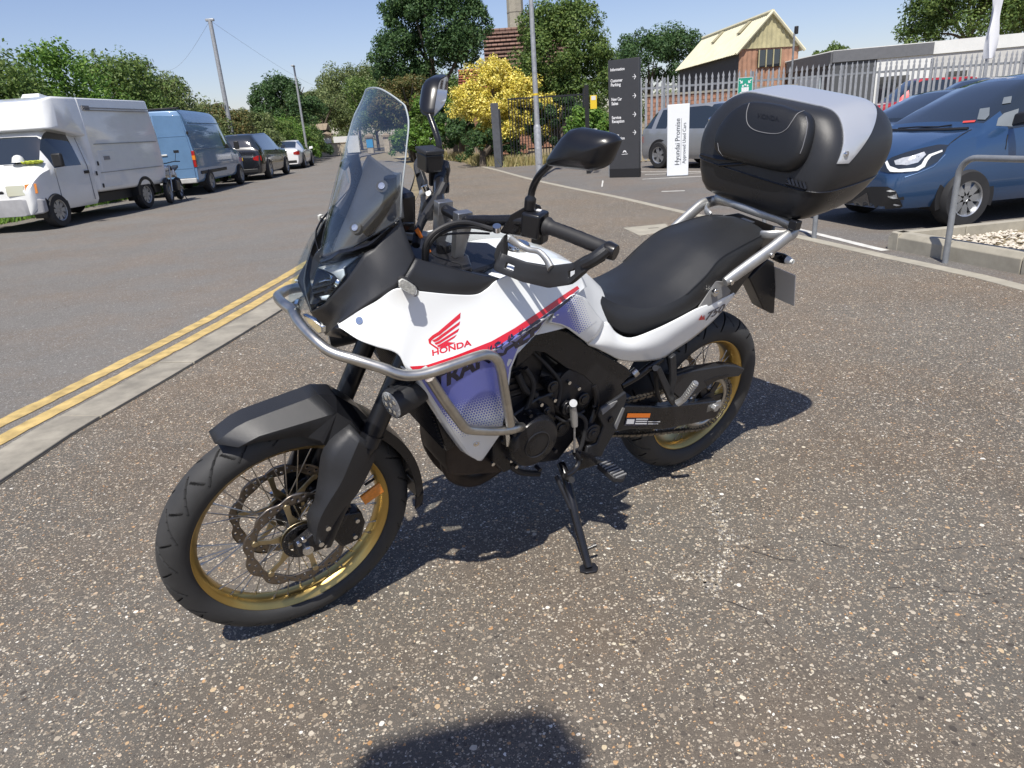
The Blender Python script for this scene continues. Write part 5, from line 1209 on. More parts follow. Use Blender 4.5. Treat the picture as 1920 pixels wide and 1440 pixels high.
def sedan(L, H, hood, fo, W, wb, cab0=.30, cab1=1.0, tail=.95, hatch=False, beltz=None):
    hw = W / 2; bz = beltz or H * .62; r = -(L - fo)
    P_ = [(fo, hood * .55, hw * .70, hood * .50, hw * .78), (fo - .06, hood * .80, hw * .78, hood * .72, hw * .88), (fo - .22, hood * .93, hw * .84, hood * .84, hw * .96), (fo * .35, hood * 1.02, hw * .86, hood * .95, hw), (-cab0, hood * 1.10, hw * .84, bz * .97, hw), (-cab0 - .12, hood * 1.10 + (H - hood * 1.1) * .18, hw * .80, bz, hw),
          (-cab1, H * .975, hw * .66, bz, hw), (-cab1 - .45, H, hw * .65, bz * 1.01, hw)]
    if hatch: P_ += [(r + 1.15, H * .985, hw * .64, bz * 1.03, hw), (r + .42, H * .955, hw * .62, bz * 1.05, hw * .98), (r + .10, bz * 1.16, hw * .68, bz * 1.05, hw * .94), (r + .02, bz * .95, hw * .7, bz * .85, hw * .90), (r, bz * .62, hw * .72, bz * .55, hw * .86)]
    else: P_ += [(r + 1.55, H * .96, hw * .62, bz * 1.01, hw), (r + .75, tail * 1.03, hw * .68, bz * .98, hw * .98), (r + .15, tail, hw * .72, tail * .92, hw * .92), (r + .02, tail * .9, hw * .74, tail * .80, hw * .88), (r, tail * .62, hw * .72, tail * .55, hw * .84)]
    return P_
def paint(name, c, metal=.3, rough=.3, var=.03): return mat(name, c, rough, metal=metal, coat=1.0, var=var, vscale=2)
M_pwhite = paint('van_white', (.72, .73, .72), 0, .35, .05); M_pblue = paint('van_blue', (.13, .24, .40), .1, .4, .08); M_pblk = paint('car_black', (.012, .013, .016), .2, .25); M_pwh2 = paint('car_white', (.75, .75, .75), 0, .3)
M_pjazz = paint('car_blue', (.036, .085, .185), .45, .28); M_pgrey = paint('car_grey', (.36, .37, .38), .5, .32); M_pred = paint('car_red', (.35, .015, .02), .2, .3)

# ---- blue supermini on the forecourt
jf = Vector((-.985, -.17, 0)).normalized(); jl = Vector((.17, -.985, 0)).normalized(); jc = Vector((4.95, 7.63, 0)) - jl * .80
JP = [(.82, .56, .52, .50, .60), (.80, .66, .56, .58, .68), (.70, .78, .62, .70, .76), (.50, .87, .67, .80, .82), (.20, .95, .70, .88, .845), (-.10, 1.00, .72, .93, .845), (-.22, 1.06, .70, .955, .845), (-.60, 1.27, .64, .98, .845), (-1.02, 1.45, .585, 1.0, .845), (-1.5, 1.52, .57, 1.01, .845), (-2.3, 1.50, .56, 1.03, .84), (-2.85, 1.40, .55, 1.05, .82), (-3.15, 1.10, .60, 1.02, .78), (-3.22, .7, .62, .65, .74)]
jazz, jb = car('parked_car', 'metallic blue hatchback with white light-guide headlamp parked behind the planter', 'car', (jc.x, jc.y), jf, JP, 1.69, 2.53, .30, M_pjazz, [('windscreen', -.22, -1.02, 'top'), ('quarter_window', -.40, -1.02, 'side'), ('side_window', -1.06, -1.95, 'side'), ('side_window', -2.0, -2.6, 'side'), ('rear_window', -2.85, -3.1, 'top')], spokes=8, steer=radians(4), n=5)
JM = Matrix.Translation((jc.x, jc.y, 0)) @ Matrix.Rotation(atan2(jf.y, jf.x), 4, 'Z'); JI = JM.inverted()
def layj(pts, off=.006, b=jb, I=JI):
    o = I @ CAM; R = I.to_3x3(); out = []
    for q in pts:
        d = R @ ray(*q); h = b.ray_cast(o, d)
        if h[0] is None: h = b.find_nearest(o + d * 8.0)
        n = h[1] if h[1].dot(d) < 0 else -h[1]; out.append(h[0] + n * off)
    return out
def jd(name, poly, m, off=.006, solid=0, parent=jazz):
    V, F = fill2d(poly, 10); return obj(name, (layj(V, off), F), m, parent, solid=solid, fixn=False)
M_hldark = mat('headlamp_dark', (.020, .024, .030), .08, coat=1.0)
def c6(pts): return [(x / 4 + 1560, y / 4 + 180) for x, y in pts]
hlp = jd('headlight', c6([(362, 565), (400, 500), (450, 465), (560, 425), (700, 390), (790, 370), (865, 368), (845, 420), (790, 490), (700, 535), (560, 575), (430, 580)]), M_hldark, .010)
for poly in ([(405, 505), (420, 490), (440, 530), (500, 550), (620, 540), (665, 515), (690, 470), (720, 440), (820, 405), (822, 418), (740, 452), (712, 485), (690, 530), (640, 560), (520, 572), (440, 570), (420, 545)],):
    jd('light_guide', c6(poly), M_lampw, .016, parent=jazz)
jd('projector', c6([(470, 490), (530, 470), (600, 455), (690, 425), (700, 440), (640, 500), (560, 520), (480, 520)]), M_headl, .014)
jd('lower_grille', c6([(60, 760), (180, 700), (300, 680), (420, 680), (480, 715), (545, 860), (520, 880), (300, 895), (120, 890), (20, 880)]), M_blackp, .008)
jd('grille_mesh', c6([(160, 790), (270, 725), (300, 860), (160, 865)]), M_hldark, .012)
for k in range(3): jd('fog_fin', c6([(412 + 22 * k, 712 + 50 * k), (440 + 14 * k, 704 + 50 * k), (478 + 18 * k, 714 + 50 * k), (440 + 20 * k, 720 + 50 * k)]), M_headl, .016)
jd('bumper_lip', c6([(150, 885), (330, 880), (470, 862), (530, 850), (545, 885), (460, 890), (300, 893)]), M_pgrey, .012)
jd('lower_bumper', c6([(100, 895), (300, 897), (500, 893), (720, 880), (720, 915), (560, 935), (100, 940)]), M_blackp, .008)
obj('bonnet_gap', g_tube(layj(c6([(860, 378), (920, 330), (985, 285), (1045, 255)]), .003), .006, 6), M_blackp, jazz)
obj('scuttle', g_tube(layj(c6([(400, 262), (600, 262), (850, 258), (1020, 250)]), .006), .022, 6), M_blackp, jazz)
obj('wing_gap', g_tube(layj(c6([(1300, 400), (1310, 330), (1318, 290)]), .003), .005, 6), M_blackp, jazz)
obj('wing_crease', g_tube(layj(c6([(545, 610), (640, 580), (760, 530), (850, 440)]), .001), .006, 6), M_pjazz, jazz)
obj('wiper', g_tube(layj(c6([(500, 250), (640, 240), (800, 240), (900, 225)]), .012), .010, 6), M_blackp, jazz)
M_paper = mat('paper_notice_dimmed', (.15, .17, .185), .4, var=.05); M_redp = mat('red_notice', (.55, .06, .05), .6)  # paper made grey: dimming behind the window glass is put into its colour
jd('window_notice', c6([(1110, 100), (1185, 90), (1180, 150), (1150, 182), (1090, 180)]), M_paper, .008); jd('window_notice', c6([(985, 192), (1080, 185), (1070, 200), (980, 206)]), M_redp, .008)
jd('window_notice', c6([(1290, 15), (1350, 5), (1340, 55), (1275, 65)]), M_paper, .008)
obj('wing_mirror', g_hull([(-.48, .86, 1.00), (-.48, 1.04, 1.02), (-.40, .86, 1.0), (-.38, 1.04, 1.03), (-.46, .88, 1.14), (-.46, 1.05, 1.15), (-.40, .88, 1.12), (-.40, 1.03, 1.13)]), M_blackp, jazz, bevel=.02, seg=3)
jq = jd('side_notice', c6([(1245, 170), (1290, 130), (1400, 95), (1390, 150), (1350, 230), (1230, 225)]), M_paper, .004)
# ---- other forecourt cars
def gen(name, label, cat, loc, fwd, L, H, hood, W, wb, rw, pm, group, hatch=False, fo=.85, spokes=7, rimm=None, cab0=.35, cab1=1.1, tail=.95, beltz=None, plate=None):
    pr = sedan(L, H, hood, fo, W, wb, cab0, cab1, tail, hatch, beltz); r = -(L - fo)
    gl = [('windscreen', -cab0 - .02, -cab1, 'top'), ('side_window', -cab0 - .35, -cab1 - .45, 'side'), ('side_window', -cab1 - .52, r + (1.1 if hatch else 1.5), 'side')] + ([('side_window', r + 1.05, r + .5, 'side'), ('rear_window', r + .42, r + .11, 'wrap')] if hatch else [('rear_window', r + 1.55, r + .76, 'top')])
    t, b = car(name, label, cat, loc, fwd, pr, W, wb, rw, pm, gl, group, spokes, rimm=rimm); hw = W / 2
    for s in (1, -1):
        obj('headlight', g_hull([(fo - .03, s * hw * .55, hood * .72), (fo - .02, s * hw * .60, hood * .80), (fo - .20, s * hw * .93, hood * .76), (fo - .22, s * hw * .96, hood * .88), (fo - .12, s * hw * .6, hood * .88)]), M_headl, t)
        tz = (beltz or H * .62) if hatch else tail
        obj('tail_light', g_hull([(r - .012, s * hw * .66, tz * .80), (r - .012, s * hw * .66, tz * .72), (r + .10, s * hw * .96, tz * .85), (r + .10, s * hw * .96, tz * .68), (r - .012, s * hw * .84, tz * .86), (r - .012, s * hw * .84, tz * .68)]), M_taill, t)
        obj('wing_mirror', g_hull([(-cab0 - .28, s * (hw + .0), (beltz or H * .62) + .02), (-cab0 - .28, s * (hw + .20), (beltz or H * .62) + .04), (-cab0 - .18, s * (hw + .18), (beltz or H * .62) + .04), (-cab0 - .25, s * (hw + .02), (beltz or H * .62) + .15), (-cab0 - .25, s * (hw + .2), (beltz or H * .62) + .16)]), pm, t, bevel=.01)
    obj('rear_bumper', g_box((r + .02, 0, .36), (.06, W * .78, .14)), M_blackp, t, bevel=.02)
    obj('front_grille', g_box((fo - .02, 0, .36), (.06, W * .62, .16)), M_blackp, t, bevel=.02)
    if plate: obj('number_plate', g_box((r - .02, 0, plate[0]), (.02, .50, .11)), plate[1], t)
    return t
FG = 'cars parked on the forecourt'
gen('parked_car', 'black coupe parked next to the blue hatchback on the forecourt', 'car', (5.9, 11.6), jf, 4.4, 1.42, .92, 1.8, 2.6, .32, M_pblk, FG)
gen('parked_car', 'dark grey sports utility car parked beyond the black coupe', 'car', (8.7, 15.0), jf, 4.5, 1.62, 1.02, 1.85, 2.65, .35, paint('car_charcoal', (.03, .033, .04), .4, .28), FG, True)
gen('parked_car', 'dark red hatchback beyond the other cars by the palisade fence', 'car', (12.8, 17.4), jf, 4.2, 1.62, .98, 1.8, 2.6, .33, paint('car_maroon', (.07, .012, .015), .3, .28), FG, True)
gen('parked_car', 'silver grey sports utility car parked behind the white promise board', 'car', (6.55, 18.05), (.55, -.83), 4.2, 1.56, 1.0, 1.80, 2.6, .34, M_pgrey, FG, True, spokes=5)
gen('parked_car', 'red car standing behind the palisade fence', 'car', (13.6, 26.5), (-1, .1), 4.3, 1.95, 1.15, 1.8, 2.6, .36, M_pred, FG, True)
# ---- cars along the far kerb
SG = 'vehicles parked along the road'
gen('parked_suv', 'black sports utility car with yellow rear number plate behind the blue van', 'car', (-10.05, 32.0), (-.05, 1), 4.7, 1.72, 1.08, 1.92, 2.9, .37, M_pblk, SG, True, beltz=1.04, plate=(.80, M_yplate))
gen('parked_car', 'white coupe parked at the far end of the row of vehicles', 'car', (-11.0, 40.4), (-.10, 1), 4.6, 1.36, .86, 1.9, 2.7, .34, M_pwh2, SG, plate=(.60, M_yplate), tail=.98)
gen('parked_car', 'white hatchback parked beside the far stone gate piers', 'car', (-4.6, 47.5), (.1, -1), 4.0, 1.6, 1.0, 1.75, 2.5, .32, M_pwh2, SG, True)
# ---- blue panel van
bf = Vector((-.07, 1, 0)).normalized(); br = Vector((bf.y, -bf.x, 0)); bc = Vector((-8.96, 22.87, 0)) + bf * 3.48 - br * .93
BP = [(.95, .62, .70, .55, .80), (.90, .90, .74, .80, .88), (.55, 1.10, .76, 1.0, .95), (.15, 1.22, .78, 1.12, .97), (.05, 1.30, .78, 1.15, .97), (-.55, 1.95, .72, 1.22, .975), (-.85, 2.20, .76, 1.24, .98), (-1.4, 2.34, .80, 1.25, .98), (-2.4, 2.38, .82, 1.25, .98), (-4.30, 2.40, .82, 1.25, .98), (-4.46, 2.38, .815, 1.25, .975), (-4.50, 2.34, .81, 1.25, .97)]
bvan, bvb = car('panel_van', 'faded blue high roof panel van seen from behind on the far kerb', 'van', (bc.x, bc.y), bf, BP, 1.96, 3.48, .34, M_pblue, [('windscreen', .05, -.85, 'top'), ('side_window', -.30, -1.35, 'side')], SG, 6, rimm=M_rimst, sill=.36, boxy=1)
for s in (1, -1):
    d_ = obj('rear_door', g_prism([(-4.505, s * .02, .50), (-4.505, s * .90, .50), (-4.505, s * .90, 1.3), (-4.505, s * .80, 2.24), (-4.505, s * .02, 2.28)], (-.018, 0, 0)), M_pblue, bvan, bevel=.008)
    obj('door_rib', g_box((-4.525, s * .45, 1.68), (.008, .80, .025)), M_pblue, d_); obj('door_rib', g_box((-4.525, s * .45, .78), (.008, .82, .03)), M_pblue, d_)
    obj('tail_light', g_box((-4.47, s * .945, 1.02), (.10, .08, .46)), M_taill, bvan, bevel=.01); obj('indicator', g_box((-4.475, s * .945, 1.06), (.10, .084, .12)), M_amber, bvan)
    obj('hinge', g_box((-4.52, s * .91, 1.75), (.04, .05, .08)), M_blackp, bvan); obj('wing_mirror', g_box((-.25, s * 1.08, 1.32), (.08, .16, .26)), M_blackp, bvan, bevel=.02)
    obj('side_rail', g_box((-2.9, s * .985, .62), (2.6, .02, .09)), M_blackp, bvan)
    obj('roof_line', g_box((-2.9, s * .925, 2.02), (3.1, .02, .03)), M_pblue, bvan); obj('body_rib', g_box((-2.9, s * .982, 1.30), (3.1, .012, .03)), M_pblue, bvan)
obj('rear_bumper', g_box((-4.53, 0, .42), (.12, 1.84, .14)), mat('bumper_grey', (.42, .42, .41), .6, var=.15), bvan, bevel=.02)
obj('handle', g_box((-4.535, -.14, 1.18), (.03, .16, .045)), M_wplate, bvan, bevel=.008); obj('number_plate', g_box((-4.53, .30, 1.18), (.012, .42, .10)), M_wplate, bvan)
obj('plate_recess', g_box((-4.53, .10, .93), (.014, .28, .12)), M_blackp, bvan)
obj('roof_rail', g_box((-4.40, 0, 2.43), (.16, 1.5, .05)), M_blackp, bvan, bevel=.01)
# ---- white box van
wf = Vector((-.053, -.9986, 0)).normalized(); wl = Vector((-wf.y, wf.x, 0)); wc = Vector((-8.72, 18.12, 0)) + wf * 3.39 - wl * .96
WP = [(.60, .72, .74, .64, .82), (.58, .84, .76, .76, .88), (.48, .97, .78, .90, .93), (.24, 1.12, .80, 1.04, .96), (.02, 1.22, .80, 1.10, .965), (-.08, 1.32, .79, 1.12, .965), (-.38, 1.76, .74, 1.14, .965), (-.62, 1.92, .74, 1.15, .965), (-1.0, 1.94, .76, 1.15, .965), (-1.46, 1.94, .76, 1.15, .965)]
wvan, wvb = car('box_van', 'old white box van with rounded luton body above its cab', 'van', (wc.x, wc.y), wf, WP, 1.93, 3.39, .33, M_pwhite, [('windscreen', -.03, -.40, 'top'), ('side_window', -.22, -1.16, 'side')], SG, 8, rimm=M_rimst, sill=.32, boxy=1)
hb_ = [(-1.46, 1.02, .55), (-1.40, 1.02, 1.80), (-1.46, .95, 2.50), (-4.45, 1.02, .52), (-4.55, 1.0, 1.8), (-4.50, .93, 2.52), (-4.60, 1.0, .8)]
obj('box_body', g_hull([Vector(p) for p in hb_] + [mir(Vector(p)) for p in hb_]), M_pwhite, wvan, bevel=.10, seg=5)
lu = [(-1.2, 1.01, 1.98), (-1.2, .94, 2.50), (-.62, 1.0, 1.90), (-.48, .98, 1.88), (-.78, .93, 2.50), (-.38, .93, 1.88), (-.30, .80, 1.88), (-.50, .80, 2.42), (-1.6, 1.01, 1.7), (-1.6, .94, 2.50)]
obj('luton', g_hull([Vector(p) for p in lu] + [mir(Vector(p)) for p in lu]), M_pwhite, wvan, bevel=.13, seg=6)
obj('roof_vent', g_hull([(-1.55 + a, .1 + b, z) for a in (-.2, .2) for b in (-.2, .2) for z in (2.49, 2.55)] + [(-1.4, .1 + b, 2.62) for b in (-.18, .18)]), M_pwhite, wvan, bevel=.01)
M_seamg = mat('panel_seam', (.22, .22, .22), .7)
for z in (2.30, 2.25, 1.55, .95): obj('panel_seam', g_box((-3.0, 1.0 if z > 2 else 1.018, z), (2.7, .03, .012)), M_seamg, wvan)
obj('locker_door', g_box((-2.05, 1.012, 1.02), (.62, .03, .78)), M_pwhite, wvan, bevel=.006)
for x, z in ((-1.62, 1.15), (-1.62, .68), (-1.48, .95)): obj('latch', g_box((x, 1.03, z), (.05, .02, .09)), M_blackp, wvan, bevel=.01)
obj('vent', g_box((-2.0, 1.03, 1.25), (.22, .02, .08)), M_seamg, wvan); obj('vent', g_box((-1.75, .985, 2.3), (.25, .02, .08)), M_seamg, wvan)
obj('rear_wheel_arch', g_lathe([(.345, 0), (.42, 0), (.42, -.3), (.345, -.3), (.345, 0)], (-3.39, 1.03, .34), 'Y', 28, 0, pi), M_blackp, wvan)
obj('underbody', g_box((-2.9, 0, .42), (3.0, 1.7, .20)), M_blackp, wvan)
fb = obj('front_bumper', g_hull([(.64, y, z) for y in (.72, -.72) for z in (.30, .62)] + [(.46, y, z) for y in (.99, -.99) for z in (.32, .60)] + [(.34, y, z) for y in (.995, -.995) for z in (.34, .58)]), mat('grey_bumper', (.33, .33, .34), .55, var=.12), wvan, bevel=.03)
for s in (1, -1):
    obj('headlight', g_hull([(.625, s * .45, .68), (.62, s * .45, .88), (.60, s * .80, .68), (.575, s * .80, .88), (.5, s * .6, .78)]), mat('hazy_lens', (.50, .50, .38), .15, coat=1) if s > 0 else bpy.data.materials['hazy_lens'], wvan, bevel=.01)
    obj('indicator', g_hull([(.605, s * .81, .68), (.58, s * .81, .89), (.46, s * .965, .70), (.44, s * .965, .89), (.4, s * .85, .78)]), M_amber, wvan, bevel=.01)
    obj('wing_mirror', g_box((-.18, s * 1.10, 1.28), (.10, .20, .26)), M_blackp, wvan, bevel=.03, seg=3)
    obj('door_handle', g_box((-1.22, s * .975, 1.0), (.16, .025, .06)), M_blackp, wvan)
    obj('door_gap', g_tube([(-1.30, s * .968, .42), (-1.30, s * .97, 1.12), (-1.22, s * .90, 1.70)], .008, 5), M_seamg, wvan); obj('door_gap', g_tube([(-.20, s * .968, .52), (-.20, s * .968, 1.12)], .008, 5), M_seamg, wvan)
obj('grille', g_hull([(.60, y, z) for y in (.36, -.36) for z in (.72, .80)] + [(.615, y, .76) for y in (.42, -.42)]), M_blackp, wvan, bevel=.02)
obj('wiper', g_tube([(-.02, .72, 1.22), (.0, .1, 1.24)], .012, 5), M_blackp, wvan); obj('aerial', g_cyl((-.45, .72, 1.86), (-.45, .72, 2.08), .005, 6), M_blackp, wvan)
hat = thing('hard_hat', 'white hard hat lying on the dashboard of the white box van', 'hard hat', None); hat.matrix_world = Matrix.Translation((wc.x, wc.y, 0)) @ Matrix.Rotation(atan2(wf.y, wf.x), 4, 'Z')
obj('shell', g_lathe([(0, .13), (.05, .12), (.09, .085), (.11, .03), (.115, 0), (.14, -.01)], (.00, .42, 1.30), 'Z', 24), M_pwhite, hat)
hv = obj('safety_vest', shift(([Vector((.22 * (i / 12 - .5) * .8, .36 * (j / 12 - .5), .035 * sin(i * 1.3 + j * .8) * cos(j * .9) + .02)) for i in range(13) for j in range(13)], [(i * 13 + j, i * 13 + j + 1, (i + 1) * 13 + j + 1, (i + 1) * 13 + j) for i in range(12) for j in range(12)]), (.0, .70, 1.26)), mat('hi_vis_yellow', (.36, .42, .03), .7), solid=.01)
hv.matrix_world = hat.matrix_world.copy(); tag(hv, 'crumpled yellow safety vest on the dashboard of the white box van', 'safety vest')
# ---- small dark motorcycle parked behind the white van
smp = AT(341, 380, 20.4); smp.z = 0
sm = thing('parked_motorcycle', 'small dark naked motorcycle parked between the white van and the blue van', 'motorcycle', SG, tuple(smp), atan2(-1, .22))
for x in (0, 1.32):
    wv = obj('wheel', g_lathe([(.215, -.05), (.28, -.06), (.305, 0), (.28, .06), (.215, .05)], (x, 0, .305), 'Y', 28), M_tyre, sm)
    obj('rim', join(g_lathe([(.215, -.045), (.20, 0), (.215, .045)], (x, 0, .305), 'Y', 28), *[g_tube([(x, 0, .305), (x + .21 * cos(a), 0, .305 + .21 * sin(a))], .014, 5) for a in np.linspace(0, 2 * pi, 6)[:-1]]), M_rimst, wv)
obj('engine', g_hull([(.5, y, z) for y in (.16, -.16) for z in (.25, .5)] + [(.92, y, z) for y in (.16, -.16) for z in (.3, .6)]), M_dark2, sm, bevel=.03)
obj('fuel_tank', g_hull([(.55, y, .72) for y in (.1, -.1)] + [(.98, y, .82) for y in (.14, -.14)] + [(.62, y, .85) for y in (.09, -.09)] + [(.95, y, .95) for y in (.1, -.1)]), M_plas2, sm, bevel=.03, seg=3)
obj('seat', g_hull([(.6, y, .76) for y in (.11, -.11)] + [(-.1, y, .85) for y in (.1, -.1)] + [(.58, y, .82) for y in (.1, -.1)] + [(-.2, y, .92) for y in (.07, -.07)]), M_seat, sm, bevel=.02)
for s in (1, -1):
    obj('fork_leg', g_tube([(1.32, s * .09, .305), (1.06, s * .09, .95)], .022, 8), M_steel, sm)
    obj('mirror', join(g_tube([(1.0, s * .25, 1.02), (1.02, s * .32, 1.25)], .006, 6), g_hull([(1.02 + a, s * (.33 + b), 1.27 + c) for a in (-.012, .012) for b in (-.06, .07) for c in (-.035, .035)])), M_plas2, sm)
obj('handlebar', g_tube(cr([(.94, .36, 1.02), (1.0, .22, 1.03), (1.04, 0, 1.0), (1.0, -.22, 1.03), (.94, -.36, 1.02)], 5), .013, 8), M_dark, sm)
obj('headlamp', g_lathe([(0, .09), (.05, .08), (.085, .02), (.085, 0), (.0, .002)], (1.12, 0, .88), 'X', 24), M_headl, sm); obj('swingarm', g_tube([(.5, .1, .4), (0, .1, .305)], .03, 8), M_dark, sm); obj('mudguard', g_tube(cr([(1.55, 0, .52), (1.40, 0, .62), (1.2, 0, .60)], 5), .04, 8), M_plas2, sm); obj('side_cover', g_hull([(.62, s * .15, z) for s in (1, -1) for z in (.62, .72)] + [(.95, s * .16, z) for s in (1, -1) for z in (.70, .84)]), M_white, sm, bevel=.02)
obj('side_stand', g_tube([(.55, .12, .3), (.62, .30, .0)], .012, 6), M_dark, sm)
# ================================================================== STREET FURNITURE AND BUILDINGS
M_totem = mat('dark_grey_sign', (.045, .046, .050), .45, var=.06); M_board = mat('white_sign', (.74, .76, .77), .45); M_txtg = mat('grey_lettering', (.06, .07, .08), .5)
M_signw = mat('white_lettering', (.74, .74, .74), .5); M_green = mat('safety_green', (.02, .30, .20), .5); M_signy = mat('sign_yellow', (.70, .50, .03), .5)
def panel(name, p0, p1, h_, th, m, label, cat, z0=0.0, group=None):
    p0, p1 = Vector((p0[0], p0[1], z0)), Vector((p1[0], p1[1], z0)); R = (p1 - p0); w_ = R.length; R.normalize(); N = Vector((R.y, -R.x, 0))
    t = thing(name, label, cat, group, tuple(p0), atan2(R.y, R.x))       # local X along the face, -Y towards the viewer
    obj('board', g_box((w_ / 2, th / 2, h_ / 2), (w_, th, h_)), m, t, bevel=.006); return t, w_
def stext(t, s, x, z, w_, h_, m, rot=False, bold=.01, y=-.004, name='lettering'):
    V, F = text2d(s, bold)
    pts = [(x - v * h_, y, z + u * w_) if rot else (x + u * w_, y, z + v * h_) for u, v in V]
    return obj(name, (pts, F), m, t, smooth=False, fixn=False)
def spoly(t, pts, m, name, y=-.004): return obj(name, ([(x, y, z) for x, z in pts], [tuple(range(len(pts)))]), m, t, smooth=False, fixn=False)
tot, tw_ = panel('totem_sign', (2.72, 17.70), (3.35, 17.25), 2.60, .10, M_totem, 'tall dark grey directory sign listing parking, sales and service', 'sign')
def tz(y): return 2.60 * (1 - (y - 465) / 925)
def tx(x): return tw_ * (x - 158) / 246
for s, x0, x1, y0, hpx in (('Information', 178, 292, 548, 22), ('Customer', 178, 275, 632, 24), ('Parking', 180, 260, 664, 24), ('New Car', 183, 268, 775, 24), ('Sales', 183, 238, 808, 24), ('Service', 184, 260, 918, 24), ('Reception', 186, 286, 948, 24), ('Parts', 188, 242, 1056, 22), ('Reception', 189, 288, 1082, 22)):
    stext(tot, s, tx(x0), tz(y0), tx(x1) - tx(x0), 2.6 * hpx / 925, M_signw, bold=.03)
for y0 in (606, 749, 891, 1031):
    a, b, zc, d = tx(354), tx(383), tz(y0), .045
    spoly(tot, [(a, zc - .006), (b - .02, zc - .006), (b - .02, zc + .006), (a, zc + .006)], M_signw, 'arrow'); spoly(tot, [(b - .055, zc + d), (b - .045, zc + d + .012), (b, zc), (b - .045, zc - d - .012), (b - .055, zc - d), (b - .02, zc)], M_signw, 'arrow')
ez = tz(1190); ex = tx(287)
spoly(tot, [(ex - .09, ez - .03), (ex + .09, ez - .02), (ex + .07, ez - .035), (ex - .06, ez - .04)], M_signw, 'emblem'); spoly(tot, [(ex - .055, ez), (ex - .03, ez + .045), (ex, ez + .06), (ex + .03, ez + .045), (ex + .055, ez), (ex + .02, ez + .01), (ex, ez + .03), (ex - .02, ez + .01)], M_signw, 'emblem')
obj('plinth', g_box((tw_ / 2, .05, .10), (tw_ + .004, .105, .20)), M_blackp, tot); obj('rear_post', g_box((-.10, .25, .25), (.07, .07, .5)), M_galvd, tot)
hp, hw_ = panel('promise_board', (3.92, 16.86), (4.38, 16.72), 1.55, .03, M_board, 'upright white board lettered Hyundai Promise standing on the forecourt', 'sign')
stext(hp, 'Hyundai', hw_ * .58, .25, .47, .105, M_txtg, True, .004); stext(hp, 'Promise', hw_ * .58, .77, .48, .105, M_txtg, True, .004); stext(hp, 'Approved Used Cars', hw_ * .86, .27, .88, .075, M_txtg, True, .0)
spoly(hp, [(hw_ * .635, .25), (hw_ * .65, .25), (hw_ * .65, 1.25), (hw_ * .635, 1.25)], M_txtg, 'rule'); obj('base', g_box((hw_ / 2, .10, .01), (hw_, .3, .02)), M_galvd, hp)
# lamp post
lpz = 6.5
lpst = thing('lamp_post', 'pale grey galvanised lamp post at the forecourt entrance', 'lamp post', None, (1.11, 19.32, 0))
obj('base_section', g_tube([(0, 0, -.1), (0, 0, 1.25), (0, 0, 1.32)], [.095, .095, .07], 18), M_galv, lpst); obj('shaft', g_tube([(0, 0, 1.3), (0, 0, lpz)], [.068, .045], 16), M_galv, lpst); obj('access_door', g_box((0, -.093, .55), (.09, .02, .4)), M_galv, lpst, bevel=.004)
obj('band', g_tube([(0, 0, 2.02), (0, 0, 2.07)], .068, 16), M_signy, lpst); obj('lantern', g_hull([(-.1, -.9, lpz + .02), (.1, -.9, lpz + .02), (-.07, 0, lpz), (.07, 0, lpz), (-.1, -.9, lpz + .12), (.1, -.9, lpz + .12), (0, 0, lpz + .1)]), M_galv, lpst, bevel=.02)
# telegraph pole, far lamp column
tp_ = thing('utility_pole', 'tall slim grey pole with wires rising behind the hedge', 'pole', None, (-11.75, 33.6, 0)); obj('shaft', g_tube([(0, 0, 0), (0, 0, 6.35)], [.11, .085], 12), M_galv, tp_); obj('cap', g_box((0, 0, 6.37), (.36, .14, .10)), M_galv, tp_, bevel=.02)
top = Vector((-11.75, 33.6, 6.35))
for e in (AT(290, 128, 70), AT(650, 172, 95)):
    pts = [top.lerp(e, k / 14) - Vector((0, 0, .9 * sin(pi * k / 14))) for k in range(15)]; tag(obj('overhead_wire', g_tube(pts, .006, 4), M_galvd), 'thin overhead wire sagging from the tall pole ' + ('over the blue van' if e.x < -25 else 'towards the thin lamp column'), 'wire', 'overhead wires')
p2_ = thing('lamp_column', 'thin white lamp column standing among the bushes beyond the white coupe', 'lamp post', None, (-10.9, 43, 0)); obj('shaft', g_tube([(0, 0, 0), (0, 0, 5.2)], [.075, .05], 10), M_galv, p2_); obj('lantern', g_box((0, -.15, 5.22), (.14, .40, .07)), M_galv, p2_, bevel=.02)
# palisade fence
Fa, Fb = G(1190, 148, 2.42), G(1905, 97, 2.42); Fa.z = Fb.z = 0; Fd = (Fb - Fa).normalized(); Fl = (Fb - Fa).length + 1.2
fen_ = thing('palisade_fence', 'grey galvanised palisade fence with pointed pales along the forecourt', 'fence', None, tuple(Fa), atan2(Fd.y, Fd.x))
w2 = .036; pal = [(-w2, .06), (w2, .06), (w2, 2.24), (w2 * .55, 2.29), (w2 * .95, 2.34), (0, 2.46), (-w2 * .95, 2.34), (-w2 * .55, 2.29), (-w2, 2.24)]
pV = [Vector((x, -.055 - .010 * (abs(x) < w2 * .6), z)) for x, z in pal]; pm = None; npal = int(Fl / .165)
for k in range(npal):
    if pm is None: o = obj('pale', g_prism(pV, (0, .012, 0)), M_galv, fen_, smooth=False); pm = o.data
    else: o = bpy.data.objects.new('pale', pm); COL.objects.link(o); o.parent = fen_
    o.location = (k * .165, RNG.normal(0, .004), RNG.normal(0, .006)); o.rotation_euler = (0, RNG.normal(0, .006), 0)
for z in (2.13, .42): obj('rail', join(g_box((Fl / 2, -.03, z), (Fl, .006, .055)), g_box((Fl / 2, 0, z - .03), (Fl, .05, .006))), M_galvd, fen_)
for k in range(int(Fl / 2.64) + 1): obj('post', g_box((k * 2.64 + .9, .03, 1.2), (.055, .09, 2.4)), M_galvd, fen_)
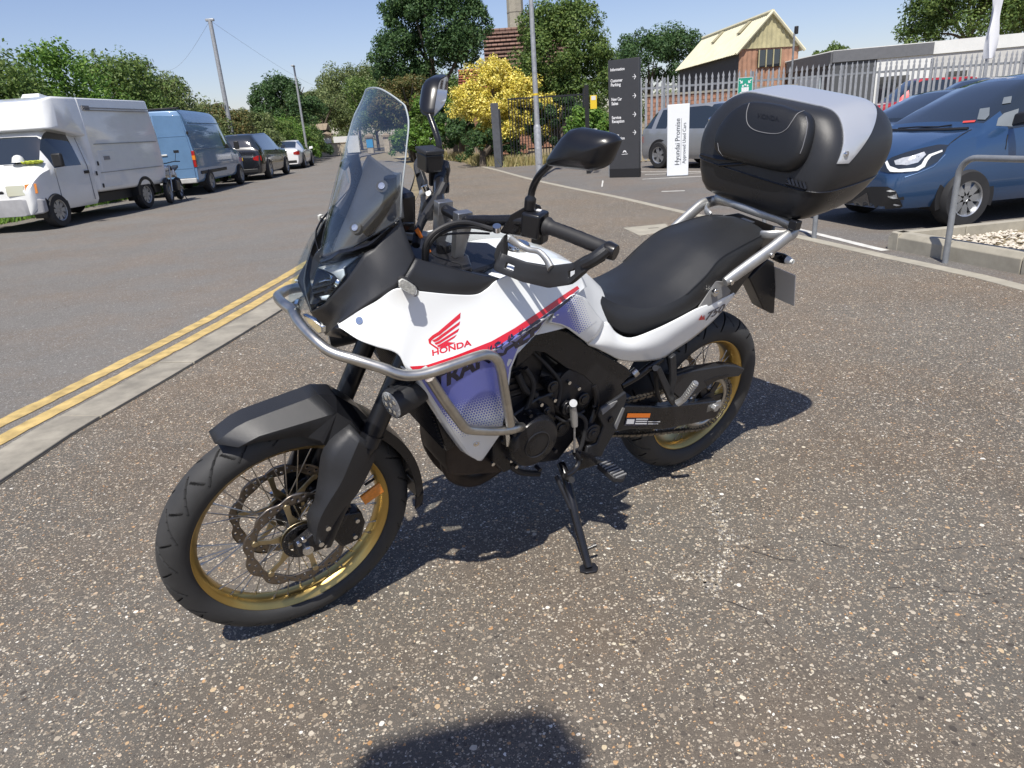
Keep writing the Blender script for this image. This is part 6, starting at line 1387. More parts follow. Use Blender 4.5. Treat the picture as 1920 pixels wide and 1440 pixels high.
# assembly point sign on the fence
aw = Wpl(1384, 146, Fa + Vector((.07, -.12, 0)), (-Fd.y, Fd.x, 0)); ax1 = Wpl(1412, 144, Fa + Vector((.07, -.12, 0)), (-Fd.y, Fd.x, 0)); az = Wpl(1384, 192, Fa + Vector((.07, -.12, 0)), (-Fd.y, Fd.x, 0)).z
asg, awd = panel('assembly_sign', (aw.x, aw.y), (ax1.x, ax1.y), aw.z - az, .01, M_green, 'green safety sign with white figures and arrows fixed to the palisade fence', 'sign', az); ah = aw.z - az
def disc2(x, z, r): return [(x + r * cos(a), z + r * sin(a)) for a in np.linspace(0, 2 * pi, 13)[:-1]]
for dx in (-.07, 0, .07): spoly(asg, disc2(awd / 2 + dx, ah * .66 + (.03 if dx == 0 else 0), .028), M_signw, 'figure'); spoly(asg, [(awd / 2 + dx - .035, ah * .42), (awd / 2 + dx + .035, ah * .42), (awd / 2 + dx + .04, ah * .60), (awd / 2 + dx - .04, ah * .60)], M_signw, 'figure')
for sx, sz in ((.2, .84), (.8, .84), (.2, .34), (.8, .34)):
    cx, cz = awd * sx, ah * sz; ux, uz = (1 if sx < .5 else -1), (-1 if sz > .5 else 1); spoly(asg, [(cx + ux * .05, cz + uz * .05), (cx + ux * .05, cz - uz * .03), (cx - ux * .03, cz + uz * .05)][:: 1], M_signw, 'arrow'); spoly(asg, [(cx - ux * .05, cz - uz * .03), (cx - ux * .03, cz - uz * .05), (cx + ux * .02, cz), (cx, cz + uz * .02)], M_signw, 'arrow', -.005)
spoly(asg, [(.02, ah * .02), (awd - .02, ah * .02), (awd - .02, ah * .10), (.02, ah * .10)], M_signw, 'strip')
bd = .012
for q in ([(0, 0), (awd, 0), (awd, bd), (0, bd)], [(0, ah - bd), (awd, ah - bd), (awd, ah), (0, ah)], [(0, 0), (bd, 0), (bd, ah), (0, ah)], [(awd - bd, 0), (awd, 0), (awd, ah), (awd - bd, ah)]): spoly(asg, q, M_signw, 'border', -.0045)
# small yellow sign on its dark post
ygp = G(1127, 322); ygp = Vector((2.62, 19.6, 0)); ygs = thing('notice_post', 'dark post with a small yellow notice beside the directory sign', 'sign', None, tuple(ygp))
obj('post', g_box((-.17, .05, 1.1), (.10, .10, 2.2)), M_blackp, ygs); obj('notice', g_box((.0, 0, HZ(1131, 190, 2.6, 19.6)), (.17, .015, .33)), M_signy, ygs); obj('pictogram', g_box((0, -.009, HZ(1131, 184, 2.6, 19.6) + .02), (.11, .003, .10)), M_wplate, ygs)
obj('lower_notice', g_box((0, 0, .75), (.15, .012, .75)), M_wplate, ygs)
# dark railings with gate post
rl = thing('railing', 'black vertical bar railing in front of the yellow bush', 'fence', None, (.55, 26.2, 0), 0.10)
M_rail = mat('railing_black', (.018, .019, .022), .5)
for k in range(26): obj('bar', g_cyl((k * .105, 0, .05), (k * .105, 0, 2.25), .016, 6), M_rail, rl)
for z in (.15, 2.2): obj('rail', g_box((1.31, 0, z), (2.7, .03, .05)), M_rail, rl)
obj('end_post', g_box((2.68, 0, 1.2), (.10, .10, 2.4)), M_rail, rl)
gpz = HZ(938, 198, 0, 26)
gpo = thing('gate_post', 'weathered dark timber gate post beside the black railing', 'post', None, (.05, 25.8, 0)); obj('shaft', g_box((0, 0, 1.05), (.26, .20, 2.1)), mat('dark_timber', (.07, .075, .085), .8, var=.3, vscale=5), gpo, bevel=.01); obj('stop', g_box((.16, 0, .95), (.06, .12, 1.9)), M_rail, gpo)
# weathered fence boards
M_wood = mat('weathered_wood', (.24, .20, .155), .9, var=.35, vscale=9, bump=.6, bscale=60); M_woodg = mat('greyed_wood', (.30, .30, .27), .9, var=.25, vscale=8)
wfn = thing('board_fence', 'tall weathered brown fence boards standing beside the yellow bush', 'fence', None, (0, 0, 0))
for k, (px, ptop, pw_) in enumerate(((845, 222, 11), (856, 220, 11), (868, 216, 12), (880, 224, 10), (890, 258, 9), (899, 262, 9))):
    b0 = G(px, 299); b0.z = 0; tz_ = HZ(px, ptop, 0, b0.y); ww = pw_ / 1314 * b0.y * .44; obj('board', g_hull([(b0.x - ww, b0.y + .1 * (k % 2), 0), (b0.x + ww, b0.y + .1 * (k % 2), 0), (b0.x - ww * .95, b0.y + .1 * (k % 2), tz_), (b0.x + ww * .95, b0.y + .1 * (k % 2), tz_ - .12), (b0.x - ww, b0.y + .04, 0), (b0.x + ww, b0.y + .04, 0), (b0.x - ww, b0.y + .04, tz_), (b0.x + ww, b0.y + .04, tz_ - .1)]), M_wood, wfn, smooth=False)
wf2 = thing('board_fence', 'pale grey upright fence boards beyond the motorcycle screen', 'fence', None, (0, 0, 0))
for k in range(5):
    px = 768 + k * 5; b0 = AT(px, 288, 42); z_ = HZ(px, 240 - (k % 2) * 5, 0, 42); obj('board', g_box((b0.x, 42 + .05 * (k % 2), z_ / 2), (.14, .03, z_)), M_woodg, wf2)
# far stone gate piers and wall
M_stone = mat('pier_stone', (.38, .33, .25), .9, var=.25, vscale=5, bump=.4, bscale=20); M_cap = mat('pier_cap', (.24, .19, .13), .9, var=.2)
def pier(px, pt, pb_, wpx, y, label, poster=None):
    b0 = AT(px, pb_, y); z_ = HZ(px, pt, 0, y); w_ = wpx / 1314 * y; t = thing('gate_pier', label, 'pillar', 'gate piers at the end of the road', (b0.x, y, 0))
    obj('shaft', g_box((0, 0, z_ / 2), (w_, w_, z_)), M_stone, t, bevel=.03); obj('cap', g_hull([(sx * w_ * .7, sy * w_ * .7, z_ - .02) for sx in (-1, 1) for sy in (-1, 1)] + [(sx * w_ * .7, sy * w_ * .7, z_ + .12) for sx in (-1, 1) for sy in (-1, 1)] + [(0, 0, z_ + .30)]), M_cap, t)
    if poster: obj('poster', g_box((0, -w_ / 2 - .02, z_ * poster[1]), (w_ * 1.02, .02, z_ * poster[2])), poster[0], t)
    return t
pier(618, 254, 285, 13, 58, 'stone gate pier with a white poster beside the hedge end', (M_wplate, .62, .5))
pier(697, 257, 291, 11, 58, 'stone gate pier with a bright blue poster at the road end', (mat('blue_poster', (.05, .27, .52), .5), .62, .5)); pier(728, 256, 290, 10, 58, 'plain stone gate pier next to the white parked hatchback')
w0 = AT(596, 288, 57.5); w1 = AT(640, 286, 57.5); lw = thing('low_wall', 'low stone wall at the far end of the road', 'wall', None, (w0.x, 57.5, 0)); obj('wall', g_box((1.0, 0, .45), (2.6, .3, .9)), M_stone, lw, bevel=.03); obj('coping', g_box((1.0, 0, .93), (2.7, .36, .07)), M_cap, lw)
fl = AT(652, 285, 60); wp = thing('site_hoarding', 'pale hoarding panel between the far gate piers', 'hoarding', None, (fl.x, 60, 0)); obj('panel', g_box((0, 0, .7), (2.0, .08, 1.4)), M_wplate, wp); obj('foot', g_box((0, 0, .06), (2.1, .4, .12)), M_blackp, wp)
sh_ = thing('dark_shed', 'small dark shed behind the hedge end by the gate piers', 'shed', None, (AT(592, 280, 62).x, 62, 0)); obj('wall', g_box((0, 0, 1.0), (2.4, 1.6, 2.0)), M_blackp, sh_); obj('roof', g_hull([(-1.3, -.9, 2.0), (1.3, -.9, 2.0), (-1.3, .9, 2.0), (1.3, .9, 2.0), (-1.3, 0, 2.5), (1.3, 0, 2.5)]), M_cap, sh_); obj('window', g_box((.6, -.81, 1.2), (.3, .04, .6)), M_wplate, sh_)
# ---- house with tiled roof and concrete chimney
def tiles(name, col, rows, sx=1.0):
    m = mat(name, col, .85, var=.25, vscale=3); nt = m.node_tree; b = nt.nodes['Principled BSDF']; tc = nd(nt, 'ShaderNodeTexCoord'); br_ = nd(nt, 'ShaderNodeTexBrick'); br_.inputs['Scale'].default_value = rows; br_.inputs['Mortar Size'].default_value = .03; br_.inputs['Brick Width'].default_value = .35; br_.inputs['Row Height'].default_value = .30
    br_.inputs['Color1'].default_value = (*[c * 1.15 for c in col], 1); br_.inputs['Color2'].default_value = (*[c * .8 for c in col], 1); br_.inputs['Mortar'].default_value = (*[c * .4 for c in col], 1)
    mp = nd(nt, 'ShaderNodeMapping'); mp.inputs['Rotation'].default_value = (radians(90), 0, 0); nt.links.new(tc.outputs['Object'], mp.inputs[0]); nt.links.new(mp.outputs[0], br_.inputs['Vector']); nt.links.new(br_.outputs[0], b.inputs['Base Color']); return m
M_rtile = tiles('roof_tile', (.21, .125, .095), 1.0); M_rtile2 = tiles('red_roof_tile', (.36, .12, .07), 1.0); M_brick = tiles('brickwork', (.33, .17, .11), 2.2)
hs = thing('tiled_house', 'brick house with weathered red tiled roof behind the trees', 'house', None, (0, 46, 0))
rz_ = HZ(960, 53, 0, 46); ez_ = HZ(960, 150, 0, 43.5); xl = AT(905, 60, 46).x; xr = AT(1075, 60, 46).x
obj('wall', g_box(((xl + xr) / 2, .6, ez_ / 2), (xr - xl - .4, 5.4, ez_)), M_brick, hs)
rf = obj('roof', g_hull([(xl, -2.6, ez_ - .1), (xr, -2.6, ez_ - .1), (xl, .6, rz_), (xr, .6, rz_), (xl, 3.8, ez_ - .1), (xr, 3.8, ez_ - .1)]), M_rtile, hs, smooth=False)
nrow = 13
for k in range(nrow):
    t = k / nrow; obj('tile_course', g_box(((xl + xr) / 2, -2.6 + 3.2 * t - .03, ez_ - .1 + (rz_ - ez_ + .1) * t + .035), (xr - xl, .24, .035)), M_rtile, rf, smooth=False)
obj('ridge', g_tube([(xl, .6, rz_ + .02), (xr, .6, rz_ + .02)], .10, 8), M_rtile, rf)
c0 = AT(967, 40, 52); chm = thing('tall_chimney', 'octagonal pale concrete chimney rising behind the tiled house', 'chimney', None, (c0.x, 52, 0)); cz0 = HZ(967, 24, 0, 52)
obj('shaft', g_tube([(0, 0, 0), (0, 0, cz0), (0, 0, 14)], [.62, .55, .47], 8), M_concl, chm, smooth=False); obj('band', g_tube([(0, 0, cz0), (0, 0, cz0 + .06)], .57, 8), M_conc, chm, smooth=False)
ax0 = AT(857, 130, 37); wg = thing('red_roof_outbuilding', 'small brick outbuilding with bright red tiles behind the yellow bush', 'outbuilding', None, (ax0.x, 37, 0)); wz1, wz0 = HZ(860, 127, 0, 37), HZ(860, 172, 0, 36)
obj('wall', g_box((1.6, 1.2, wz0 / 2), (3.2, 2.4, wz0)), M_brick, wg); wr = obj('roof', g_hull([(0, -.2, wz0), (3.4, -.2, wz0), (0, 1.2, wz1), (3.4, 1.2, wz1), (0, 2.6, wz0), (3.4, 2.6, wz0)]), M_rtile2, wg, smooth=False)
for k in range(9): t = k / 9; obj('tile_course', g_box((1.7, -.2 + 1.4 * t - .02, wz0 + (wz1 - wz0) * t + .03), (3.4, .16, .03)), M_rtile2, wr, smooth=False)
# ---- barn
M_corr = mat('pale_yellow_roof', (.62, .585, .42), .8, var=.10, vscale=1.5); M_rust = mat('rusty_corrugated', (.36, .20, .13), .85, var=.25, vscale=2); M_corr2 = mat('lichen_cladding', (.42, .38, .22), .85, var=.25, vscale=2)
bA, bB, bC, bD = G(1386, 96, 4.17), G(1274, 128, 4.17), G(1446, 24, 5.87), G(1320, 72, 5.87)
bC = Vector((bC.x, bC.y, 5.87)); e2 = Vector((2 * bC.x - bA.x, 2 * bC.y - bA.y, 4.17)); lenv = Vector((bB.x - bA.x, bB.y - bA.y, 0)); 
barn = thing('corrugated_barn', 'gabled barn with pale yellow corrugated roof and rusty walls behind the fence', 'barn', None, (bA.x, bA.y, 0)); o0 = Vector((bA.x, bA.y, 0))
sv = (e2 - bA); sv.z = 0; sw2 = sv.length; sd_ = sv.normalized(); ld = lenv.normalized(); LL = lenv.length
def bl(u, v, z): return sd_ * u + ld * v + Vector((0, 0, z))
def corr(p, q, r, n, dep, name, m):     # ridged sheet: from p along q (ridges across) with height vector r
    V, F = [], []; nn = q.cross(r).normalized()
    for k in range(2 * n + 1): b0 = p + q * (k / (2 * n)) + nn * (dep if k % 2 else 0); V += [b0, b0 + r]
    for k in range(2 * n): F.append((2 * k, 2 * k + 1, 2 * k + 3, 2 * k + 2))
    return obj(name, (V, F), m, barn, smooth=False)
corr(bl(-.25, -.2, 4.05), ld * (LL + .4), bl(sw2 / 2 + .25, 0, 1.84), 46, .05, 'roof', M_corr); corr(bl(sw2 + .25, -.2, 4.05), ld * (LL + .4), bl(-sw2 / 2 - .25, 0, 1.84), 46, -.05, 'roof', M_corr)
obj('ridge_cap', g_tube([bl(sw2 / 2, -.25, 5.92), bl(sw2 / 2, LL + .25, 5.92)], .10, 6), M_corr, barn)
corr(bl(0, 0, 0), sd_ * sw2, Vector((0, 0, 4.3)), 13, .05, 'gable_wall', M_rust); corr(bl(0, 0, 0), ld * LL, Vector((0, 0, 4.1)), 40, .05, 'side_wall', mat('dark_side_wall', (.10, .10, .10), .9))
V = [];
for k in range(27):
    u = sw2 * k / 26; zt_ = 4.2 + 1.65 * (1 - abs(u - sw2 / 2) / (sw2 / 2)); b0 = bl(u, -.06 - (.05 if k % 2 else 0), 4.25); V += [b0, Vector((b0.x, b0.y, max(4.26, zt_)))]
obj('gable_cladding', (V, [(2 * k, 2 * k + 1, 2 * k + 3, 2 * k + 2) for k in range(26)]), M_corr2, barn, smooth=False)
for s in (0, 1): obj('barge_board', g_tube([bl(-.25 if s == 0 else sw2 + .25, -.22, 4.03), bl(sw2 / 2, -.22, 5.92)], .08, 6), M_corr, barn)
wn = obj('window', g_box(bl(sw2 * .50, -.10, 3.75), (1.3, .06, .8), Matrix.Rotation(atan2(sd_.y, sd_.x), 3, 'Z')), M_cglass, barn)
for k in range(4): obj('window_bar', g_box(bl(sw2 * .50 - .6 + k * .4, -.15, 3.75), (.05, .05, .84), Matrix.Rotation(atan2(sd_.y, sd_.x), 3, 'Z')), M_corr2, barn)
for px, d in ((1340, 1), (1400, 0)):
    v0 = LL * (.62 if d else .22); obj('skylight', g_prism([bl(.9, v0, 4.05 + 1.84 * (1.15 / (sw2 / 2 + .25)) + .06), bl(.9, v0 + .5, 4.05 + 1.84 * (1.15 / (sw2 / 2 + .25)) + .06), bl(sw2 / 2 - .1, v0 + .5, 5.80), bl(sw2 / 2 - .1, v0, 5.80)], (0, 0, .05)), mat('skylight_sheet', (.40, .36, .22), .6) if d else bpy.data.materials['skylight_sheet'], barn)
lp2 = thing('wall_lamp_pole', 'slim grey pole with a dark lamp head beside the barn', 'lamp post', None, tuple(Vector((AT(1487, 100, 36).x, 36, 0)))); zz = HZ(1489, 62, 0, 36); obj('shaft', g_cyl((0, 0, 0), (0, 0, zz), .05, 8), M_galvd, lp2); obj('head', g_box((.08, 0, zz + .12), (.16, .16, .34)), M_blackp, lp2, bevel=.03)
# ---- brick boundary behind the fence
bw = thing('brick_boundary_wall', 'low weathered brick wall seen through the palisade fence', 'wall', None, (5.6, 27.5, 0), -.15); obj('wall', g_box((2.6, 0, 1.0), (5.2, .25, 2.0)), M_brick, bw); obj('coping', g_box((2.6, 0, 2.03), (5.3, .32, .07)), M_conc, bw)
# ---- flat roofed showroom
Hs = 3.5; q0, q1, q2, q3 = G(1478, 116, Hs), G(1562, 97, Hs), G(1752, 80, Hs), G(1960, 60, Hs)
for q in (q0, q1, q2, q3): q.z = 0
M_fascia = mat('fascia_grey', (.13, .135, .145), .6, var=.08); M_wallw = mat('white_render', (.68, .69, .67), .8, var=.06, vscale=1.5); M_clad = mat('pale_cladding', (.50, .50, .48), .7, var=.08)
shw = thing('showroom', 'flat roofed showroom with grey fascia and white rendered wall behind the fence', 'building', None, (q1.x, q1.y, 0))
def wallseg(a, b, z0, z1, m, name, th=.2, out=0.0):
    a, b = a - q1, b - q1; d = (b - a); L_ = d.length; d.normalize(); n_ = Vector((d.y, -d.x, 0)); return obj(name, g_box(a + d * L_ / 2 - n_ * (th / 2 - out) + Vector((0, 0, (z0 + z1) / 2)), (L_, th, z1 - z0), Matrix.Rotation(atan2(d.y, d.x), 3, 'Z')), m, shw)
mid_ = q1.lerp(q2, .46)
wallseg(q0, q1, 0, Hs - .1, mat('dark_wall', (.07, .075, .08), .6), 'wall'); wallseg(q1, mid_, 0, Hs - .1, bpy.data.materials['dark_wall'], 'wall'); wallseg(mid_, q2, 0, Hs - .1, M_wallw, 'wall'); wallseg(q2, q3, 0, Hs - .15, M_clad, 'wall')
wallseg(q0, q1, Hs - .55, Hs, M_fascia, 'fascia', .3, .08); wallseg(q1, q2, Hs - .45, Hs + .02, M_fascia, 'fascia', .3, .08); wallseg(q2, q3, Hs - .45, Hs + .05, M_wallw, 'fascia', .3, .06)
wallseg(mid_.lerp(q2, .05), mid_.lerp(q2, .62), .5, 2.3, M_cglass, 'window', .1, .06); wallseg(q2.lerp(q3, .15), q2.lerp(q3, .35), 1.2, 2.3, M_cglass, 'window', .1, .06); wallseg(q0.lerp(q1, .25), q0.lerp(q1, .8), 1.0, 2.6, mat('poster_pale', (.40, .46, .50), .5), 'window_poster', .1, .06)
obj('roof', ([q - q1 + Vector((0, 0, Hs - .05)) for q in (q0, q1, q2, q3, q3 + Vector((0, 12, 0)), q0 + Vector((0, 12, 0)))], [(0, 1, 2, 3, 4, 5)]), M_clad, shw, solid=.1)
# ---- white flag
fp = Vector((AT(1845, 140, 18).x, 18, 0)); flg = thing('feather_flag', 'furled white flag hanging from its pole above the parked cars', 'flag', None, tuple(fp)); obj('pole', g_cyl((0, 0, 0), (0, 0, 5.2), .025, 8), M_galv, flg)
rows = []
for k in range(30):
    z = 2.1 + 3.0 * k / 29; w_ = .13 + .05 * sin(k * .5) + .02 * k / 29; rows.append([Vector((.05 + w_ * (cos(a) * (1 + .25 * sin(3 * a + k * .4))) * .75, .10 * sin(a) * (1 + .3 * sin(2 * a + k * .3)), z)) for a in np.linspace(0, 2 * pi, 15)[:-1]])
obj('cloth', g_loft(rows, True, True), mat('white_cloth', (.72, .73, .75), .8), flg)
# ---- the flag behind the viewer that throws the soft shadow in the foreground
dsh = sun_dir
def up_from(px, py, z): g = G(px, py); return g - dsh * (z / -dsh.z) * -1 * -1 if False else g - dsh * (z / (-dsh.z))
z1 = 5.4; lft = up_from(690, 1440, 5.2); rgt = up_from(1090, 1425, 5.2)
poleb = Vector((rgt.x, rgt.y, 0)); rdir = Vector((lft.x - rgt.x, lft.y - rgt.y, 0)).normalized()
bfl = thing('feather_flag', 'tall navy feather flag whose shadow falls in front of the motorcycle', 'flag', None, tuple(poleb)); obj('pole', g_cyl((0, 0, 0), (0, 0, 5.25), .02, 8), M_galv, bfl); obj('base', g_box((0, 0, .04), (.5, .5, .08)), M_galvd, bfl)
wl_ = (Vector((lft.x - rgt.x, lft.y - rgt.y, 0))).length + .05
outl = [(0, 1.2), (0, 5.15), (.02, 5.32), (.06, 5.42), (.13, 5.46), (.24, 5.43), (wl_ * .75, 5.37), (wl_ * .95, 5.30), (wl_, 5.15), (wl_, 1.2)]
obj('sail', g_prism([rdir * x + Vector((0, 0, z)) for x, z in outl], Vector((-rdir.y, rdir.x, 0)) * .006), mat('flag_navy', (.03, .06, .16), .8), bfl)
# ================================================================== VEGETATION
def leafmat(name, cols, rough=.55, trans=.36):
    m = bpy.data.materials.new(name); m.use_nodes = True; nt = m.node_tree; b = nt.nodes['Principled BSDF']; o = nt.nodes['Material Output']; b.inputs['Roughness'].default_value = rough; b.inputs['Specular IOR Level'].default_value = .35
    g = nd(nt, 'ShaderNodeNewGeometry'); r = nd(nt, 'ShaderNodeValToRGB'); e = r.color_ramp.elements
    for i, (p, c) in enumerate(cols): el = e[i] if i < 2 else e.new(p); el.position = p; el.color = (*[q * 1.34 for q in c], 1)
    nt.links.new(g.outputs['Random Per Island'], r.inputs[0]); nt.links.new(r.outputs[0], b.inputs['Base Color'])
    t = nd(nt, 'ShaderNodeBsdfTranslucent'); mx = nd(nt, 'ShaderNodeMixShader'); mx.inputs[0].default_value = trans; nt.links.new(r.outputs[0], t.inputs[0]); nt.links.new(b.outputs[0], mx.inputs[1]); nt.links.new(t.outputs[0], mx.inputs[2]); nt.links.new(mx.outputs[0], o.inputs[0]); return m
LM = dict(dark=leafmat('leaf_dark', [(0, (.030, .062, .024)), (.6, (.050, .100, .034)), (1, (.085, .145, .042))]), mid=leafmat('leaf_mid', [(0, (.050, .090, .024)), (.6, (.095, .150, .036)), (1, (.16, .21, .055))]),
          olive=leafmat('leaf_olive', [(0, (.065, .095, .035)), (.5, (.115, .150, .055)), (1, (.19, .215, .085))]), yellow=leafmat('leaf_yellow', [(0, (.14, .17, .03)), (.20, (.46, .40, .06)), (.7, (.66, .56, .12)), (1, (.75, .68, .28))], .5, .3),
          rusty=leafmat('leaf_rusty', [(0, (.06, .085, .025)), (.55, (.11, .115, .04)), (1, (.19, .13, .05))]), bright=leafmat('leaf_bright', [(0, (.05, .11, .02)), (.6, (.10, .19, .03)), (1, (.17, .26, .05))]), straw=leafmat('dry_grass', [(0, (.22, .18, .07)), (.6, (.36, .30, .14)), (1, (.15, .18, .05))]))
M_bark = mat('bark', (.10, .08, .06), .9, var=.3, vscale=8, bump=.6, bscale=40)
def leaves(blobs, n, leaf, rng, K=34, cl=.30, droop=.0):
    n = int(n * 2.6); leaf = leaf * .72; K = int(K * 1.3)
    blobs = [(np.array(c, float), np.array(r, float)) for c, r in blobs]; vol = np.array([(r[0] * r[1] * r[2]) ** .72 for c, r in blobs]); cnt = np.maximum(40, (n * vol / vol.sum())).astype(int); PV = []
    for (c, r), k in zip(blobs, cnt):
        d = rng.normal(size=(K, 3)); d /= np.linalg.norm(d, axis=1)[:, None]; d[:, 2] = np.where(d[:, 2] < -.5, -d[:, 2], d[:, 2]); rad = .55 + .48 * rng.random(K); sc = d * rad[:, None] * r + c; sr = cl * (.6 + .8 * rng.random(K))
        i = rng.integers(0, K, k); e = rng.normal(size=(k, 3)); e /= np.linalg.norm(e, axis=1)[:, None]
        p = sc[i] + e * (sr[i] * r.min() * (.35 + .65 * rng.random(k) ** .5))[:, None]
        nrm = e * .8 + rng.normal(size=(k, 3)) * .5 + np.array([0, 0, .35]); nrm /= np.linalg.norm(nrm, axis=1)[:, None]
        t = np.cross(nrm, rng.normal(size=(k, 3))); t /= np.linalg.norm(t, axis=1)[:, None] + 1e-9; b = np.cross(nrm, t); s = leaf * (.55 + .9 * rng.random(k))[:, None]
        PV.append(np.stack([p - t * s * .5, p + b * s * .26 + nrm * s * .05, p + t * s * .55, p - b * s * .26 + nrm * s * .05], 1))
    V = np.concatenate(PV).reshape(-1, 3); return V
def leafobj(name, V, m, parent):
    me = bpy.data.meshes.new(name); k = len(V) // 4; me.vertices.add(len(V)); me.vertices.foreach_set('co', V.astype(np.float32).ravel()); me.loops.add(len(V)); me.loops.foreach_set('vertex_index', np.arange(len(V), dtype=np.int32))
    me.polygons.add(k); me.polygons.foreach_set('loop_start', np.arange(0, len(V), 4, dtype=np.int32)); me.polygons.foreach_set('loop_total', np.full(k, 4, dtype=np.int32)); me.update(); me.validate(); me.materials.append(m)
    o = bpy.data.objects.new(name, me); COL.objects.link(o); o.parent = parent; return o
TN = [0]
def tree(label, x, y, h_, blobs, n, leaf, kind, name='tree', cat='tree', group=None, tr=.16, core=True, cl=.30, K=34, limbs=5):
    TN[0] += 1; rng = np.random.default_rng(100 + TN[0]); t = thing(name, label, cat, group, (x, y, 0))
    ct = Vector(blobs[0][0]); g = [g_tube(cr([(0, 0, -.1), (rng.normal(0, .06), rng.normal(0, .06), ct.z * .4), (ct.x * .5, ct.y * .5, ct.z * .8), (ct.x, ct.y, ct.z)], 4), [tr * (1 - .06 * k) for k in range(13)], 8)]
    for k in range(limbs):
        c, r = blobs[k % len(blobs)]; a = rng.random() * 6.28; e = Vector(c) + Vector((cos(a) * r[0] * .75, sin(a) * r[1] * .75, r[2] * (.1 + .6 * rng.random()))); s = Vector((ct.x * .3, ct.y * .3, ct.z * (.45 + .3 * rng.random()))); g.append(g_tube(cr([s, s.lerp(e, .5) + Vector((0, 0, .15)), e], 4), [tr * .45 * (1 - .09 * q) for q in range(9)], 6))
    obj('trunk', join(*g), M_bark, t)
    leafobj('crown', leaves(blobs, n, leaf, rng, K, cl), LM[kind], t)
    return t
HG = 'hedge bushes behind the parked vehicles'
# hedge along the far side, bush by bush
hed = [(-13.6, 11.5, 3.6, 1.7, 'olive', 'pale olive hedge bush behind the front of the white van'), (-13.8, 14.2, 3.9, 1.9, 'mid', 'full green hedge bush rising over the white van cab'), (-14.0, 17.2, 4.1, 1.9, 'dark', 'dark green hedge bush rising over the white van roof vent'), (-13.4, 20.5, 4.0, 1.9, 'mid', 'mid green hedge bush above the rear of the white van'), (-13.2, 23.6, 4.3, 2.0, 'bright', 'bright leafy hedge bush above the blue van'),
       (-13.0, 26.6, 4.4, 1.9, 'mid', 'tall green hedge bush behind the blue van'), (-13.0, 29.4, 3.8, 1.8, 'olive', 'sloping olive hedge bush beyond the blue van'), (-13.3, 32.5, 3.2, 1.8, 'olive', 'grey green hedge bush around the tall pole'), (-12.9, 35.6, 3.1, 1.7, 'rusty', 'twiggy brownish hedge bush beyond the tall pole'), (-12.6, 38.6, 2.9, 1.6, 'olive', 'olive hedge bush above the black sports utility car'), (-12.7, 41.6, 2.7, 1.6, 'mid', 'green hedge bush above the white coupe'), (-12.5, 44.6, 2.6, 1.5, 'bright', 'fresh green hedge bush beside the thin lamp column'), (-12.9, 48, 2.5, 1.6, 'mid', 'rounded hedge bush near the far road bend'), (-13.4, 52, 2.3, 1.6, 'dark', 'dark hedge bush by the far stone pier')]
for x, y, h_, r, k, lab in hed:
    a = RNG.normal(0, .25, 6)
    bl_ = [((0, 0, h_ * .55), (r * 1.0, r * 1.05, h_ * .45)), ((r * .35, a[0] - .6, h_ * .38), (r * .8, r * .8, h_ * .36)), ((r * .5, a[1] + .6, h_ * .26), (r * .7, r * .9, h_ * .26)), ((a[2], a[3], h_ * .78), (r * .6, r * .6, h_ * .25))]
    tree(lab, x, y, h_, bl_, 9000 if y < 30 else 6500, .15 if y < 30 else .17, k, 'hedge_bush', 'bush', HG, .10)
tree('tall dark tree overhanging the far left of the hedge', -15.2, 16.2, 6, [((0, 0, 4.0), (1.7, 1.6, 1.7)), ((-.6, -.6, 4.8), (1.2, 1.2, 1.0))], 7000, .16, 'dark')
tree('upright dark tree behind the thin lamp column', -15.0, 55, 5.4, [((0, 0, 3.6), (2.3, 2.2, 1.9)), ((-1.3, 0, 4.0), (1.2, 1.2, 1.2)), ((1.5, 0, 3.0), (1.4, 1.4, 1.4)), ((0, 0, 5.0), (.9, .9, .8))], 8000, .22, 'dark')
tree('olive tree above the far gate pier', -15.0, 66, 5.2, [((0, 0, 3.2), (3.0, 2.6, 2.2)), ((-2.4, 0, 3.2), (1.8, 1.8, 1.5))], 8000, .24, 'olive')
tree('large round olive tree beyond the end of the road', -14.0, 78, 8.6, [((0, 0, 4.8), (4.2, 3.8, 3.2)), ((2.4, 0, 6.2), (2.2, 2.2, 1.9)), ((-2.5, -1, 4), (2.6, 2.4, 2.4))], 12000, .28, 'olive')
tree('green tree seen through the motorcycle screen', -11.0, 70, 6.5, [((0, 0, 3.4), (3.0, 3, 2.8)), ((2.5, 0, 3.0), (2.0, 2, 1.9))], 8000, .26, 'mid'); tree('smaller dark tree behind the blue poster pier', -8.2, 66, 5.0, [((0, 0, 2.8), (2.6, 2.5, 2.2)), ((2.2, 0, 2.5), (1.7, 1.7, 1.9))], 7000, .24, 'dark')
tree('leafy tree behind the pale grey boards', -4.4, 60, 5.4, [((0, 0, 3.0), (2.8, 2.5, 2.4)), ((2, 0, 3), (2, 2, 2))], 7000, .24, 'mid')
tree('large dense dark green tree beside the tiled house', -3.0, 40, 9, [((0, 0, 6.0), (2.5, 2.3, 2.5)), ((-1.6, -.4, 4.8), (1.5, 1.5, 1.5)), ((1.4, -.4, 4.9), (1.5, 1.5, 1.4)), ((.7, 0, 7.8), (1.7, 1.6, 1.5)), ((-1.2, .2, 6.6), (1.4, 1.4, 1.3)), ((2.2, 0, 6.3), (1.1, 1.1, 1.2)), ((-2.2, 0, 3.9), (1.0, 1.0, 1.0)), ((-.8, 0, 3.6), (1.2, 1.2, 1.2))], 22000, .19, 'dark', tr=.25, K=44, cl=.28)
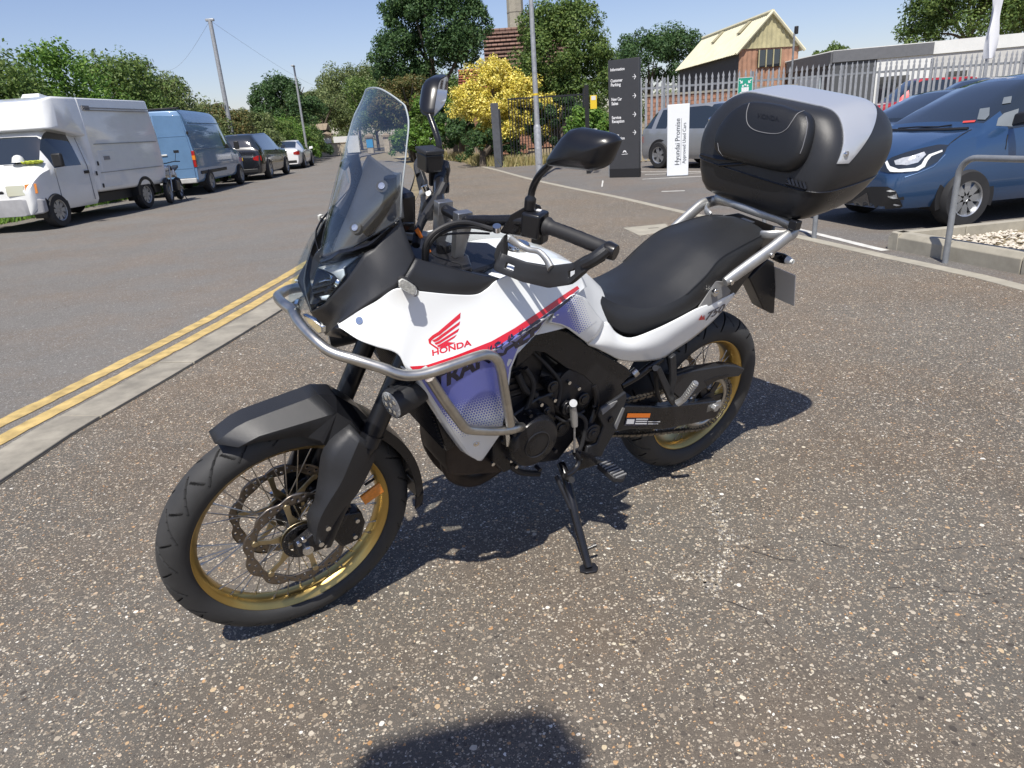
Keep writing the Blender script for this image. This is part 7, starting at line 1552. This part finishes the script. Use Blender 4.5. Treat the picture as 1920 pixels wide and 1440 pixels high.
tree('rust tinged bush below the dark green tree', -4.2, 37.5, 3.8, [((0, 0, 2.9), (1.4, 1.2, 1.0)), ((-.9, 0, 2.2), (1.0, 1, 1.2))], 6000, .15, 'rusty', 'bush', 'bush'); tree('glossy green bush in front of the dark tree', -3.0, 36.8, 3.2, [((0, 0, 1.9), (1.3, 1.0, 1.25)), ((.3, -.3, 1.0), (1.1, .9, 1.0)), ((-1.3, 0, .8), (.9, .8, .8))], 7500, .16, 'bright', 'bush', 'bush')
tree('large bush covered in yellow variegated leaves beside the railing', -.05, 27.6, 3.7, [((0, 0, 2.3), (1.25, 1.0, 1.05)), ((-.9, -.2, 2.1), (.7, .7, .7)), ((1.0, 0, 2.2), (.9, .8, .9)), ((.2, 0, 3.05), (.75, .7, .55)), ((.5, -.3, 1.3), (1.0, .6, .8)), ((1.7, .2, 1.5), (.8, .6, .9)), ((.0, -.2, .9), (.8, .5, .6))], 17000, .12, 'yellow', 'bush', 'bush', cl=.32)
tree('dark green shrub at the foot of the yellow bush', -.5, 26.9, 1.4, [((0, 0, .6), (.9, .45, .65)), ((.8, .2, .6), (.7, .4, .6))], 4000, .10, 'dark', 'bush', 'bush')
tree('tall rounded green tree behind the lamp post', 2.75, 29.2, 5.9, [((0, 0, 3.4), (1.75, 1.5, 1.9)), ((-.6, 0, 4.6), (1.1, 1.0, 1.0)), ((.5, 0, 4.7), (1.0, 1.0, .9)), ((1.1, -.3, 3.0), (1.0, .9, 1.3)), ((-1.0, -.4, 2.7), (1.0, .9, 1.2)), ((.2, -.5, 2.0), (1.5, .9, 1.0))], 18000, .14, 'mid', tr=.14, K=48, cl=.27)
tree('spiky light green shrub between the railing and the directory sign', 3.2, 25.6, 1.7, [((0, 0, 1.2), (.75, .5, .5)), ((.5, 0, .8), (.6, .5, .6))], 3500, .16, 'bright', 'bush', 'bush'); tree('dark shrub behind the black railing', 2.2, 27.4, 2.0, [((0, 0, 1.1), (1.7, .6, 1.1))], 8000, .13, 'dark', 'bush', 'bush')
tree('dark green tree behind the left end of the barn', 11.6, 56, 7.2, [((0, 0, 4.8), (3.1, 2.6, 2.4)), ((2.2, 0, 5.7), (1.6, 1.5, 1.4)), ((-2.2, 0, 3.8), (1.7, 1.5, 1.6))], 11000, .24, 'dark')
tree('small tree peeking over the showroom roof beside the barn', 20.6, 46, 4.8, [((0, 0, 3.6), (1.1, 1, 1.0))], 2500, .2, 'mid')
tree('broad leafy tree rising behind the showroom', 27.5, 44, 9, [((0, 0, 5.6), (3.2, 2.8, 2.6)), ((-2.2, -.3, 6.2), (1.7, 1.6, 1.7)), ((-2.9, 0, 4.4), (1.2, 1.2, 1.1)), ((2.6, 0, 6.4), (2.2, 2, 2.1)), ((.5, 0, 7.8), (2.4, 2.1, 1.8))], 18000, .22, 'mid', tr=.22, K=46); tree('second broad tree behind the pale end of the showroom', 33.5, 46, 9, [((0, 0, 5.6), (3.4, 3, 2.8)), ((2.2, 0, 7.2), (2.6, 2.3, 2.2)), ((-2.0, 0, 7.0), (2.2, 2, 2.0))], 15000, .23, 'olive', tr=.22)
tree('green bush filling the yard behind the black railing', .9, 32.5, 3.0, [((0, 0, 1.4), (1.5, .9, 1.4)), ((1.5, 0, 1.2), (1.2, .8, 1.2))], 8000, .16, 'mid', 'bush', 'bush'); tree('dark leafy bush behind the fence boards', -1.6, 34.0, 2.4, [((0, 0, 1.1), (1.0, .7, 1.1))], 5000, .15, 'dark', 'bush', 'bush')
# far belt of trees that reads as one mass
rng = np.random.default_rng(5); bl_ = [((x, 105 + rng.normal(0, 4), 1.8), (5.5, 4, 2.6 + rng.random() * 1.2)) for x in np.arange(-75, 95, 6.5)]
fb_ = leafobj('far_woodland', leaves(bl_, 26000, .5, rng, 20, .45), LM['olive'], None); tag(fb_, 'distant belt of trees along the horizon', 'trees', kind='stuff')
# dry grass at the foot of the railing and fence
def grass(name, label, pts, n, h_, m, parent=None):
    V = []; rng = np.random.default_rng(11)
    for k in range(n):
        a, b = pts[rng.integers(0, len(pts))]; t = rng.random(); x, y = a[0] + (b[0] - a[0]) * t + rng.normal(0, .12), a[1] + (b[1] - a[1]) * t + rng.normal(0, .15); hh = h_ * (.4 + .9 * rng.random()); dx, dy = rng.normal(0, .12 * hh / .3, 2); w_ = .012
        V += [(x - w_, y, -.02), (x + w_, y, -.02), (x + dx + .002, y + dy, hh), (x + dx - .002, y + dy, hh)]
    o = leafobj(name, np.array(V), LM[m], None); tag(o, label, 'grass', kind='stuff'); return o
grass('dry_grass', 'dry straw coloured grass at the foot of the fence boards and railing', [((-2.3, 35.5), (-.7, 31)), ((-1.0, 30), (.3, 26)), ((-.8, 28), (.6, 26)), ((.3, 25.7), (2.9, 26.0)), ((-2.9, 36.5), (-2.0, 35.6))], 4200, .32, 'straw')
grass('verge_grass', 'rough grass growing under the hedge beside the parked vehicles', [((-11.5, 10), (-11.4, 30)), ((-11.6, 30), (-13, 46))], 5000, .25, 'bright')
struct(obj('verge', ([(-1.0, 34, -.01), (-5.4, 42, -.01), (-6.5, 46, -.01), (-3.0, 46, -.01), (-.6, 36, -.01)], [(0, 1, 2, 3, 4)]), mat('verge_dry', (.36, .30, .17), .95, var=.2), smooth=False))
